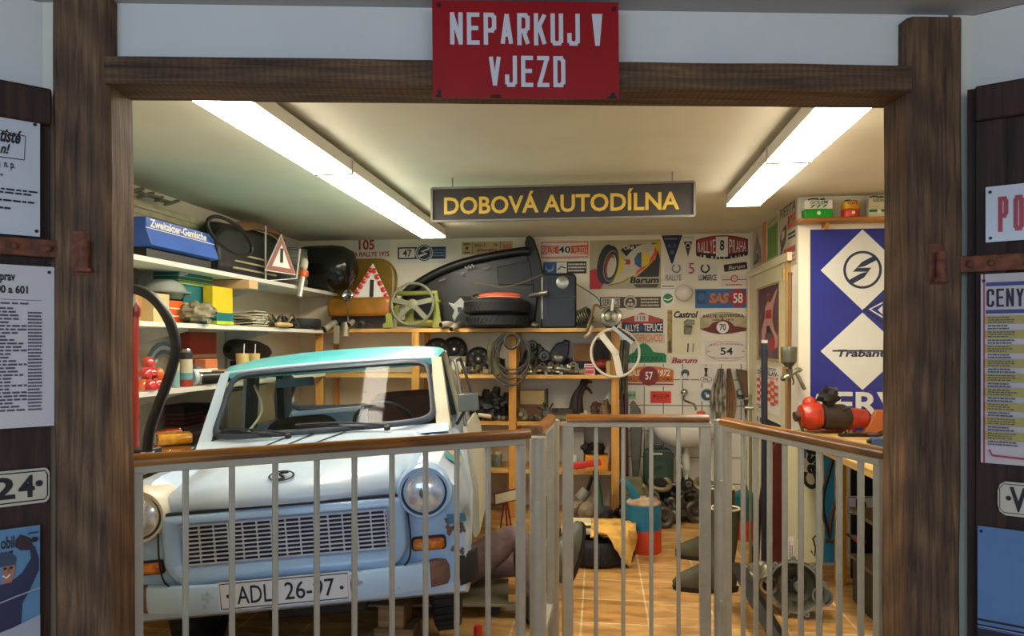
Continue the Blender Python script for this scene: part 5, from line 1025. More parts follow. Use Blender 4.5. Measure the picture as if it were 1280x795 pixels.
lbox('parts_box', 'red box with dark ring emblem at the back of the lens shelf', 238, 271, 415, m('#9a3424', .6, var=.2), X=-2.72, d=.08, z=z3, band=(m('#b8a080', .5), (.48, .55)))
lbox('parts_box', 'small orange and white box lying in front of the red box', 257, 272, 449, m('#d8804a', .5), X=-2.62, d=.08, z=z3, band=(cW, (.1, .6)))
for px, X, r_ in ((256, -2.47, .042), (270, -2.47, .04), (283, -2.5, .035)):
    lying('dark oil filter lying at the front edge of the lens shelf', px, 475, X, r_, .10, m('#3c3a38', .25, .4), CHR, z3, name='oil_filter', cat='filter')['group'] = 'oil filters on the lens shelf'
lbox('parts_box', 'flat brown box holding small parts beside the yellow cups', 272, 296, 462, m('#8a7550', .7), X=-2.58, d=.14, z=z3, lid=m('#c2895c', .6))
c = LY(310, -2.72); t = thing('black_tank', 'long black tapered tank lying at the back of the lens shelf', 'tank', (-2.72, c, z3)); MB().lathe([(.03, 0), (.035, .03), (.075, .06), (.085, .12), (.085, .42), (.06, .58), (.02, .68)], (-2.74, LY(285, -2.74), z3 + .22), (0, 1, -.05), BLK, n=20).build('body', t); MB().box((-2.74, c - .1, z3 + .065), (.12, .05, .13), DARK).build('cradle', t); MB().box((-2.74, c + .2, z3 + .06), (.12, .05, .12), DARK).build('cradle', t)
for px, X in ((303, -2.50), (317, -2.54)):
    c = PX(px, HY, X); t = thing('plastic_cup', 'cream plastic cup standing on the lens shelf just above the car roof edge', 'cup', (c.x, c.y, z3), group='cream cups'); zt = Lz(px, 442, X); MB().lathe([(.036, 0), (.046, zt - z3), (.043, zt - z3), (.034, .01)], (c.x, c.y, z3 + .001), (0, 0, 1), m('#d8c078', .5), n=18, caps=False).build('body', t); MB().cyl((c.x, c.y, z3 + .02), (c.x + .01, c.y + .01, zt + .07), .004, cW, n=6).build('straw', t)
for i, px in enumerate((345, 356, 368, 380, 390)):
    X = -2.55; c = PX(px, HY, X); mb = MB(); mb.ell((c.x, c.y, z3 + .05), (.06, .07, .05), (GRIME, CAST, KH)[i % 3], nz=.5, seed=i * 3, n=16, zmin=z3); mb.cyl((c.x, c.y, z3 + .02), (c.x + .03, c.y, z3 + .14), .022, GRIME, n=10); tag(mb.build('pump_part', ang=50), 'grimy old pump part at the corner end of the lens shelf', 'engine part', 'pump parts on the lens shelf')
for i, (px, X, h, w, c_) in enumerate(((228, -2.66, .16, .07, '#8f8a70'), (246, -2.60, .12, .06, '#5a6a70'), (262, -2.56, .05, .06, '#7a5a3c'), (288, -2.62, .09, .05, '#a08a50'), (328, -2.58, .07, .06, '#4a4438'), (336, -2.62, .11, .05, '#6f6a56'))):
    c = PX(px, HY, X); t = thing('old_jar', ('tall grey jar behind the red, teal and white spray can', 'slate blue jar behind the lying white tin', 'low brown pot between the oil filters and the orange box', 'tan jar behind the flat brown box', 'dark low pot beyond the cream cups', 'grey jar beyond the cream cups against the wall')[i], 'jar', (c.x, c.y, z3)); MB().lathe([(w / 2, 0), (w / 2, h * .8), (w * .38, h * .9)], (c.x, c.y, z3 + .001), (0, 0, 1), m(c_, .4, var=.25), n=18).build('body', t); MB().lathe([(w * .4, 0), (w * .4, h * .12)], (c.x, c.y, z3 + h * .9), (0, 0, 1), STL, n=18).build('lid', t)
# ---- lowest wall shelf
z4 = .822
lbox('parts_carton', 'black carton with dark red stripes at the back of the lowest shelf', 230, 254, 505, m('#201c1e', .6), X=-2.70, d=.14, z=z4, band=(m('#6a2a2c', .6), (.45, .5), (.55, .6), (.65, .7), (.75, .8), (.28, .3)))
lbox('parts_carton', 'black and red carton behind the windscreen edge on the lowest shelf', 255, 276, 505, m('#201c1e', .6), X=-2.70, d=.14, z=z4, band=(m('#a33a2a', .6), (.45, .72), (.1, .2)))
AMB = m('#d88a14', .12, c2='#e8b040', scale=20, coat=.6); LRED = m('#c4161a', .12, c2='#e04a34', scale=20, coat=.6); LORA = m('#e06a14', .12, coat=.6)
def taillamp(lab, px, X, z, L_, h, cols, ax):
    c = PX(px, HY, X); ax = Vector(ax).normalized(); sd = Vector((-ax.y, ax.x, 0)); p = Vector((c.x, c.y, z)); mw = Matrix(((ax.x, sd.x, 0, p.x), (ax.y, sd.y, 0, p.y), (0, 0, 1, p.z), (0, 0, 0, 1))); t = thing('tail_lamp', lab, 'tail lamp', mw=mw); n = len(cols)
    for i, q in enumerate(cols):
        x0, x1 = -L_ / 2 + L_ * i / n, -L_ / 2 + L_ * (i + 1) / n - .002; MB().loft([[Vector((x, y, zz)) for y, zz in ((-.045, .01), (-.05, h * .5), (-.04, h - .006), (.03, h), (.04, .0), (-.03, .0))] for x in (x0, x1)], q).build('lens', t, bev=.006)
    MB().loft([[Vector((x, y, zz)) for y, zz in ((.032, .0), (.06, .006), (.06, h - .01), (.032, h))] for x in (-L_ / 2 - .006, L_ / 2 + .006)], CHR).build('housing', t, bev=.004); return t
taillamp('red and orange tail lamp lying right behind the handrail', 206, -2.43, z4 + .001, .20, .075, (LRED, LRED, LORA), (.72, .69, 0)); taillamp('amber oval lamp with chrome rim leaning above the red tail lamp', 218, -2.53, z4 + .078, .19, .07, (AMB,), (.72, .69, 0)); taillamp('amber lamp underneath the chrome-rimmed oval lamp', 219, -2.54, z4 + .001, .17, .074, (m('#b5741c', .2, coat=.4),), (.72, .69, 0)); taillamp('orange rounded lamp lying behind the amber oval lamp', 207, -2.66, z4 + .001, .18, .15, (m('#b8521c', .2, coat=.5),), (.72, .69, 0))
c = PX(181, HY, -2.5); mb = MB(); mb.lathe([(.034, 0), (.042, .1), (.039, .1), (.03, .01)], (c.x, c.y, z4 + .001), (0, 0, 1), m('#2a4fa8', .4), n=18, caps=False); r = tag(mb.build('blue_cup'), 'small blue cup on the lowest wall shelf beside the black hose', 'cup'); MB().torus((c.x, c.y, z4 + .1), (0, 0, 1), .041, .003, cW, n=18, k=5).build('rim', r)
for i, (px, X) in enumerate(((236, -2.5), (243, -2.46), (250, -2.5), (256, -2.52), (246, -2.6))):
    c = PX(px, HY, X); mb = MB(); mb.ell((c.x, c.y, z4 + .032), (.045, .05, .03), (GRIME, STL)[i % 2], nz=.5, seed=i + 40, n=14, zmin=z4); mb.cyl((c.x, c.y - .03, z4 + .03), (c.x + .03, c.y + .05, z4 + .05), .012, STL, n=8); tag(mb.build('door_lock', ang=50), 'oily door lock part lying beside the amber lamps', 'lock', 'lock parts on the lowest shelf')
# ---- fuel pump column with hose in front of the shelves
c = P(160, 430, 2.62); t = thing('fuel_pump', 'red oil dispensing pump column with white gauge beside the timber post', 'pump', (c.x, c.y, 0)); PRED = m('#a32318', .3, var=.15)
MB().lathe([(.036, 1.12), (.036, 1.60), (.03, 1.63)], (c.x, c.y, 0), (0, 0, 1), PRED, n=20).build('column', t); MB().lathe([(.022, .02), (.022, 1.08)], (c.x - .02, c.y, 0), (0, 0, 1), DARK, n=14).build('stand', t); MB().lathe([(.12, 0), (.12, .02), (.03, .04)], (c.x - .02, c.y, 0), (0, 0, 1), DARK, n=20).build('foot', t); MB().box((c.x + .02, c.y, 1.10), (.17, .09, .045), BLK).build('base_block', t, bev=.005)
MB().lathe([(.04, 0), (.042, .03), (.03, .06)], (c.x, c.y, 1.60), (0, 0, 1), m('#7a1a14', .3), n=20).build('head', t); q = Vector((c.x + .012, c.y - .03, 1.655)); MB().lathe([(.036, 0), (.036, .022), (.03, .026)], q, (.15, -1, .1), cW, n=20).build('gauge', t)
mb = MB(); mb.tube([P(x, y, d) for x, y, d in ((158, 362, 2.6), (172, 362, 2.6), (192, 373, 2.58), (209, 396, 2.56), (219, 424, 2.55), (218, 448, 2.55), (209, 478, 2.55), (196, 512, 2.56), (187, 540, 2.57), (184, 566, 2.58))], .0185, BLK, n=10); r = mb.build('hose', t, ang=60); q = P(184, 568, 2.58); MB().cyl(q - Vector((0, 0, .02)), q + Vector((0, 0, .012)), .024, CHR, n=14).build('hose_clamp', r)
# ================================================================ ON THE BACK SHELVES
S1, S2, S3, S4 = T1 + .001, T2 + .001, T3 + .001, T4 + .001
def X_(px, Y=6.42): return XY(px, Y)
def Z_(py, Y=6.42): return PY(700, py, Y).z
LEATH = m('#a8661c', .35, var=.3, scale=6, c2='#7c5a14'); LEATH2 = m('#85691a', .4, var=.25, scale=4)
# car seat
t = thing('seat_unit', 'brown leather car seat on top of the pine shelving', 'seat', (X_(450), 6.45, S1))
def rr3(x0, z0, x1, z1, r0, r1, y): return rrect(x0, z0, x1, z1, r0, r1, y)
a, b = X_(426, 6.6), X_(496, 6.6); zt = Z_(321, 6.6); mb = MB()
def lean(ring, dx): return [Vector((p.x + dx * (p.z - S1 - .1), p.y + .05 * (p.z - S1), p.z)) for p in ring]
mb.loft([lean(rr3(a - .04, S1 + .12, b - .03, zt, .04, .17, 6.53), .03), lean(rr3(a - .07, S1 + .10, b - .01, zt + .01, .05, .18, 6.55), .03), lean(rr3(a - .06, S1 + .10, b - .02, zt, .05, .18, 6.64), .03)], LEATH2); mb.build('backrest', t, bev=.015)
a, b = X_(408, 6.3), X_(488, 6.3); z0, z1 = Z_(394, 6.3), Z_(370, 6.3)
mb = MB(); mb.loft([rr3(a + .03, z0 + .02, b - .03, z1 - .015, .04, .04, 6.30), rr3(a, z0, b, z1, .05, .05, 6.32), rr3(a, z0, b, z1 + .01, .05, .05, 6.40), rr3(a + .03, z0, b - .03, z1 + .015, .05, .05, 6.435)], LEATH); cu = mb.build('cushion', t, bev=.012)
MB().tube([(a + .02, 6.307, z0 + .008), ((a + b) / 2, 6.295, z0 + .004), (b - .02, 6.307, z0 + .008)], .007, m('#6a3d10', .5), n=6).build('piping', cu)
for x in (a + .05, b - .06):
    MB().box((x, 6.41, (S1 + z0) / 2 - .002), (.03, .16, z0 - S1 - .006), INK).build('leg', t)
MB().box(((a + b) / 2, 6.345, z0 - .03), (b - a - .12, .02, .05), INK).build('frame_bar', t)
RF = m('#c8141c', .15, c2='#e2483c', scale=60, coat=.7)
dd = 6.47
tri_sign('warning_triangle', 'warning triangle edged with round red reflectors leaning on the brown car seat', (466, 329), (435, 377), (493, 385), 6.685, m('#d8d2c4', .4), cW, cK, refl=RF)
c = PY(435, 369, 6.225); t = thing('chrome_lamp', 'small chrome spot lamp standing before the brown seat cushion', 'lamp', (c.x, c.y, S1)); MB().lathe([(.001, .05), (.03, .045), (.05, .01), (.052, -.01), (.046, -.014), (.035, 0), (.001, .012)], (c.x, c.y + .0, c.z), (.25, 1, -.1), CHR, n=24).build('reflector', t); MB().tube([(c.x - .01, c.y + .02, c.z - .04), (c.x - .012, c.y + .03, (c.z + S1) / 2), (c.x - .01, 6.27, S1 + .004)], .006, CHR, n=6).build('stem', t)
# exhaust and pipe ends hanging at the shelf edge
PIPE = m('#a59e8a', .45, .35, var=.3, scale=14)
def pipe(lab, pts, r, mat=PIPE, name='pipe', grp=None):
    mb = MB(); mb.tube(pts, r, mat, n=12); o = tag(mb.build(name, ang=60), lab, 'pipe', grp); a, b = Vector(pts[0]), Vector(pts[1]); MB().cyl(a + (a - b).normalized() * .001, a + (a - b).normalized() * .0025, r * .8, BLK, n=12).build('bore', o); return o
pipe('grey elbow pipe end pointing left at the shelf edge under the brown seat'.replace('pointing left', 'lying first'), [PY(405, 412, 6.17), PY(411, 408, 6.22), PY(418, 404.5, 6.30), (X_(418), 6.33, S1 + .036)], .034)
o = MB().box((X_(420.5, 6.2), 6.21, Z_(418, 6.2)), (.05, .045, .165), m('#8f8a72', .5, var=.2)).build('flat_bracket', bev=.006); tag(o, 'flat grey bracket hanging over the shelf edge between two pipe ends', 'bracket')
pipe('short grey pipe stub standing beside the hanging flat bracket', [(X_(431, 6.19), 6.205, Z_(420, 6.2)), (X_(431, 6.19), 6.21, Z_(412, 6.2)), (X_(430.5, 6.19), 6.225, S1 + .05)], .03)
pipe('chrome pipe end under the brown seat cushion edge', [PY(436, 406, 6.2), PY(439, 404, 6.23), PY(441, 402.5, 6.27)], .026)
pipe('twin-bolted dark pipe flange on the shelf beside the olive frame', [PY(450, 406, 6.22), PY(452, 405, 6.26), PY(453, 404.5, 6.29)], .026, CAST)
pipe('rounded white pipe end pointing forward beside the olive frame foot', [PY(551, 406, 6.19), PY(560, 405, 6.27), (X_(568), 6.4, S1 + .028)], .027, m('#c2bba4', .4, .3))
pipe('white pipe end slanting down from under the tyre stack', [PY(564, 411.5, 6.16), PY(569, 408, 6.22), (X_(577), 6.36, S1 + .04)], .025, m('#b8b09a', .4, .3))
# olive pedal frame with steering wheel
t = thing('pedal_frame', 'olive green cast pedal frame standing on the pine shelving', 'frame', (X_(520), 6.45, S1))
def foot(pxs, Y): return [PY(x, y, Y) for x, y in pxs]
MB().prism(foot([(543, 366), (547, 366), (550, 395), (553, 410), (540, 410), (541, 398)], 6.36), (0, .03, 0), OLIVE).build('side_plate', t, bev=.004)
MB().prism(foot([(482, 393), (485, 391), (490, 393), (491, 407), (493, 410), (478, 410), (478, 405), (482, 403)], 6.262), (0, .025, 0), OLIVE).build('foot_plate', t, bev=.004)
MB().cyl(PY(497, 367, 6.42), PY(547, 366, 6.42), .021, OLIVE).build('cross_tube', t); MB().cyl(PY(497, 404, 6.40), PY(546, 404, 6.40), .032, OLIVE).build('base_tube', t)
MB().prism(foot([(506, 381), (517, 381), (517, 405), (506, 405)], 6.36), (0, .02, 0), OLIVE).build('pedal', t, bev=.004)
MB().prism(foot([(493, 382), (499, 381), (497, 400), (491, 398)], 6.40), (0, .02, 0), OLIVE).build('pedal', t, bev=.004)
MB().cyl(PY(548, 376, 6.34), PY(550, 377, 6.33), .016, OLIVE, n=10).build('bolt', t)
def swheel(lab, px, py, Y, R, mt, spokes, tilt, hub=.05, rr=.013, sw=.04):
    c = PY(px, py, Y); ax = Vector(tilt).normalized(); x, y, z = frame_of(ax); t = thing('steering_wheel', lab, 'steering wheel', c)
    MB().torus(c, ax, R, rr, mt, n=40, k=8).build('rim', t); MB().lathe([(hub, -.01), (hub, .006), (hub * .5, .012), (.001, .014)], c, ax, mt, n=20).build('hub', t)
    R3 = Vector((1, 0, 0)); R3 = (R3 - ax * R3.dot(ax)).normalized(); U3 = ax.cross(R3); U3 = U3 if U3.z > 0 else -U3
    for a in spokes:
        d = R3 * cos(radians(a)) + U3 * sin(radians(a)); MB().bar(c + d * hub * .5, c + d * (R - rr * .5), sw, .012, mt, up=ax).build('spoke', t)
    return t
swheel('grey steering wheel propped in front of the olive pedal frame', 515.5, 380, 6.27, .19, m('#6f7058', .45), (12, 168, -45, -135), (.0, -1, .18), hub=.045, sw=.045)
# dashboard moulding
DB = m('#161615', .4, var=.25, scale=8, bump=.1); mb = MB(); pts = [(505, 366), (530, 350), (560, 336), (595, 325), (630, 319), (662, 315), (664, 340), (666, 372)]
outl = [(503, 372), (520, 357), (548, 341), (580, 329), (615, 321), (650, 315), (668, 314), (672, 372), (668, 408), (585, 408), (540, 408), (520, 400)]
t = thing('car_dashboard', 'big black moulded dashboard leaning on the wall above the tyres', 'dashboard', (X_(590), 6.6, S1))
MB().prism([PY(x, y, 6.58) for x, y in outl], (0, .05, 0), DB).build('panel', t, bev=.012)
MB().tube([PY(x, y, 6.55) for x, y in ((503, 370), (520, 356), (548, 340), (580, 328), (615, 320), (650, 314.5), (662, 314))], .04, DB, n=10).build('padded_rim', t, ang=60)
mb = MB()
for x0, y0, x1, y1 in ((549, 351, 557, 348.5), (576, 342.5, 580, 341), (603, 336, 612, 334)): mb.bar(PY(x0, y0, 6.515), PY(x1, y1, 6.515), .01, .008, m('#77776a', .4))
for k in range(6): mb.box(PY(582 + k * 2, 334 - k * .6 + (k % 2) * 2, 6.512), (.012, .006, .018), m('#8a8670', .4))
mb.build('trim_marks', t)
MB().prism([PY(x, y, 6.56) for x, y in ((621, 334), (662, 326), (667, 356), (623, 356))], (0, .02, 0), m('#1d1d1d', .5)).build('glovebox_lid', t, bev=.005)
f_ = MB(); f_.loft([[PY(656 + 5 * k, 300 + 0 * k, 6.46) for k in (0, 1, 2)] + [PY(668, 302, 6.5)], [PY(656, 306, 6.45), PY(660, 294, 6.45), PY(666, 299, 6.45), PY(664, 310, 6.5)]], DB) if False else None
MB().prism([PY(x, y, 6.565) for x, y in ((656, 303), (658, 296), (662, 294), (667, 298), (674, 318), (680, 344), (681, 366), (667, 372), (664, 345), (659, 322))], (0, .05, 0), m('#232422', .5)).build('end_flap', t, bev=.012)
# stacked tyres
def tyre(lab, c, ax, R, w, name='tyre', grp=None, rim=True):
    c = Vector(c); ax = Vector(ax).normalized(); t = thing(name, lab, 'tyre', c, group=grp); mb = MB()
    mb.lathe([(R * .62, -w * .42), (R * .8, -w * .5), (R * .94, -w * .44), (R, -w * .3), (R, w * .3), (R * .94, w * .44), (R * .8, w * .5), (R * .62, w * .42), (R * .6, 0)], c, ax, RUB, n=40, caps=False); mb.f.extend([[ (8 * 40 + j), (8 * 40 + (j + 1) % 40), (j + 1) % 40, j] for j in range(40)]); mb.mi.extend([0] * 40); b = mb.build('carcass', t)
    x, y, z = frame_of(ax); mb = MB()
    for i in range(44):
        a = 2 * pi * i / 44
        for s in (-1, 1):
            d = x * cos(a + s * .03) + y * sin(a + s * .03); e = z.cross(d); mb.bar(c + d * (R + .002) + z * w * .03 * s, c + d * (R + .001) + z * w * .29 * s + e * .012, .014, .006, RUB, up=d)
    mb.build('tread', t); return t
xa, xb = X_(578, 6.4), X_(671, 6.4); Rr = (xb - xa) / 2 * .93; xc = (xa + xb) / 2
Rr = .30; Yt = 6.385
zb1 = Z_(393.5, 6.2); w1 = (zb1 - S1) * .98
tyre('lower of the two old tyres stacked flat on the pine shelving', (xc + .01, 6.28, S1 + .004 + w1 / 2), (0, 0, 1), .285, w1); w2 = Z_(374.5, 6.2) - zb1
tyre('upper of the two old tyres stacked flat on the pine shelving', (xc - .005, 6.275, S1 + .008 + w1 + w2 / 2), (0, 0, 1), .29, w2); zt = S1 + .010 + w1 + w2
mb = MB(); mb.ell((xc + .02, 6.30, zt + .035), (.20, .06, .035), m('#cf5a32', .4, var=.15), n=20); mb.build; o = tag(mb.build('rubber_bag'), 'orange-red rubber hot bag lying on the upper tyre'.replace('hot bag', 'bladder'), 'bladder'); MB().tube([(xc - .17, 6.26, zt + .02), (xc, 6.235, zt + .026), (xc + .2, 6.26, zt + .02)], .005, m('#d8a888', .5), n=5).build('seam', o)
pipe('grey tool shaft with round socket end lying across the upper tyre', [PY(685, 365, 6.2), PY(676, 367, 6.22), PY(663, 369.5, 6.3)], .02, STL, name='socket_tool')
mb = MB(); q = PY(596, 364, 6.28); mb.torus((q.x, q.y + .02, zt + .03), (0, -.5, .8), .045, .012, CAST, n=20, k=6); mb.box((q.x - .09, q.y + .02, zt + .018), (.14, .05, .03), GRIME, .3); tag(mb.build('hose_fitting', ang=60), 'dark hose fitting with ring lying at the end of the upper tyre', 'fitting')
mb = MB(); mb.tube([PY(590, 354, 6.4), PY(610, 356, 6.38), PY(628, 359, 6.36), PY(650, 354.5, 6.34), PY(672, 346, 6.32), PY(685, 341.5, 6.36)], .007, m('#6a6350', .5), n=6); tag(mb.build('cable'), 'thin brown cable swinging from the dashboard to the black canister', 'cable')
mb = MB(); mb.prism([PY(x, y, 6.19) for x, y in ((560, 378), (567, 380), (576, 372), (581, 378), (579, 386), (573, 393), (568, 402), (565, 396), (568, 388))], (0, .012, 0), m('#8f9088', .35, .5)); o = tag(mb.build('cast_bracket', bev=.003), 'grey angular bracket hanging at the end of the tyre stack', 'bracket')
MB().prism([PY(x, y, 6.18) for x, y in ((572, 384), (577, 384), (577, 390), (572, 390))], (0, .008, 0), INK).build('slot', o)
c = PY(668, 408, 6.2); mb = MB(); mb.ell((c.x, 6.24, S1 + .028), (.035, .035, .028), CAST, nz=.4, seed=8, zmin=S1); tag(mb.build('round_fitting'), 'small round metal part at the shelf edge below the tyre stack end', 'fitting')
# black canister
a, b = X_(676, 6.33), X_(720, 6.33); zt = Z_(342, 6.33); t = thing('black_canister', 'tall black canister with round silver badge beside the tyre stack', 'canister', ((a + b) / 2, 6.4, S1))
MB().loft([rrect(a, S1 + .002, b, zt, .02, .035, y) for y in (6.33, 6.47)], m('#111211', .4, var=.2)).build('body', t, bev=.012)
q = PY(703, 353, 6.328); MB().lathe([(.055, 0), (.055, .006), (.045, .010), (.001, .011)], q, (0, -1, 0), m('#a8a896', .3, .6), n=24).build('badge', t)
mb = MB(); z = Z_(371, 6.33); mb.bar((a + .02, 6.325, z), (b, 6.325, z), .006, .01, m('#2c2d2c', .4)); mb.bar((a + .012, 6.322, Z_(399, 6.33)), (a + .012, 6.322, zt - .03), .012, .01, m('#b5b09c', .4)); mb.bar((a + .06, 6.325, S1 + .02), (a + .06, 6.325, zt - .02), .004, .006, m('#303130', .4)); mb.build('seam', t)
mb = MB(); mb.tube([PY(720, 355, 6.5), PY(735, 364, 6.55), PY(748, 374, 6.5), PY(752, 384, 6.4)], .004, INK, n=5); tag(mb.build('thin_cable'), 'thin dark cable running from the black canister to the motor parts', 'cable')
# motor parts at the end of the shelf: finned cylinder, flywheel housing, plug
c = PY(734, 394, 6.36); t = thing('finned_cylinder', 'finned grey engine cylinder at the end of the top pine board', 'cylinder', (c.x, 6.36, S1)); mb = MB(); ax = Vector((1, -.25, .45)).normalized(); p = Vector((c.x - .10, 6.42, c.z - .045))
for k in range(7): mb.lathe([(.078, 0), (.078, .008)], p + ax * k * .021, ax, m('#7d7c66', .4, .4, var=.3), n=20)
mb.build('fins', t); MB().lathe([(.055, -.01), (.055, .15)], p, ax, GRIME, n=20).build('barrel', t); MB().box((c.x - .03, 6.38, S1 + .012), (.12, .1, .022), GRIME).build('foot', t)
c = PY(764, 393, 6.3); t = thing('alternator_housing', 'round polished motor housing with white spark plug beside the finned cylinder', 'motor', (c.x, 6.32, S1)); MB().lathe([(.05, .09), (.085, .07), (.095, .02), (.09, -.02), (.06, -.03), (.05, -.01), (.001, -.01)], (c.x, 6.32, S1 + .10), (.1, 1, -.15), m('#a5a493', .25, .7, var=.3), n=24).build('shell', t)
for dx, dz in ((-.03, .0), (.03, -.005)): MB().ell((c.x + dx, 6.285, S1 + .10 + dz), (.03, .02, .035), m('#c4bea8', .25, .3), n=14).build('bulge', t)
MB().cyl((c.x + .005, 6.29, S1 + .15), (c.x + .02, 6.28, S1 + .25), .013, cW, n=10).build('spark_plug', t); MB().tube([(c.x - .08, 6.3, S1 + .17), (c.x - .14, 6.29, S1 + .2), (c.x - .17, 6.23, S1 + .10), (c.x - .21, 6.225, S1 - .03)], .012, m('#7a653c', .5), n=8).build('cable', t); MB().box((c.x, 6.32, S1 + .008), (.1, .09, .014), GRIME).build('foot', t)
mb = MB(); q = PY(735, 417, 6.2); mb.tube([PY(740, 408, 6.19), PY(737, 416, 6.18), PY(733, 420, 6.19), PY(731, 421, 6.2)], .014, m('#bfa878', .5), n=8); tag(mb.build('wooden_grip'), 'tan curved grip hanging over the shelf edge below the finned cylinder', 'grip')
# white steering wheel hung at the end upright + papers
swheel('cream steering wheel hanging on the end upright of the pine shelving', 769, 441, 6.17, .205, m('#ddd6bf', .3, var=.05), (128, -78), (.12, -1, .12), hub=.03, rr=.011, sw=.055)
mb = MB(); mb.bar(PY(766, 409, 6.17), PY(791, 429, 6.15), .05, .03, m('#b5b2a6', .4, .6)); mb.bar(PY(772, 411, 6.15), PY(793, 427, 6.14), .016, .03, cK); tag(mb.build('chrome_strip'), 'short chrome and black trim strip above the cream steering wheel', 'trim')
mb = MB()
for px, r_ in ((776, .016), (780, .014), (784, .012)): mb.tube([PY(px + 2, 425, 6.56), PY(px, 450, 6.56), PY(px - 1, 482, 6.57), PY(px - .5, 500, 6.57)], r_, CAST, n=6)
tag(mb.build('hanging_cable'), 'bundle of grey cables hanging down beside the shelving end upright', 'cable')
# ---- second board
def disc(lab, px, py, R, Y=6.5, mt=GRIME, name='flywheel', holes=6, cat='flywheel', z=S2):
    c = PY(px, py, Y); tz = max(c.z, z + R + .004); t = thing(name, lab, cat, (c.x, Y, z)); ax = Vector((.1, -1, .12)).normalized(); c = Vector((c.x, Y, tz)); MB().lathe([(R, -.02), (R, .015), (R * .88, .02), (R * .8, .008), (R * .4, .006), (R * .32, .025), (R * .2, .028), (.001, .02)], c, ax, mt, n=28).build('disc', t)
    x, y, z_ = frame_of(ax)
    for k in range(holes):
        a = 2 * pi * k / holes; MB().lathe([(R * .10, 0), (R * .10, .003)], c + (x * cos(a) + y * sin(a)) * R * .6 + ax * .009, ax, m('#4a463c', .5, .3), n=10).build('boss', t)
    MB().lathe([(R * .14, 0), (R * .1, .01)], c + ax * .026, ax, STL, n=12).build('hub_nut', t); return t
disc('black clutch disc at the end of the second pine board above the car roof', 547, 440, .13); disc('black flywheel half hidden behind the white-faced battery box', 568, 437, .12, Y=6.56); disc('black spoked fan wheel standing beside the white-faced box', 598, 449, .115, Y=6.52, holes=8)
t = boxthing('battery_box', 'old battery box with a white paper face on the second pine board', 'box', (X_(573, 6.38), 6.38, S2), (.15, .10, .155), m('#6f6650', .6, var=.3), lid=m('#7c735c', .6)); MB().box((.01, -.052, .07), (.12, .004, .08), m('#c9c4ae', .6)).build('face_label', t)
disc('round black horn with silver centre on the second pine board', 665.5, 432, .048, Y=6.5, name='horn', cat='horn', holes=0, mt=m('#26262a', .3)).location; disc('round black gauge leaning below the horn', 680, 445, .055, Y=6.42, name='gauge', cat='gauge', holes=0, mt=m('#3a3c40', .35))
MB_ = MB(); MB_.prism([PY(x, y, 6.6) for x, y in ((686, 464), (687, 440), (693, 432), (697, 428), (702, 428), (706, 424), (712, 426), (711, 438), (710, 446), (716, 464))], (0, .04, 0), m('#2a2c34', .5)); tag(MB_.build('plastic_cover', bev=.01), 'black ragged plastic cover standing behind the metal bits', 'cover')
mb = MB(); c = PY(696, 445, 6.48); mb.ell((c.x, 6.48, S2 + .14), (.07, .05, .05), STL, nz=.3, seed=5, n=16); mb.cyl((c.x, 6.48, S2), (c.x, 6.48, S2 + .10), .03, GRIME); tag(mb.build('dynamo', ang=50), 'bright-topped metal dynamo before the ragged black cover', 'dynamo')
for i, px in enumerate((652, 657, 664, 670, 678)):
    mb = MB(); r_ = .034 + .004 * (i % 3); y = 6.54 - .16 * (i % 2); mb.lathe([(r_, 0), (r_, .05), (r_ * .7, .06), (r_ * .6, .10 + .03 * (i % 2))], (X_(px, y), y, S2 + .001), (0, 0, 1), GRIME, n=14); tag(mb.build('gear_part', ang=50), 'black greasy gear part heaped below the round horn', 'gear', 'greasy gear parts on the second board')
for i in range(34):
    px = 562 + i * 5.0 + rnd.uniform(-2, 2); 
    if 634 < px < 650: continue
    Y = 6.29 + .05 * (i % 3); r_ = .018 + .014 * rnd.random(); z = S2 + .001 + (.035 if i % 5 == 2 else 0); mb = MB(); k = i % 4; mt = (STL, m('#b5ad92', .3, .6), CAST, m('#8a7a4a', .35, .6))[i % 4]
    if k == 0: mb.lathe([(r_, 0), (r_, r_ * 1.2), (r_ * .55, r_ * 1.25), (r_ * .55, r_ * 2.6)], (X_(px, Y), Y, z), (0, 0, 1), mt, n=6)
    elif k == 1: mb.lathe([(r_ * .8, -.03), (r_ * .8, .03)], (X_(px, Y), Y, z + r_ * .85), (.7, rnd.uniform(-1, 1), 0), mt, n=10); mb.lathe([(r_ * 1.2, .02), (r_ * 1.2, .032)], (X_(px, Y), Y, z + r_ * 1.25), (.7, .3, 0), mt, n=10)
    elif k == 2: mb.torus((X_(px, Y), Y, z + r_ * .8), (0, .2, 1), r_ * 1.2, r_ * .45, mt, n=16, k=6)
    else: mb.ell((X_(px, Y), Y, z + r_), r_ * 1.1, mt, nz=.5, seed=i, zmin=S2, n=12)
    tag(mb.build('metal_fitting', ang=50), 'small bright metal fitting in the litter along the second pine board', 'fitting', 'metal fittings along the second board')
mb = MB(); q = PY(706, 457, 6.27); mb.tube([(X_(697, 6.27), 6.27, S2 + .055), (X_(704, 6.27), 6.26, S2 + .052), (X_(716, 6.27), 6.27, S2 + .03), (X_(722, 6.27), 6.28, S2 + .02)], lambda t_: .02 - .008 * t_, STL, n=8); tag(mb.build('conrod', ang=60), 'bright slanting connecting rod on top of the metal litter', 'rod')
boxthing('cardboard_box', 'brown cardboard box at the back of the second pine board', 'box', (X_(730, 6.6), 6.61, S2 + .11), (.18, .12, .16), m('#8a6236', .7)); boxthing('black_box', 'black box carrying the brown cardboard box on the second board', 'box', (X_(730, 6.6), 6.61, S2), (.2, .13, .108), DARK)
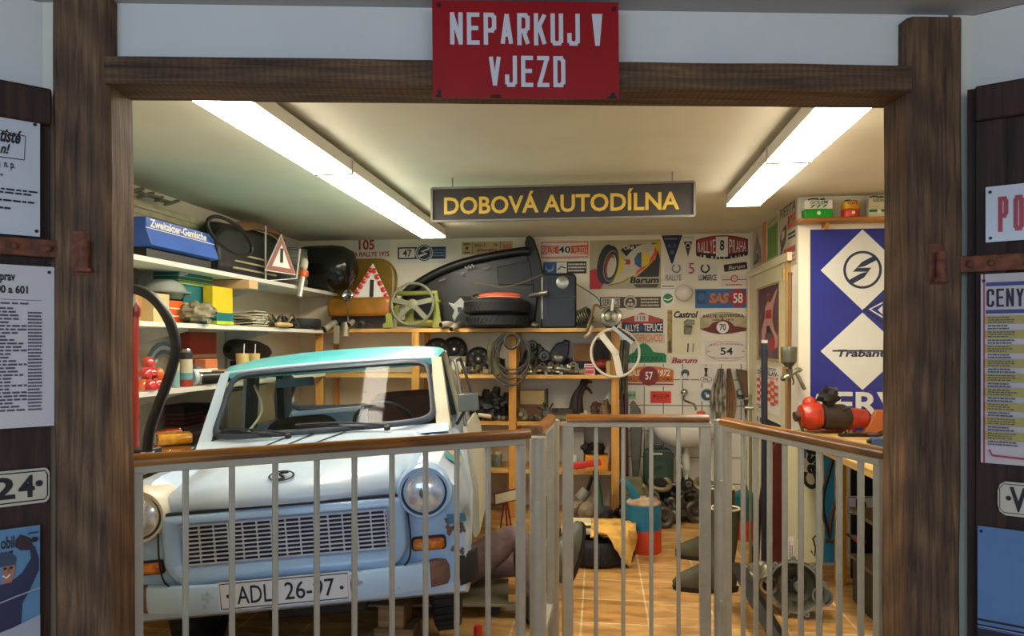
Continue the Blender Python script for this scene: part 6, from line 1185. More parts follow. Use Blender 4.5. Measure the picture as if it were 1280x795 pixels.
boxthing('black_carton', 'tall black carton beside the cardboard box behind the cream wheel', 'box', (X_(753.5, 6.6), 6.61, S2), (.12, .1, .30), m('#1f1e1d', .6), lid=m('#2c2a28', .6))
t = boxthing('red_lamp', 'red square lamp with white frames on the second pine board', 'lamp', (X_(737, 6.3), 6.30, S2), (.085, .06, .095), m('#c2301c', .3)); mb = MB()
for z0_, z1_ in ((.004, .046), (.07, .09)):
    for (xa_, za), (xb_, zb_) in zip(((-.042, z0_), (.042, z0_), (.042, z1_), (-.042, z1_)), ((.042, z0_), (.042, z1_), (-.042, z1_), (-.042, z0_))): mb.bar((xa_, -.033, za), (xb_, -.033, zb_), .006, .006, cW)
mb.build('white_frame', t)
c = X_(755, 6.45); t = thing('red_compressor', 'dark red small pump behind the cream steering wheel', 'pump', (c, 6.45, S2)); MB().ell((c, 6.45, S2 + .085), (.10, .06, .05), m('#8a2a1c', .4), n=18).build('body', t); MB().box((c, 6.45, S2 + .02), (.12, .08, .04), GRIME).build('foot', t); MB().cyl((c, 6.45, S2 + .12), (c - .01, 6.45, S2 + .20), .012, GRIME).build('neck', t)
mb = MB(); mb.lathe([(.032, 0), (.032, .10), (.02, .12)], (X_(762, 6.34), 6.34, S2 + .001), (0, 0, 1), m('#c2a868', .5), n=16); tag(mb.build('yellow_jar'), 'yellowish jar next to the red pump behind the cream wheel', 'jar')
for i, (px, Y, r_, h) in enumerate(((659, 6.60, .04, .10), (672, 6.60, .055, .13), (690, 6.56, .045, .08), (712, 6.50, .045, .07), (718, 6.44, .035, .05), (560, 6.36, .035, .05), (586, 6.40, .03, .05), (612, 6.50, .045, .09), (626, 6.44, .04, .07), (606, 6.36, .03, .05))):
    x = X_(px, Y); t = thing('engine_casing', 'dark lumpy engine casing among the metal litter on the second pine board', 'engine part', (x, Y, S2), group='engine casings on the second board'); MB().ell((x, Y, S2 + h), (r_ * 1.1, r_, h), (m('#26231e', .5, .3, var=.5, scale=16, bump=.3), CAST, m('#4f4a3a', .4, .5, var=.4))[i % 3], nz=.5, seed=200 + i * 3, n=18, k=12, zmin=S2).build('body', t, ang=30); MB().lathe([(r_ * .5, 0), (r_ * .5, .012), (r_ * .25, .016), (.001, .01)], (x, Y - r_ * .9, S2 + h), (.1, -1, .25), STL, n=14).build('cover', t)
# ---- hose coil on the middle upright
t = thing('hose_coil', 'coil of dark hose hung over the middle upright of the pine shelving', 'hose', (X_(640, 6.15), 6.15, 1.2)); HO = m('#4a473c', .5)
for i, (cx, cy, rx, ry) in enumerate(((638, 445, 22, 29), (640, 442, 20, 25), (637, 449, 24, 33), (642, 449, 19, 32), (640, 440, 23, 22), (641, 446, 21, 27))):
    d_ = 6.19 - .014 * i; mb = MB(); mb.tube([PY(cx + rx * cos(a_), cy + ry * sin(a_), d_ + .01 * sin(3 * a_)) for a_ in (2 * pi * k / 22 for k in range(22))], .0075 + .001 * (i % 2), HO, n=6, closed=True, sub=1); mb.build('loop', t)
mb = MB(); q = PY(640, 426, 6.08); mb.torus(q, (0, -1, .1), .062, .016, m('#3c3a32', .5), n=24, k=8); mb.build('inner_ring', t)
mb = MB(); mb.tube([PY(616, 426, 6.215), PY(614, 440, 6.215), PY(618, 458, 6.215), PY(624, 468, 6.21)], .035, m('#6a6640', .7, var=.3), n=8); tag(mb.build('olive_strap'), 'olive canvas roll hanging behind the coil of hose', 'strap')
for i in range(30):
    px = 655 + (i % 15) * 4.3 + rnd.uniform(-1.5, 1.5); Y = 6.28 + .035 * (i // 15) + .01 * (i % 3); r_ = .013 + .012 * rnd.random(); z = S2 + .028 + .03 * (i // 15); mb = MB(); mt = (STL, m('#c9c2a8', .3, .5), m('#8f8a70', .35, .6))[i % 3]
    if i % 3 == 0: mb.lathe([(r_, 0), (r_, r_ * 1.2), (r_ * .55, r_ * 1.25), (r_ * .55, r_ * 2)], (X_(px, Y), Y, z), (rnd.uniform(-1, 1), -.5, 1), mt, n=8)
    elif i % 3 == 1: mb.cyl((X_(px, Y) - r_ * 1.6, Y, z), (X_(px, Y) + r_ * 1.6, Y - .01, z + r_ * rnd.uniform(-.6, 1)), r_ * .55, mt, n=8)
    else: mb.torus((X_(px, Y), Y, z + r_), (rnd.uniform(-.6, .6), -1, .5), r_, r_ * .4, mt, n=14, k=6)
    tag(mb.build('metal_fitting', ang=50), 'small bright metal fitting heaped below the ragged black cover', 'fitting', 'metal fittings heaped on the second board')
# ---- third board
c = X_(586, 6.4); t = thing('distributor', 'dark distributor with black round cap on the third pine board', 'distributor', (c, 6.4, S3)); MB().lathe([(.03, 0), (.032, .14), (.045, .17)], (c, 6.4, S3), (0, 0, 1), GRIME, n=16).build('shaft', t); MB().lathe([(.042, 0), (.046, .03), (.03, .055), (.001, .06)], (c, 6.4, S3 + .17), (0, 0, 1), BLK, n=16).build('cap', t)
for i, (px, w, h) in enumerate(((604, .085, .13), (617, .10, .15), (630, .075, .11), (598, .05, .07))):
    Y = (6.54, 6.42, 6.56, 6.40)[i]; t = thing('engine_block', ('greasy black engine lump beside the distributor cap', 'largest greasy black engine lump on the third pine board', 'greasy black engine lump nearest the middle upright', 'small greasy lump in front of the black engine lumps')[i], 'engine part', (X_(px, Y), Y, S3)); MB().ell((X_(px, Y), Y, S3 + h * .82), (w, w * .8, h * .8), m('#191715', .6, .2, bump=.4), nz=.55, seed=i * 5 + 2, zmin=S3, n=30, k=20).build('body', t, ang=30); MB().lathe([(.03, 0), (.035, .03), (.028, .06)], (X_(px, Y) + .02, Y, S3 + h * 1.55), (.2, 0, 1), GRIME, n=12).build('port', t)
for i in range(9):
    px = 588 + i * 6; Y = 6.30; mb = MB(); mb.ell((X_(px, Y), Y, S3 + .022), (.028, .03, .021), (CAST, m('#6a5238', .6), GRIME)[i % 3], nz=.5, seed=60 + i, zmin=S3, n=12); tag(mb.build('rusty_part', ang=50), 'small rusty part in the row along the third pine board edge', 'fitting', 'rusty parts along the third board')
mb = MB(); mb.lathe([(.018, 0), (.02, .11), (.014, .12)], (X_(598, 6.27), 6.265, S3 + .052), (1, -.1, -.12), m('#cfc0a0', .6), n=12); tag(mb.build('paper_roll'), 'cream paper roll lying on the rusty parts beside the side mirror', 'roll')
t = boxthing('parts_carton', 'opened cream carton with brown front at the third pine board', 'box', (X_(666, 6.5), 6.52, S3), (.22, .15, .26), m('#b09868', .7), band=(m('#6a4a30', .7), (.0, .52))); MB().bar((.125, .05, 0), (.125, .05, .27), .02, .03, m('#4a4030', .6)).build('flap', t)
c = X_(651, 6.33); t = thing('wheel_hub', 'rusty cream wheel hub standing next to the opened carton', 'hub', (c, 6.33, S3)); MB().lathe([(.05, -.02), (.055, .0), (.03, .03), (.018, .05)], (c, 6.33, S3 + .057), (.1, -1, .1), m('#9a8c68', .4, .4, var=.4), n=20).build('flange', t)
for i in range(8):
    px = 656 + i * 4.6; mb = MB(); Y = 6.31 + .03 * (i % 2); mb.ell((X_(px, Y), Y, S3 + .028), (.03, .03, .027), (KH, CAST, RUSTM)[i % 3], nz=.6, seed=90 + i, zmin=S3, n=12); tag(mb.build('scrap_part', ang=50), 'small olive and rusty scrap part before the opened carton', 'fitting', 'scrap parts before the carton')
c = X_(684, 6.3); t = thing('carburettor', 'spiky grey carburettor above the short end railing', 'carburettor', (c, 6.3, S3)); MB().ell((c, 6.3, S3 + .06), (.05, .045, .06), CAST, nz=.4, seed=4, zmin=S3).build('body', t)
for a_ in (20, 60, 110, 150): MB().cyl((c, 6.3, S3 + .07), (c + .10 * cos(radians(a_)), 6.29, S3 + .08 + .09 * sin(radians(a_))), .007, GRIME, n=6).build('rod', t)
t = boxthing('tool_tin', 'flat dark brown tin beside the twisted dark harness', 'tin', (X_(703, 6.4), 6.4, S3), (.19, .14, .10), m('#4a4030', .5, var=.3), lid=m('#3a2c22', .5)); MB().box((0, -.072, .035), (.16, .004, .03), m('#7a7448', .6)).build('label', t)
t = thing('wiring_harness', 'dark twisted wiring harness standing up from the third pine board', 'harness', (X_(722, 6.45), 6.45, S3)); HB = m('#3a3028', .7, var=.4, scale=20)
for i, pts in enumerate((((718, 520), (719, 500), (723, 488), (731, 476), (736, 476)), ((723, 520), (724, 502), (728, 488), (734, 478), (740, 478)), ((715, 518), (716, 504), (720, 492), (728, 484), (735, 486), (740, 492)), ((726, 520), (725, 500), (726, 486), (729, 474), (732, 477)))):
    MB().tube([PY(x, y, 6.45 + .02 * i) for x, y in pts], lambda u: .03 - .02 * u, HB, n=8).build('strand', t)
for i, (px, mt, w, h) in enumerate(((733, m('#a39674', .8), .045, .05), (745, m('#6a4a34', .8, var=.3), .06, .08), (757, m('#7d6446', .8, var=.3), .05, .09), (741, m('#4f3826', .8), .05, .04))):
    mb = MB(); mb.ell((X_(px, 6.42), (6.32, 6.50, 6.36, 6.33)[i], S3 + h * .9), (w, .07, h), mt, nz=.5, seed=30 + i, zmin=S3, n=20, k=12); tag(mb.build('oily_rag', ang=60), ('pale oily rag beside the twisted harness', 'largest brown oily rag on the third pine board', 'brown oily rag nearest the end upright', 'dark oily rag under the other brown rags')[i], 'rag')
# ---- fourth board and below, seen through the bars
boxthing('grey_case', 'flat grey metal case standing on the fourth pine board behind the gate', 'case', (X_(722, 6.45), 6.50, S4), (.115, .2, .355), m('#9a9a90', .5))
t = boxthing('spray_tin', 'small white spray tin in front of the flat grey case', 'tin', (X_(717, 6.3), 6.30, S4), (.05, .05, .13), m('#c9cfd0', .4), band=(m('#b54a48', .5), (.2, .3), (.45, .55)))
boxthing('orange_crate', 'orange plastic crate on the fourth pine board behind the gate', 'crate', (X_(746, 6.42), 6.42, S4), (.20, .22, .12), m('#d88a1c', .5)); 
for i, px in enumerate((733, 741, 749)):
    mb = MB(); mb.ell((X_(px, 6.42), 6.42, S4 + .17), (.05, .05, .05), GRIME, nz=.6, seed=120 + i, zmin=S4 + .121, n=14); tag(mb.build('scrap_part', ang=50), 'greasy scrap part heaped on the orange crate', 'fitting', 'scrap on the orange crate')
boxthing('orange_case', 'small orange case on the fourth board seen between steel post and gate', 'case', (X_(687, 6.4) - .03, 6.4, S4), (.08, .2, .16), m('#d07a1c', .5))
for i, px in enumerate((600, 612, 623)):
    lb = ('glass jar of small parts nearest the car on the fourth board', 'glass jar with cream lid on the fourth pine board', 'glass jar nearest the middle upright on the fourth board')[i]; Y = 6.36; t = thing('glass_jar', lb, 'jar', (X_(px, Y), Y, S4)); MB().lathe([(.034, 0), (.034, .10), (.028, .115)], (X_(px, Y), Y, S4 + .001), (0, 0, 1), m('#6f7a6a', .15, var=.4, scale=30), n=18).build('body', t); MB().lathe([(.03, 0), (.03, .02)], (X_(px, Y), Y, S4 + .115), (0, 0, 1), m('#c9b070', .4), n=18).build('lid', t)
c = X_(745, 6.0); t = thing('push_broom', 'red push broom with dark green handle leaning at the shelving', 'broom', (c, 6.05, 0)); MB().bar(PY(716, 583, 6.1), PY(751, 577.5, 6.1), .045, .05, m('#c42a1c', .5)).build('head', t, bev=.008); MB().cyl(PY(744, 588, 6.1), (X_(749, 6.0) + .03, 6.02, .012), .026, m('#1f4a34', .5)).build('handle', t)
WHC = m('#8a7a5c', .5, .3, var=.4)
for i, (px, py, R) in enumerate(((722, 634, .075), (734, 632, .085), (755, 637, .075))):
    Y = (6.2, 6.02, 6.05)[i]; c = PY(px, py, Y); t = thing('brake_drum', ('rusty brake drum nearest the slim hinge post', 'rusty brake drum under the paint tin', 'dark brake drum beside the broom handle foot')[i], 'brake drum', (c.x, Y, 0)); MB().lathe([(R, -.05), (R, .03), (R * .6, .04), (R * .35, .06), (.001, .06)], (c.x, Y + .06 * (i % 2), R + .004), (.2, -1, .2), WHC if i < 2 else GRIME, n=24).build('drum', t)
c = PY(729, 620, 6.22); t = thing('paint_tin', 'small tilted grey tin on top of the brake drums', 'tin', (c.x, 6.22, .16)); MB().lathe([(.05, 0), (.05, .10)], (c.x - .03, 6.24, .165), (.6, 0, .7), m('#9a968a', .4, .3), n=18).build('body', t); MB().cyl((c.x + .04, 6.24, .24), (c.x + .075, 6.24, .36), .016, GRIME).build('handle', t)
# ================================================================ THE FLOOR, THE SINK CORNER AND THE WORKBENCH SIDE
PORC = m('#dedbd0', .12, var=.03); PVC = m('#d9d6c4', .35, var=.05)
def fl(px, py): return PZ(px, py, 0)
# sink
xs = XY(855, 6.47); zs = Z_(531.5, 6.28); t = thing('sink', 'white porcelain wash basin on the tiled wall behind the gate', 'sink', (xs, 6.47, zs))
def sring(w, d, z, n=28): return [Vector((xs + w * cos(a) * (1 if abs(cos(a)) < .2 else 1), 6.46 + d * (abs(sin(a)) ** .7) * (1 if sin(a) > 0 else -1), z)) for a in (2 * pi * i / n for i in range(n))]
mb = MB(); mb.loft([sring(.10, .09, zs - .19), sring(.18, .15, zs - .165), sring(.255, .20, zs - .09), sring(.285, .228, zs - .02), sring(.288, .23, zs), sring(.26, .205, zs), sring(.24, .18, zs - .03), sring(.17, .13, zs - .12), sring(.05, .04, zs - .14)], PORC); mb.build('basin', t, ang=60)
MB().lathe([(.025, 0), (.02, .03), (.022, .10), (.03, .11), (.034, .12), (.034, .25), (.02, .27), (.02, .40)], (xs + .02, 6.5, zs - .52), (0, 0, 1), PVC, n=16).build('drain_trap', t); MB().tube([(xs + .02, 6.5, zs - .40), (xs - .04, 6.52, zs - .36), (xs - .05, 6.58, zs - .30), (xs - .05, 6.695, zs - .30)], .02, PVC, n=10).build('drain_pipe', t)
q = PY(855, 490, 6.66); t = thing('tap', 'chrome wall tap with round knob and swan-neck arm over the wash basin', 'tap', (q.x, 6.695, q.z)); MB().ell((q.x, 6.64, q.z), .034, CHR, n=18).build('knob', t); MB().cyl((q.x, 6.69, q.z), (q.x, 6.64, q.z), .016, CHR).build('wall_fitting', t); MB().tube([PY(855, 494, 6.65), PY(855.5, 500, 6.62), PY(862, 503, 6.58), PY(868, 506, 6.53), PY(870, 513, 6.50)], .011, CHR, n=8).build('spout', t)
q = PY(876.5, 516, 6.62); mb = MB(); mb.box((q.x, 6.63, zs + .055 + .02), (.075, .05, .055), m('#e0501c', .4)); o = tag(mb.build('soap', bev=.012), 'orange soap block beside the chrome tap', 'soap'); 
o = MB().box((q.x, 6.655, zs + .035), (.11, .08, .02), PORC).build('soap_ledge', bev=.006); tag(o, 'white porcelain soap ledge on the tiles under the orange soap', 'ledge')
# towels
def towel(lab, px0, px1, top, bot, Y, mat, pinch=.35, seed=1, name='towel'):
    mb = MB(); xa, xb = X_(px0, Y), X_(px1, Y); zt, zb = Z_(top, Y), Z_(bot, Y); n = 16; rings = []
    for j in range(12):
        v = j / 11; k = pinch + (1 - pinch) * min(1, v * 1.9); sh = 1 - .5 * max(0, v - .75) * 2; row = []
        for i in range(n + 1):
            u = i / n - .5; x = (xa + xb) / 2 + u * (xb - xa) * k * sh + .01 * sin(v * 5 + seed); row.append(Vector((x, Y + .022 * sin(u * 26 + seed) * (1 - .4 * v) - .02 * v, zt + (zb - zt) * v)))
        rings.append(row + [p + Vector((0, .012, 0)) for p in reversed(row)])
    mb.loft(rings, mat); o = tag(mb.build(name, ang=60), lab, 'towel'); MB().cyl(((xa + xb) / 2, Y + .02, zt - .004), ((xa + xb) / 2, 6.698, zt + .012), .007, cW, n=8).build('hook', o); return o
stripe = m('#b5ab96', .9, c2='#6a6456', scale=7, stretch=(9, 1, 1.5), lo=.45, hi=.55)
towel('grey striped towel hanging on the tiles by the wash basin', 889, 911, 460, 523, 6.62, stripe, seed=2); towel('plain tan towel hanging next to the grey striped towel', 906, 919, 460, 525, 6.61, m('#b08a66', .9, var=.25), seed=5)
mb = MB(); mb.loft([[PY(x, y, Y) for x, y in ((919, 461), (934, 463), (936, 500), (932, 526), (930, 500), (925, 478))] for Y in (6.60, 6.66)], m('#6a5236', .8, var=.4)); tag(mb.build('leather_bag', bev=.01), 'brown leather apron hanging in the corner beside the white door', 'apron')
# panels behind the gate
mb = MB(); mb.loft([[PY(x, y, Y) for x, y in ((788, 503), (792, 500), (801, 512), (803, 540), (800, 585), (797, 598), (791, 598), (788, 560))] for Y in (6.30, 6.36)], m('#5a5a50', .45, .3, var=.3)); tag(mb.build('grey_fender', bev=.012), 'tall grey car fender standing upright beside the shelving end', 'fender')
for i, (px0, px1, top) in enumerate(((776, 779, 493), (780.5, 785, 496))):
    mb = MB(); xa, xb = X_(px0, 6.4), X_(px1, 6.4); mb.loft([[Vector((xa, y, .002)), Vector((xb, y, .002)), Vector((xb, y, Z_(top, 6.4))), Vector((xa, y, Z_(top, 6.4) + .03))] for y in (6.33, 6.62)], m('#4a1f1c', .4, var=.3)); tag(mb.build('maroon_sheet', bev=.004), ('dark maroon panel standing nearest the shelving end upright', 'dark maroon panel standing beside the tall grey fender')[i], 'panel')
# pile of gearbox parts and the green jerrycan
k = 0
for px, py, Y, kind, r_ in ((812, 640, 6.47, 'g', .105), (840, 642, 6.47, 'g', .105), (863, 640, 6.50, 'g', .075), (803, 648, 5.84, 'd', .08), (830, 655, 5.98, 'd', .085), (846, 650, 6.18, 'g', .085), (869, 645, 6.2, 'd', .09), (820, 628, 6.22, 'd', .09)):
    x = X_(px, Y); lab = ('big oily gearbox casing under the green jerrycan', 'largest gearbox casing in the pile below the wash basin', 'dark gearbox casing below the drain trap', 'small wheel hub leaning behind the blue and red canister', 'small wheel hub at the front of the gearbox pile', 'lumpy gear casing at the front of the gearbox pile', 'dark wheel drum behind the latch side of the gate', 'flat ring gear standing in the gearbox pile')[k]; t = thing('gearbox_part', lab, 'gearbox part', (x, Y, 0))
    if kind == 'g':
        MB().ell((x, Y, r_ * 1.15), (r_ * .9, r_ * .75, r_ * 1.2), m('#3f392c', .5, .4, var=.5, scale=12, bump=.4), nz=.4, seed=k * 7, zmin=.002, n=24, k=14).build('casing', t, ang=30); MB().lathe([(r_ * .5, 0), (r_ * .55, .02), (r_ * .3, .03), (.001, .03)], (x - .03, Y - r_ * .62, r_ * .8), (-.1, -1, .15), CAST, n=18).build('cover_plate', t)
    else:
        MB().lathe([(r_, -.03), (r_, .02), (r_ * .75, .03), (r_ * .4, .02), (r_ * .3, .05), (.001, .05)], (x, Y, r_ + .002), (.15, -1, .2), m('#544c3c', .5, .4, var=.5), n=24).build('disc', t); MB().lathe([(r_ * .12, 0), (r_ * .1, .012)], (x + .15 * .05, Y - .052, r_ + .012), (.15, -1, .2), STL, n=10).build('hub_nut', t)
    k += 1
for i, (px, py, r_) in enumerate(((825, 604, .085), (798, 612, .07), (812, 618, .06), (880, 606, .07), (890, 612, .07))):
    Y = 6.22 - .03 * i; c = PY(px, py, Y); mb = MB(); mb.torus(c, (.1, -.5, .9), r_, .022, m('#8a7a58', .4, .4, var=.4), n=24, k=8); mb.lathe([(r_ * .6, -.02), (r_ * .6, .015)], c, (.1, -.5, .9), GRIME, n=18); tag(mb.build('ring_gear', ang=50), 'tan metal ring lying on top of the gearbox pile', 'ring gear', 'rings on the gearbox pile')
t = thing('jerrycan', 'dark green jerrycan standing on the gearbox pile under the wash basin', 'jerrycan', (X_(822, 6.3), 6.33, Z_(602, 6.3))); JG = m('#26392a', .45, var=.25); a, b = X_(805, 6.27), X_(842, 6.27); z0, z1 = Z_(603, 6.27), Z_(560, 6.27)
MB().loft([rrect(a, z0, b, z1, .03, .05, 6.27), rrect(a, z0, b, z1, .03, .05, 6.40)], JG).build('body', t, bev=.012)
mb = MB(); mb.loft([rrect(a + .04, z0 + .04, b - .05, z1 - .10, .02, .05, 6.266), rrect(a + .04, z0 + .04, b - .05, z1 - .10, .02, .05, 6.27)], m('#2f4532', .45)); mb.bar((a + .05, 6.262, z0 + .13), (b - .1, 6.262, z0 + .16), .014, .012, JG); mb.build('pressed_panel', t); MB().box((a + .10, 6.266, z1 - .035), (.11, .006, .016), m('#a8b0a4', .4)).build('pale_label', t); MB().tube([(a + .05, 6.335, z1 - .01), (a + .07, 6.335, z1 + .03), (b - .10, 6.335, z1 + .03), (b - .08, 6.335, z1 - .01)], .012, JG, n=8).build('handle', t)
boxthing('olive_box', 'dented olive metal box on the parts pile behind the canister spout', 'box', (X_(790, 6.0), 6.02, .265), (.17, .12, .13), m('#6a6a44', .5, var=.3)); boxthing('blue_box', 'steel blue box among the parts behind the canister', 'box', (X_(790, 6.0), 6.02, 0), (.17, .14, .264), m('#3f5a66', .5, var=.3))
for i, (px, py, Y, r_) in enumerate(((793, 622, 6.25, .07), (806, 606, 6.5, .06), (847, 618, 6.42, .08), (858, 606, 6.5, .06), (872, 618, 6.4, .085), (836, 626, 6.28, .07), (882, 630, 6.3, .08), (852, 634, 6.3, .06), (776, 640, 6.25, .06))):
    c = PY(px, py, Y); t = thing('gear_casing', 'greasy brown casing on the upper layer of the parts pile below the wash basin', 'gearbox part', c, group='casings on the parts pile'); MB().ell(c, (r_ * 1.1, r_, r_), (m('#4a4030', .5, .4, var=.5, scale=12, bump=.4), m('#5c4e36', .6, .2, var=.5), GRIME)[i % 3], nz=.55, seed=i * 4 + 1, n=20, k=12, zmin=.01).build('casing', t, ang=30); MB().lathe([(r_ * .5, 0), (r_ * .5, .015), (r_ * .3, .02), (.001, .01)], c + Vector((.01, -r_ * .85, .01)), (.1, -1, .2), CAST, n=14).build('cover_plate', t)
MB_ = MB(); q = PY(890, 549, 6.62); MB_.cyl((q.x, 6.62, .002), q, .022, PVC, n=14); o = tag(MB_.build('water_pipe'), 'white vertical water pipe between the wash basin and the corner', 'pipe'); MB().cyl(q, q + Vector((0, 0, .02)), .028, PVC, n=14).build('pipe_cap', o)
c = PZ(930, 672, 0); t = thing('oil_canister', 'second blue and red canister, behind the gate latch post', 'canister', (c.x, c.y, 0)); MB().lathe([(.10, .15), (.10, .33), (.03, .37), (.001, .37)], (c.x, c.y, 0), (0, 0, 1), m('#1d5a66', .35, var=.15), n=26).build('body', t); MB().lathe([(.102, .0), (.102, .15)], (c.x, c.y, .001), (0, 0, 1), m('#b8361a', .4), n=26).build('red_base', t); MB().cyl((c.x, c.y, .37), (c.x, c.y, .40), .025, INK).build('cap', t)
# blue and red canister
c = fl(804.5, 688); r_ = .127; t = thing('oil_canister', 'round canister, blue above and red below, with slanting spout on the tiled floor', 'canister', (c.x, c.y, 0)); BLC = m('#1d6a86', .35, var=.15); hh = .345
MB().lathe([(r_, .165), (r_, hh)], (c.x, c.y, 0), (0, 0, 1), BLC, n=30).build('body', t); MB().lathe([(r_ + .002, .0), (r_ + .002, .165)], (c.x, c.y, .001), (0, 0, 1), m('#c43a1a', .4, var=.15), n=30).build('red_base', t)
MB().lathe([(r_, hh - .03), (r_ * .97, hh + .01), (r_ * .7, hh + .035), (.04, hh + .045), (.001, hh + .045)], (c.x, c.y, 0), (0, 0, 1), m('#b5a080', .6, c2='#8a5a34', scale=12), n=30).build('rusty_shoulder', t); sp = MB(); sp.tube([(c.x - .05, c.y - .02, hh + .02), (c.x - .09, c.y - .03, hh + .10), (c.x - .13, c.y - .04, hh + .15), (c.x - .17, c.y - .05, hh + .17)], lambda u: .034 - .012 * u, BLC, n=12); sp.build('spout', t); MB().tube([(c.x + .02, c.y, hh + .035), (c.x + .05, c.y, hh + .09), (c.x + .10, c.y, hh + .06), (c.x + .11, c.y, hh)], .008, CAST, n=6).build('handle', t)
# tyre on the floor with a tool tray and a yellow rag
c = fl(742, 712); cy = c.y + .27; cx = c.x - .0; tyre('worn tyre lying on the tiled floor under the tool tray', (cx, cy, .092), (0, 0, 1), .285, .18)
t = thing('tool_tray', 'cream enamel tray of small tools on the floor tyre', 'tray', (cx - .02, cy + .05, .185)); TRY = m('#ddd2a4', .35, var=.1); mb = MB(); mb.box((cx - .02, cy + .05, .190), (.40, .30, .008), TRY); mb.build('bottom', t); mb = MB()
for dx, dy, w, d in ((0, -.15, .40, .01), (0, .15, .40, .01), (-.2, 0, .01, .30), (.2, 0, .01, .30)): mb.box((cx - .02 + dx, cy + .05 + dy, .208), (w, d, .04), TRY)
mb.build('raised_rim', t, bev=.003)
for i in range(9):
    x, y = cx - .17 + .038 * i, cy - .02 + .11 * ((i * 7) % 3) / 2 + .02; mb = MB(); a = i * .9; L_ = .035; mb.bar((x - L_ * cos(a), y - L_ * sin(a), .203), (x + L_ * cos(a), y + L_ * sin(a), .203), .016, .016, (CAST, INK, m('#c9c2a8', .4))[i % 3]); mb.lathe([(.013, 0), (.013, .016)], (x + L_ * cos(a), y + L_ * sin(a), .196), (0, 0, 1), (CAST, INK, CHR)[i % 3], n=8); tag(mb.build('socket'), 'small socket tool lying in the cream enamel tray', 'tool', 'tools in the enamel tray')
boxthing('black_block', 'small black block at the rim of the cream enamel tray', 'block', (cx + .06, cy + .15, .195), (.05, .03, .05), INK)
RAG = m('#cfa048', .85, c2='#8a5a20', scale=9, lo=.3, hi=.55); mb = MB(); rings = []
for j in range(19):
    v = j / 18; row = []
    for i in range(13):
        u = i / 12; x = cx - .02 + v * .31; y = cy - .30 + u * .42 + .03 * v; h = .20 + .05 * sin(u * 9 + v * 7) * .6 + .03 * noise.noise(Vector((u * 6, v * 6, 2)))
        rr_ = ((x - cx) ** 2 + (y - cy) ** 2) ** .5
        if rr_ > .30: h = max(.02, h - (rr_ - .30) * 2.3); k_ = .31 + (rr_ - .30) * .25; x = cx + (x - cx) * k_ / rr_; y = cy + (y - cy) * k_ / rr_
        if v < .5 and h < .235: h += .02
        h = max(h, .236 if (x < cx + .20 and y > cy - .12) else .197 if rr_ <= .30 else .012); row.append(Vector((x, y, h)))
    rings.append(row + [p + Vector((0, 0, .01)) for p in reversed(row)])
mb.loft(rings, RAG); tag(mb.build('yellow_rag', ang=60), 'stained yellow rag draped over the tyre edge by the canister', 'rag')
# pair of rubber boots
BOOT = m('#4c4830', .7, var=.35, scale=8); LIN = m('#c2b48a', .7)
def boot(lab, c, hd, hgt, mat=BOOT, name='rubber_boot', lining=LIN, parent=None, tilt=None, K=1.0):
    """a boot standing at c (heel), toe towards hd"""
    a = atan2(hd[1], hd[0]); mw = Matrix.Translation(c) @ Matrix.Rotation(a, 4, 'Z') @ (tilt or Matrix.Identity(4)); t = parent or tag(thing(name, lab, 'boot', mw=mw), lab, 'boot')
    tf = (lambda p: Vector(p)) if parent is None else (lambda p: mw @ Vector(p))
    def ring(cx, w, l, z, n=18): return [tf((cx * K + l * K * cos(q), w * K * sin(q), z * K)) for q in (2 * pi * i / n for i in range(n))]
    mb = MB(); mb.loft([ring(.09, .046, .145, .018), ring(.09, .05, .15, .04), ring(.075, .05, .135, .075), ring(.045, .048, .10, .105), ring(.015, .046, .064, .14), ring(.0, .048, .056, .19), ring(-.005, .055, .062, hgt * .7), ring(-.005, .06, .068, hgt), ring(-.005, .052, .06, hgt), ring(-.005, .045, .052, hgt - .06)], mat); up = mb.build('upper' if parent is None else 'boot', t, ang=60)
    MB().loft([ring(.085, .05, .15, .0), ring(.085, .053, .155, .02)], m('#14140f', .6)).build('sole', up)
    if parent is None: mb = MB(); mb.tube(ring(-.005, .058, .066, hgt), .007, lining, n=6, closed=True, sub=1); mb.build('rim_band', t)
    return t
c1 = fl(905, 738); boot('dark green rubber boot nearer the gate latch post', Vector((c1.x, c1.y, 0)), (-1, -.05), .385, K=1.3); c2 = fl(905, 700); boot('dark green rubber boot standing behind its pair', Vector((c2.x - .02, c2.y, 0)), (-1, .1), .385, K=1.3)
# gearbox bell housing, starter, bumper
ALU = m('#8f8a72', .4, .6, var=.4, scale=12, bump=.2); c = P(994, 430, 3.96); C0 = Vector((c.x, c.y, .165)); G_ = .72; ax = Vector((-.30, -1, .16)).normalized(); x, y, z = frame_of(ax); t = thing('bell_housing', 'open aluminium gearbox bell housing on the floor behind the railing', 'gearbox', (C0.x, C0.y, 0))
MB().lathe([(a_ * G_, b_ * G_) for a_, b_ in ((.195, .0), (.195, .02), (.178, .02), (.165, -.05), (.13, -.12), (.06, -.15), (.055, -.13), (.001, -.13))], C0, ax, ALU, n=36, caps=False).build('bell', t); MB().lathe([(a_ * G_, b_ * G_) for a_, b_ in ((.20, -.001), (.18, -.06), (.14, -.13), (.08, -.19), (.001, -.192))], C0, ax, m('#6f6a58', .5, .5, var=.4), n=30, caps=False).build('outer_casing', t)
for i in range(9):
    a = 2 * pi * i / 9 + .2; q = C0 + (x * cos(a) + y * sin(a)) * .148; MB().lathe([(.015, -.004), (.015, .016), (.007, .016), (.006, .0)], q, ax, ALU, n=12).build('bolt_lug', t)
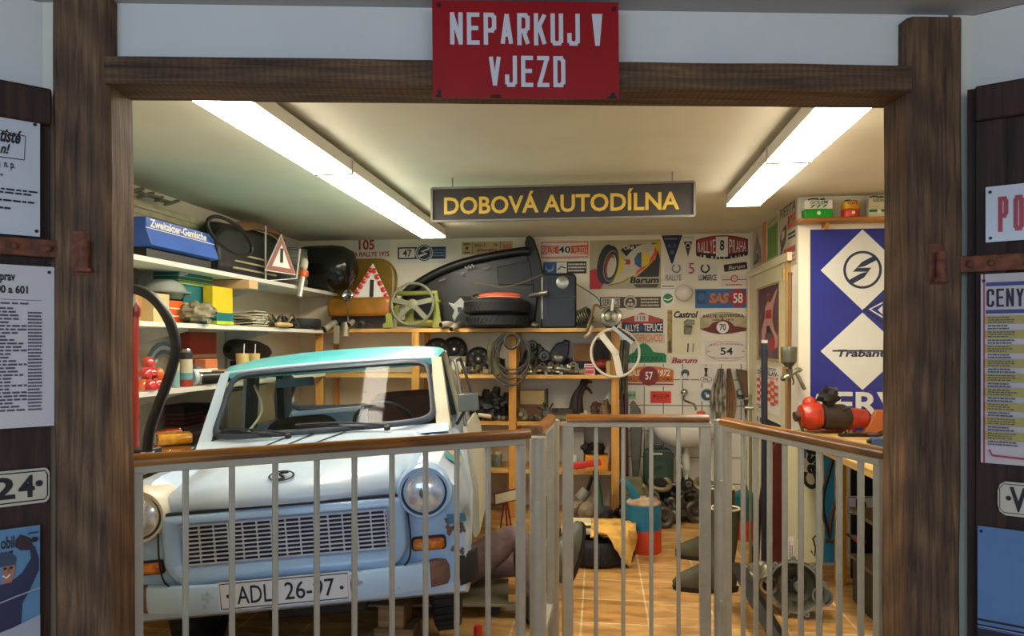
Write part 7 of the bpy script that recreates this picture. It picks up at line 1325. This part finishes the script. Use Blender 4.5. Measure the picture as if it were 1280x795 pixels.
mb = MB(); mb.ell(C0 - ax * .07, (.045, .03, .045), GRIME, nz=.4, seed=3); mb.build('clutch_fork', t); MB().lathe([(.03, -.12), (.03, .0), (.02, .01)], C0 + x * .02, ax, CAST, n=14).build('shaft', t); q = C0 + Vector((.145, -.0, -.045)); MB().lathe([(.055, .0), (.055, .014), (.044, .014), (.042, -.04), (.001, -.04)], q, ax, ALU, n=24, caps=False).build('starter_mount', t)
c = P(950, 430, 4.12); C1 = Vector((c.x, c.y, .155)); t = thing('differential_casing', 'grey casing with a bright round port beside the bell housing', 'gearbox', (C1.x, C1.y, 0)); mb = MB(); mb.ell(C1 + Vector((0, .02, -.03)), (.085, .09, .12), ALU, nz=.25, seed=12, zmin=.002, n=24, k=14); mb.build('casing', t); q = C1 + Vector((.02, -.085, .0)); MB().lathe([(.05, 0), (.05, .03), (.036, .03), (.034, -.01), (.001, -.01)], q, (.1, -1, .1), CHR, n=24, caps=False).build('port', t); MB().lathe([(.034, 0), (.034, .002)], q + Vector((0, -.004, 0)), (.1, -1, .1), BLK, n=18).build('port_hollow', t)
mb = MB(); rings = []
for u in range(15):
    v = u / 14; q = P(921 + 50 * v + 10 * v * v, 705 + 105 * v ** 1.1, 4.15 - .75 * v); w = .055; d_ = Vector((.8, .3, -.15)).normalized() * w; rings.append([q - d_, q + Vector((0, -.03, .02)), q + d_, q + d_ * .9 + Vector((.0, .02, -.02)), q - d_ * .9 + Vector((0, .02, -.02))])
mb.loft(rings, m('#242522', .35, var=.3, bump=.2)); o = tag(mb.build('black_bumper', bev=.004), 'curved black bumper leaning beside the gate latch post', 'bumper')
# maroon boards and the oil banner
MAR = m('#4f1d18', .45, var=.3)
def board(lab, pts, d0, mat, th=.02, name='maroon_board'): mb = MB(); mb.prism([P(x, y, d0) for x, y in pts], C(0, th, 0), mat); return tag(mb.build(name, bev=.004), lab, 'board')
board('dark maroon board leaning nearest the gate behind the right-side railing'.replace('right-side', 'slanting'), ((937, 712), (950, 708), (975, 540), (962, 540)), 4.75, MAR); board('broad maroon car door panel leaning beside the oil banner', ((960, 708), (982, 700), (986, 560), (975, 548), (966, 560)), 4.62, m('#5a231c', .4, var=.25)); board('narrow pale strip standing between the two maroon boards', ((950, 710), (957, 706), (962, 560), (957, 560)), 4.7, m('#cfc6a4', .5), name='pale_strip')
dB = 4.45; o_ = P(984, 703, dB); u_ = P(984, 555, dB) - o_; br_ = P(1043, 703, dB); pl = Plane(br_, br_ + Vector((0, 0, u_.length)), o_); pl.u = Vector((0, 0, u_.length)); pl.v = o_ - br_; pl.n = -C(0, 1, 0).normalized()
sign('oil_banner', 'tall cream banner with sideways black lettering and cyan edge under the workbench', 'banner', pl, m('#d5cfa2', .5, var=.06), [('p', [(0, .0), (1, .0), (1, .24), (.75, .22), (.35, .20), (0, .24)], m('#2f8fb4', .5)), ('p', [(.88, .6), (1, .6), (1, .75), (.88, .72)], m('#2f8fb4', .5)), ('t', 'Cast', .62, .34, .985, .68, cK, .045, .25), ('l', [(.10, .50), (.05, .42), (.13, .40), (.20, .46), (.24, .36)], .035, cK), ('r', .03, .86, .22, .98, cW), ('r', .03, .68, .20, .80, cW), ('s', .04, .70, .2, .79, 3, cDR, 2), ('s', .04, .88, .2, .97, 3, cK, 3)], outline=[(0, 0), (1.0, 0), (1.0, 1), (0, 1)], th=.006)
# workbench
BX0, BX1, BY0, BY1, BZ = 1.22, 2.36, 2.75, 4.97, .93; OAK = wood('#8a6a34', '#b8924e', '#cfae6c', 1, 14, .2); OCH = m('#d08a14', .45, var=.15)
t = thing('workbench', 'workbench with worn wooden top and ochre legs under the blue service sign', 'workbench', ((BX0 + BX1) / 2, (BY0 + BY1) / 2, 0)); MB().box(((BX0 + BX1) / 2, (BY0 + BY1) / 2, BZ - .02), (BX1 - BX0, BY1 - BY0, .04), OAK).build('top', t, bev=.004)
for x, y in ((1.49, 4.72), (1.49, 2.8), (2.32, 4.9), (2.32, 2.8)): MB().box((x, y, (BZ - .042) / 2), (.06, .06, BZ - .042), OCH).build('leg', t, bev=.004)
for z in (.545, .275): MB().box((1.90, 3.6, z - .01), (.9, 1.66, .02), m('#6a5638', .6, var=.3)).build('shelf_board', t)
MB().box((2.30, 3.7, .42), (.02, 1.8, .80), DARK).build('back_panel', t); MB().box((1.95, 4.78, .42), (.75, .02, .8), DARK).build('side_panel', t); MB().box((1.90, 3.6, .13), (.88, 1.6, .24), DARK).build('base_drawer', t)
def bench(px, py, z=BZ): return PZ(px, py, z)
# red electric polisher
c = bench(1045, 541); RB = m('#c93a1e', .3, var=.2, c2='#8a2a1a', scale=10); t = thing('bench_grinder', 'red and black electric grinder on the workbench in front of the blue sign', 'grinder', (c.x, c.y, BZ)); dG = (c - CAMPOS).dot(C(0, 1, 0))
g = lambda x, y, o=0: P(x, y, dG + o)
MB().lathe([(.03, -.01), (.07, .0), (.095, .05), (.09, .11), (.05, .14)], g(1001, 520), g(1030, 519) - g(1001, 520), RB, n=22).build('fan_cover', t); MB().lathe([(.04, 0), (.08, .03), (.085, .16), (.065, .2)], g(1022, 520), g(1060, 522) - g(1022, 520), m('#3a2c24', .5, var=.3), n=22).build('motor', t); MB().lathe([(.05, 0), (.062, .03), (.064, .12), (.058, .18), (.03, .20), (.001, .20)], g(1046, 521), g(1082, 523) - g(1046, 521), RB, n=22).build('gear_head', t)
mb = MB(); mb.ell(g(1012, 505), (.045, .045, .05), RB); mb.build('red_knob', t); mb = MB(); mb.ell(g(1036, 496, -.02), (.06, .05, .06), GRIME, nz=.6, seed=6, n=16); mb.cyl(g(1028, 490), g(1046, 488), .02, CAST); mb.cyl(g(1036, 500), g(1034, 484), .025, CAST); mb.build('switch_gear', t, ang=40); MB().cyl(g(1000, 520), g(993, 521), .032, RUSTM).build('spindle', t); MB().cyl(g(999, 523), g(1004, 541), .010, m('#3a5a2a', .5)).build('lever', t)
MB().prism([g(1030, 540.5), g(1072, 540.5), g(1066, 530), g(1040, 530)], C(0, .1, 0), RB).build('foot', t, bev=.01); mb = MB(); mb.tube([g(1055, 512, -.07), g(1062, 510, -.08), g(1066, 522, -.1)], .006, INK, n=6); mb.build('strap', t)
def onb(lab, name, cat, build_): t = thing(name, lab, cat, (0, 0, BZ)); build_(t); return t
p, q = bench(1049, 546), bench(1088, 546); mb = MB(); mb.bar(p + Vector((0, 0, .012)), q + Vector((0, 0, .012)), .03, .018, GRIME); mb.torus(q + Vector((.01, 0, .016)), (0, 0, 1), .03, .012, RUSTM, n=18, k=6); mb.bar(q + Vector((.04, 0, .014)), bench(1108, 541) + Vector((0, 0, .014)), .022, .016, GRIME); tag(mb.build('spanner'), 'rusty adjustable spanner lying on the worn bench top', 'spanner')
p = bench(1096, 560); t = thing('blue_clamp', 'small blue clamp on the bench top by the timber post', 'clamp', (p.x, p.y, BZ)); MB().box((p.x, p.y, BZ + .03), (.06, .05, .056), m('#2f4f7a', .4)).build('body', t, bev=.006); MB().cyl((p.x - .05, p.y, BZ + .035), (p.x + .07, p.y, BZ + .045), .011, INK).build('screw', t)
p = bench(1098, 545); mb = MB(); mb.prism([p + Vector((-.05, .1, .001)), p + Vector((.06, .1, .001)), p + Vector((.09, .1, .15)), p + Vector((.03, .1, .15))], (0, .05, 0), m('#b5622c', .6)); tag(mb.build('wood_wedge', bev=.004), 'reddish wooden wedge standing on the bench behind the spanner', 'wedge')
for i, (px, py) in enumerate(((1054, 540), (1058, 541), (1063, 541), (1056, 544))):
    p = bench(px, py); mb = MB(); mb.lathe([(.013, 0), (.013, .02)], p + Vector((0, 0, .001)), (0, 0, 1), CHR, n=6); tag(mb.build('hex_nut'), 'bright hexagon nut in the little heap on the bench', 'nut', 'nuts on the bench')
p = bench(1092, 537); boxthing('tool_box', 'small olive tool box at the back of the bench beside the wedge', 'box', (p.x + .03, p.y + .15, BZ), (.16, .1, .08), m('#5c5640', .6))
# things on the bench shelves
pA = PX(1057, 641, 1.47); pl = Plane(PX(1058, 643, 1.47), PX(1058, 643, 1.47) + C(.42, -.02, 0), PX(1058, 643, 1.47) + Vector((0, 0, .11))); sign('number_plate', 'white number plate starting with letter D on the workbench shelf', 'number plate', pl, m('#d9d6cc', .4), [('t', 'D', .13, .15, .28, .85, cK, .03), ('t', '9', .56, .15, .70, .85, cK, .03), ('l', [(.02, .06), (.98, .06), (.98, .94), (.02, .94), (.02, .06)], .04, cK)], th=.003)
t = thing('black_drum', 'black wheel-like drum on the shelf under the bench top', 'drum', (1.75, 4.15, .545)); MB().lathe([(.125, 0), (.125, .16), (.10, .17), (.09, .12), (.001, .12)], (1.68, 4.15, .672), (-.5, -1, 0), BLK, n=26).build('shell', t)
boxthing('blue_case', 'dark blue tool case on the bench shelf behind the number plate', 'case', (1.72, 3.74, .546), (.30, .30, .075), m('#2c4258', .45, var=.2), lid=m('#24384c', .45))
for i in range(12):
    y = 3.1 + .085 * i; mb = MB(); x = 1.50 + .04 * (i % 3); mt = (CAST, RUSTM, GRIME, m('#8a7a4a', .5))[i % 4]; mb.cyl((x, y, .29), (x + .32, y + .1, .292), .010, mt, n=8); mb.lathe([(.018, 0), (.018, .05)], (x - .03, y - .01, .296), (1, .3, 0), mt, n=8); tag(mb.build('drill_bit'), 'old drill bit in the row on the lower bench shelf', 'drill bit', 'drill bits on the lower shelf')
for lab, px, py, ca, cb_ in (('screwdriver with green handle and orange shaft on the lower bench shelf', 1066, 733, m('#0f8a4a', .3), OCH), ('screwdriver with red handle lying behind the green one', 1068, 716, m('#b5283a', .3), CAST)):
    p = PX(px, py, 1.55); p.z = .30; t = thing('screwdriver', lab, 'screwdriver', p); ax = Vector((-.25, 1, 0)).normalized(); MB().lathe([(.012, 0), (.018, .02), (.016, .09), (.012, .1)], p + Vector((0, 0, .01)), -ax, ca, n=10).build('handle', t); MB().cyl(p + Vector((0, 0, .01)), p + ax * .2 + Vector((0, 0, .01)), .009, cb_, n=8).build('shaft', t)
t = thing('air_hose', 'black hose looping down in front of the ochre bench leg', 'hose', (1.37, 4.35, .4)); d_ = 4.12; mb = MB(); mb.tube([P(x, y, d_) for x, y in ((1041, 572), (1036, 592), (1029, 618), (1029, 640), (1034, 660), (1037, 672))], .011, BLK, n=8); mb.build('tube', t, ang=60); MB().tube([P(x, y, d_) for x, y in ((1044, 628), (1039, 648), (1037, 670))], .011, m('#4a2c1c', .5), n=8).build('branch_tube', t); MB().cyl(P(1033, 677, d_), P(1042, 677, d_), .012, CHR).build('nozzle', t)
t = thing('bench_chain', 'grey chain hanging from the bench shelf by the timber post', 'chain', P(1096, 672, 3.75))
for i in range(7): MB().torus(P(1095 + (i % 2), 656 + i * 5.5, 3.75), (0, -1, 0) if i % 2 else (1, 0, 0), .012, .0035, CAST, n=12, k=5).build('link', t)
# spray gun, stick and staff in front of the white door
dS = 4.78; sg = lambda x, y, o=0: P(x, y, dS + o); t = thing('spray_gun', 'grey spray gun with cup hanging by the edge of the white wall', 'spray gun', sg(985, 470)); MB().lathe([(.02, 0), (.05, .035), (.052, .13), (.05, .135), (.001, .135)], sg(986, 459), (0, 0, 1), m('#76745f', .35, .5, var=.4), n=22).build('cup', t); MB().cyl(sg(986, 461), sg(988, 470), .02, CAST).build('neck', t); MB().tube([sg(980, 473), sg(988, 468), sg(998, 462), sg(1001, 464)], .016, m('#a39f8a', .3, .6), n=10).build('barrel', t); MB().bar(sg(996, 467), sg(1006, 487), .026, .02, STL).build('grip', t, bev=.004); MB().tube([sg(990, 470), sg(992, 477), sg(991, 481)], .006, CAST, n=6).build('trigger', t); MB().lathe([(.02, 0), (.012, .02)], sg(980, 473), (-1, 0, -.2), CAST, n=14).build('nozzle', t); MB().cyl(sg(988, 462), Vector((sg(988, 462).x, YP, sg(988, 462).z)) if False else sg(990, 460, .1), .005, CAST, n=6).build('hook', t)
p0 = P(986, 345, 4.90); p0.y = 5.055; mb = MB(); p1 = Vector((p0.x - .02, 5.03, .005)); mb.cyl(p1, p0, .012, m('#7a5430', .5), n=10); o = tag(mb.build('wooden_stick'), 'brown wooden stick leaning at the edge of the white door', 'stick'); MB().cyl(p0, p0 + (p0 - p1).normalized() * .02, .014, m('#6a4420', .5), n=10).build('tip', o)
p0 = P(955.5, 425, 4.55); t = thing('black_staff', 'black staff with pale tip standing in front of the framed picture', 'staff', (p0.x, p0.y, 0)); MB().cyl((p0.x, p0.y, .012), (p0.x, p0.y, p0.z - .02), .020, m('#1f2230', .4), n=14).build('shaft', t); MB().cyl((p0.x, p0.y, p0.z - .02), p0, .021, m('#b8b0a0', .4), n=14).build('tip', t); MB().lathe([(.09, 0), (.09, .008), (.02, .02)], (p0.x, p0.y, .0), (0, 0, 1), DARK, n=20).build('base', t)
p0 = P(938, 493, 4.75); mb = MB(); mb.cyl((p0.x, p0.y, .005), (p0.x, p0.y, p0.z), .010, KH, n=8); mb.cyl((p0.x - .035, p0.y, p0.z - .09), (p0.x + .02, p0.y, p0.z - .09), .012, STL, n=8); tag(mb.build('brass_rod'), 'thin olive rod with a cross fitting standing by the white door frame', 'rod')
# card on a red stand, green bottle
t = thing('card_stand', 'framed card on a red wire stand behind the railing beside the car', 'stand', fl(632, 668)); d_ = 5.55; cq = lambda x, y: P(x, y, d_)
MB().prism([cq(617, 617), cq(655, 608), cq(656, 623), cq(618, 632)], C(0, .012, 0), m('#5a2a20', .5)).build('frame', t); MB().prism([cq(619, 618.5), cq(653, 610), cq(654, 622), cq(619.5, 630)], C(0, -.004, 0), m('#cfc6a4', .6)).build('card', t); mb = MB()
for x0, y0, x1, y1 in ((630, 628, 624, 672), (634, 627, 641, 672), (632, 628, 634, 660)): mb.bar(cq(x0, y0), cq(x1, y1), .012, .012, m('#7a2018', .5))
mb.build('leg', t)
t = thing('green_bottle', 'tall dark green bottle seen between steel post and gate', 'bottle', fl(690, 672)); c = fl(690, 672); MB().lathe([(.05, .0), (.05, .30), (.02, .38), (.018, .46)], (c.x, c.y, .001), (0, 0, 1), m('#2a4a2c', .2), n=18).build('body', t); MB().lathe([(.022, 0), (.022, .03)], (c.x, c.y, .46), (0, 0, 1), m('#c9c6b0', .4), n=12).build('cap', t)
# wooden blocks, axle stand under the car
for i, (px, py, w, z) in enumerate(((497, 800, .20, 0), (494, 770, .13, .115))):
    c = P(px, 430, 3.58); tag(MB().box((c.x, c.y, z + .057), (w, .16, .112), wood('#6a5034', '#8f7048', '#a98a5c', 0, 12, .2)).build('wood_block', bev=.006), ('broad wooden block under the front of the car', 'smaller wooden block stacked under the front of the car')[i], 'block')
c = P(600, 430, 3.42); t = thing('axle_stand', 'red axle stand beside the front wheel of the car', 'axle stand', (c.x, c.y, 0)); RS = m('#c42a18', .4)
for dx, dy in ((-.05, -.05), (.04, -.05), (.04, .05), (-.05, .05)): MB().bar((c.x + dx, c.y + dy, .004), (c.x - .01, c.y, .12), .022, .022, RS).build('leg', t)
MB().cyl((c.x - .01, c.y, .11), (c.x - .01, c.y, .16), .02, RS).build('column', t)
# ---- the mechanic lying on a creeper under the car
def CM(r, f, z): return C(r, f + .12, z)
def skin(name, parent, J, E, mat, add=0.0, sub=2, root=0):
    me = bpy.data.meshes.new(name); I = WM[parent.name].inverted(); me.from_pydata([I @ CM(*j[:3]) for j in J], E, []); me.materials.append(mat); o = bpy.data.objects.new(name, me); COL.objects.link(o); o.parent = parent
    o.modifiers.new('skin', 'SKIN'); s = o.modifiers.new('sub', 'SUBSURF'); s.levels = s.render_levels = sub
    sv = me.skin_vertices[0].data if me.skin_vertices else None
    for i, j in enumerate(J): sv[i].radius = (j[3] + add, (j[4] if len(j) > 4 else j[3]) + add); sv[i].use_root = (i == root)
    me.polygons.foreach_set('use_smooth', [True] * len(me.polygons)); o.modifiers['skin'].use_smooth_shade = True; WM[o.name] = WM[parent.name]; LOC[o.name] = False; return o
pr = CM(-.45, 4.0, .11); man = thing('person', 'person in brown work trousers lying on a creeper under the car, one knee raised', 'person', pr)
J = [(-.42, 3.98, .205, .10), (-.58, 4.0, .21, .10), (-.76, 4.02, .215, .105), (-.92, 4.03, .22, .05), (-.97, 4.03, .215, .05), (-1.05, 4.03, .215, .08), (-1.12, 4.03, .215, .065),
     (-.36, 3.88, .205, .085), (.05, 3.95, .44, .058), (.12, 3.84, .10, .042), (-.36, 4.08, .19, .085), (.0, 4.20, .19, .058), (.31, 4.33, .10, .042),
     (-.82, 3.86, .22, .055), (-.70, 3.74, .17, .042), (-.55, 3.72, .25, .03), (-.82, 4.20, .22, .055), (-.70, 4.32, .17, .042), (-.56, 4.30, .25, .03)]
E_ = [(0, 1), (1, 2), (2, 3), (3, 4), (4, 5), (5, 6), (0, 7), (7, 8), (8, 9), (0, 10), (10, 11), (11, 12), (2, 13), (13, 14), (14, 15), (2, 16), (16, 17), (17, 18)]
for h0, s in ((15, -1), (18, 1)):
    r0, f0, z0 = J[h0][:3]; J.append((r0 + .04, f0, z0 + .015, .030, .018)); E_.append((h0, len(J) - 1)); pm = len(J) - 1
    for k, (dy, L_) in enumerate(((-.03, .065), (-.01, .075), (.01, .072), (.03, .055), (.045, .04))):
        J.append((r0 + .06, f0 + dy, z0 + .02 + L_ * .2, .009)); E_.append((pm, len(J) - 1)); J.append((r0 + .075, f0 + dy * 1.1, z0 + .03 + L_ * .3, .008)); E_.append((len(J) - 2, len(J) - 1))
skin('body', man, J, E_, m('#b08468', .6), sub=1)
CL = m('#7c6663', .9, c2='#5a4a4a', scale=14, bump=.3, lo=.3)
Jt = [(-.46, 3.98, .205, .112), (-.36, 3.87, .205, .115), (-.15, 3.90, .32, .10), (.04, 3.945, .435, .088), (.08, 3.90, .29, .086), (.11, 3.845, .15, .085), (.12, 3.84, .11, .08), (-.36, 4.08, .19, .105), (-.15, 4.15, .19, .095), (.0, 4.20, .19, .085), (.17, 4.27, .15, .08), (.27, 4.31, .115, .075)]
skin('trousers', man, Jt, [(0, 1), (1, 2), (2, 3), (3, 4), (4, 5), (5, 6), (0, 7), (7, 8), (8, 9), (9, 10), (10, 11)], CL)
Jj = [(-.46, 3.98, .21, .112), (-.62, 4.0, .215, .115), (-.78, 4.02, .22, .118), (-.89, 4.03, .22, .07), (-.82, 3.86, .22, .066), (-.70, 3.74, .175, .055), (-.57, 3.72, .24, .044), (-.82, 4.20, .22, .066), (-.70, 4.32, .175, .055), (-.58, 4.30, .24, .044)]
skin('jacket', man, Jj, [(0, 1), (1, 2), (2, 3), (2, 4), (4, 5), (5, 6), (2, 7), (7, 8), (8, 9)], m('#343a4c', .9, var=.3))
hb = MB(); hb.ell(CM(-1.10, 4.03, .225), (.095, .09, .085), m('#3a2a20', .9), nz=.15, seed=2); hb.build('hair', man)
DKB = m('#55564a', .5, var=.4, scale=9)
boot(None, CM(.37, 4.335, .09), C(.5, .3, 0), .16, K=1.3, mat=DKB, parent=man, tilt=Matrix.Rotation(radians(-72), 4, 'Y'))
boot(None, CM(.10, 3.86, .002), C(.25, -1, 0), .16, mat=DKB, parent=man)
CW = m('#8f8a70', .5, .3, var=.2); t = thing('creeper', 'low grey creeper board on casters under the lying person', 'creeper', CM(-.55, 4.02, 0)); mb = MB()
mb.prism([CM(-1.2, 3.80, .066), CM(-.02, 3.80, .066), CM(-.02, 4.24, .066), CM(-1.2, 4.24, .066)], (0, 0, .016), CW); mb.build('board', t, bev=.004); MB().prism([CM(-.03, 3.79, .055), CM(.04, 3.79, .055), CM(.04, 3.83, .055), CM(-.03, 3.83, .055)], (0, 0, .03), CW).build('side_rail', t)
for r__, f__ in ((-1.1, 3.86), (-.10, 3.86), (-.10, 4.18), (-1.1, 4.18)):
    q = CM(r__, f__, .032); MB().cyl(q - C(0, .012, 0), q + C(0, .012, 0), .03, INK, n=16).build('caster', t)
for lab, y, r_, q_ in (('dark coil of cable on the bench shelf behind the white number plate', 3.50, .10, BLK), ('brown coil of cable on the bench shelf nearest the timber post', 3.22, .085, m('#6a4a2c', .6))):
    t = thing('cable_coil', lab, 'cable', (1.60, y, .546))
    for k in range(4): MB().torus((1.60, y, .566 + .013 * k), (.05 * (k % 2), .04, 1), r_ - .004 * k, .0065, q_, n=26, k=6).build('loop', t)
for i, (y, c_) in enumerate(((3.30, '#7a6a3c'), (3.42, '#8a3a28'), (3.66, '#4a5a62'), (3.86, '#a8a080'))):
    t = thing('grease_tin', ('olive yellow', 'dark red', 'slate blue', 'cream grey')[i] + ' grease tin in the row on the lower bench shelf', 'tin', (1.93, y, .276)); MB().lathe([(.045, 0), (.045, .09)], (1.93, y, .277), (0, 0, 1), m(c_, .4, var=.2), n=18).build('body', t); MB().lathe([(.047, 0), (.047, .012), (.03, .015)], (1.93, y, .367), (0, 0, 1), STL, n=18).build('lid', t)
# ================================================================ CAMERA AND LIGHT
cam = bpy.data.cameras.new('camera'); co = bpy.data.objects.new('camera', cam); COL.objects.link(co)
cam.sensor_width = 36; cam.lens = 36 * F / 1280; cam.shift_y = (HY - 397.5) / 1280; cam.clip_start = .02
co.location = CAMPOS; co.rotation_euler = (radians(90), 0, TH); SC.camera = co
W = bpy.data.worlds.new('daylight'); SC.world = W; W.use_nodes = True
W.node_tree.nodes['Background'].inputs['Color'].default_value = (.50, .70, 1, 1); W.node_tree.nodes['Background'].inputs['Strength'].default_value = .55
def area(name, loc, rot, sx, sy, pw, col):
    l = bpy.data.lights.new(name, 'AREA'); l.shape = 'RECTANGLE'; l.size = sx; l.size_y = sy; l.energy = pw; l.color = col
    o = bpy.data.objects.new(name, l); COL.objects.link(o); o.location = loc; o.rotation_euler = rot; return o
area('window_daylight', (-1.1, -2.6, 2.0), (radians(82), 0, radians(-6)), 2.4, 1.6, 66, (.5, .72, 1))
area('warm_post_fill', (1.6, -2.2, 2.2), (radians(78), 0, radians(20)), 1.6, 1.4, 26, (1, .93, .85))  # warm fill lamp added behind the camera for the timber posts
vs = SC.view_settings; vs.view_transform = 'Standard'; vs.look = 'None'; vs.exposure = 0; vs.gamma = 1; vs.use_curve_mapping = False
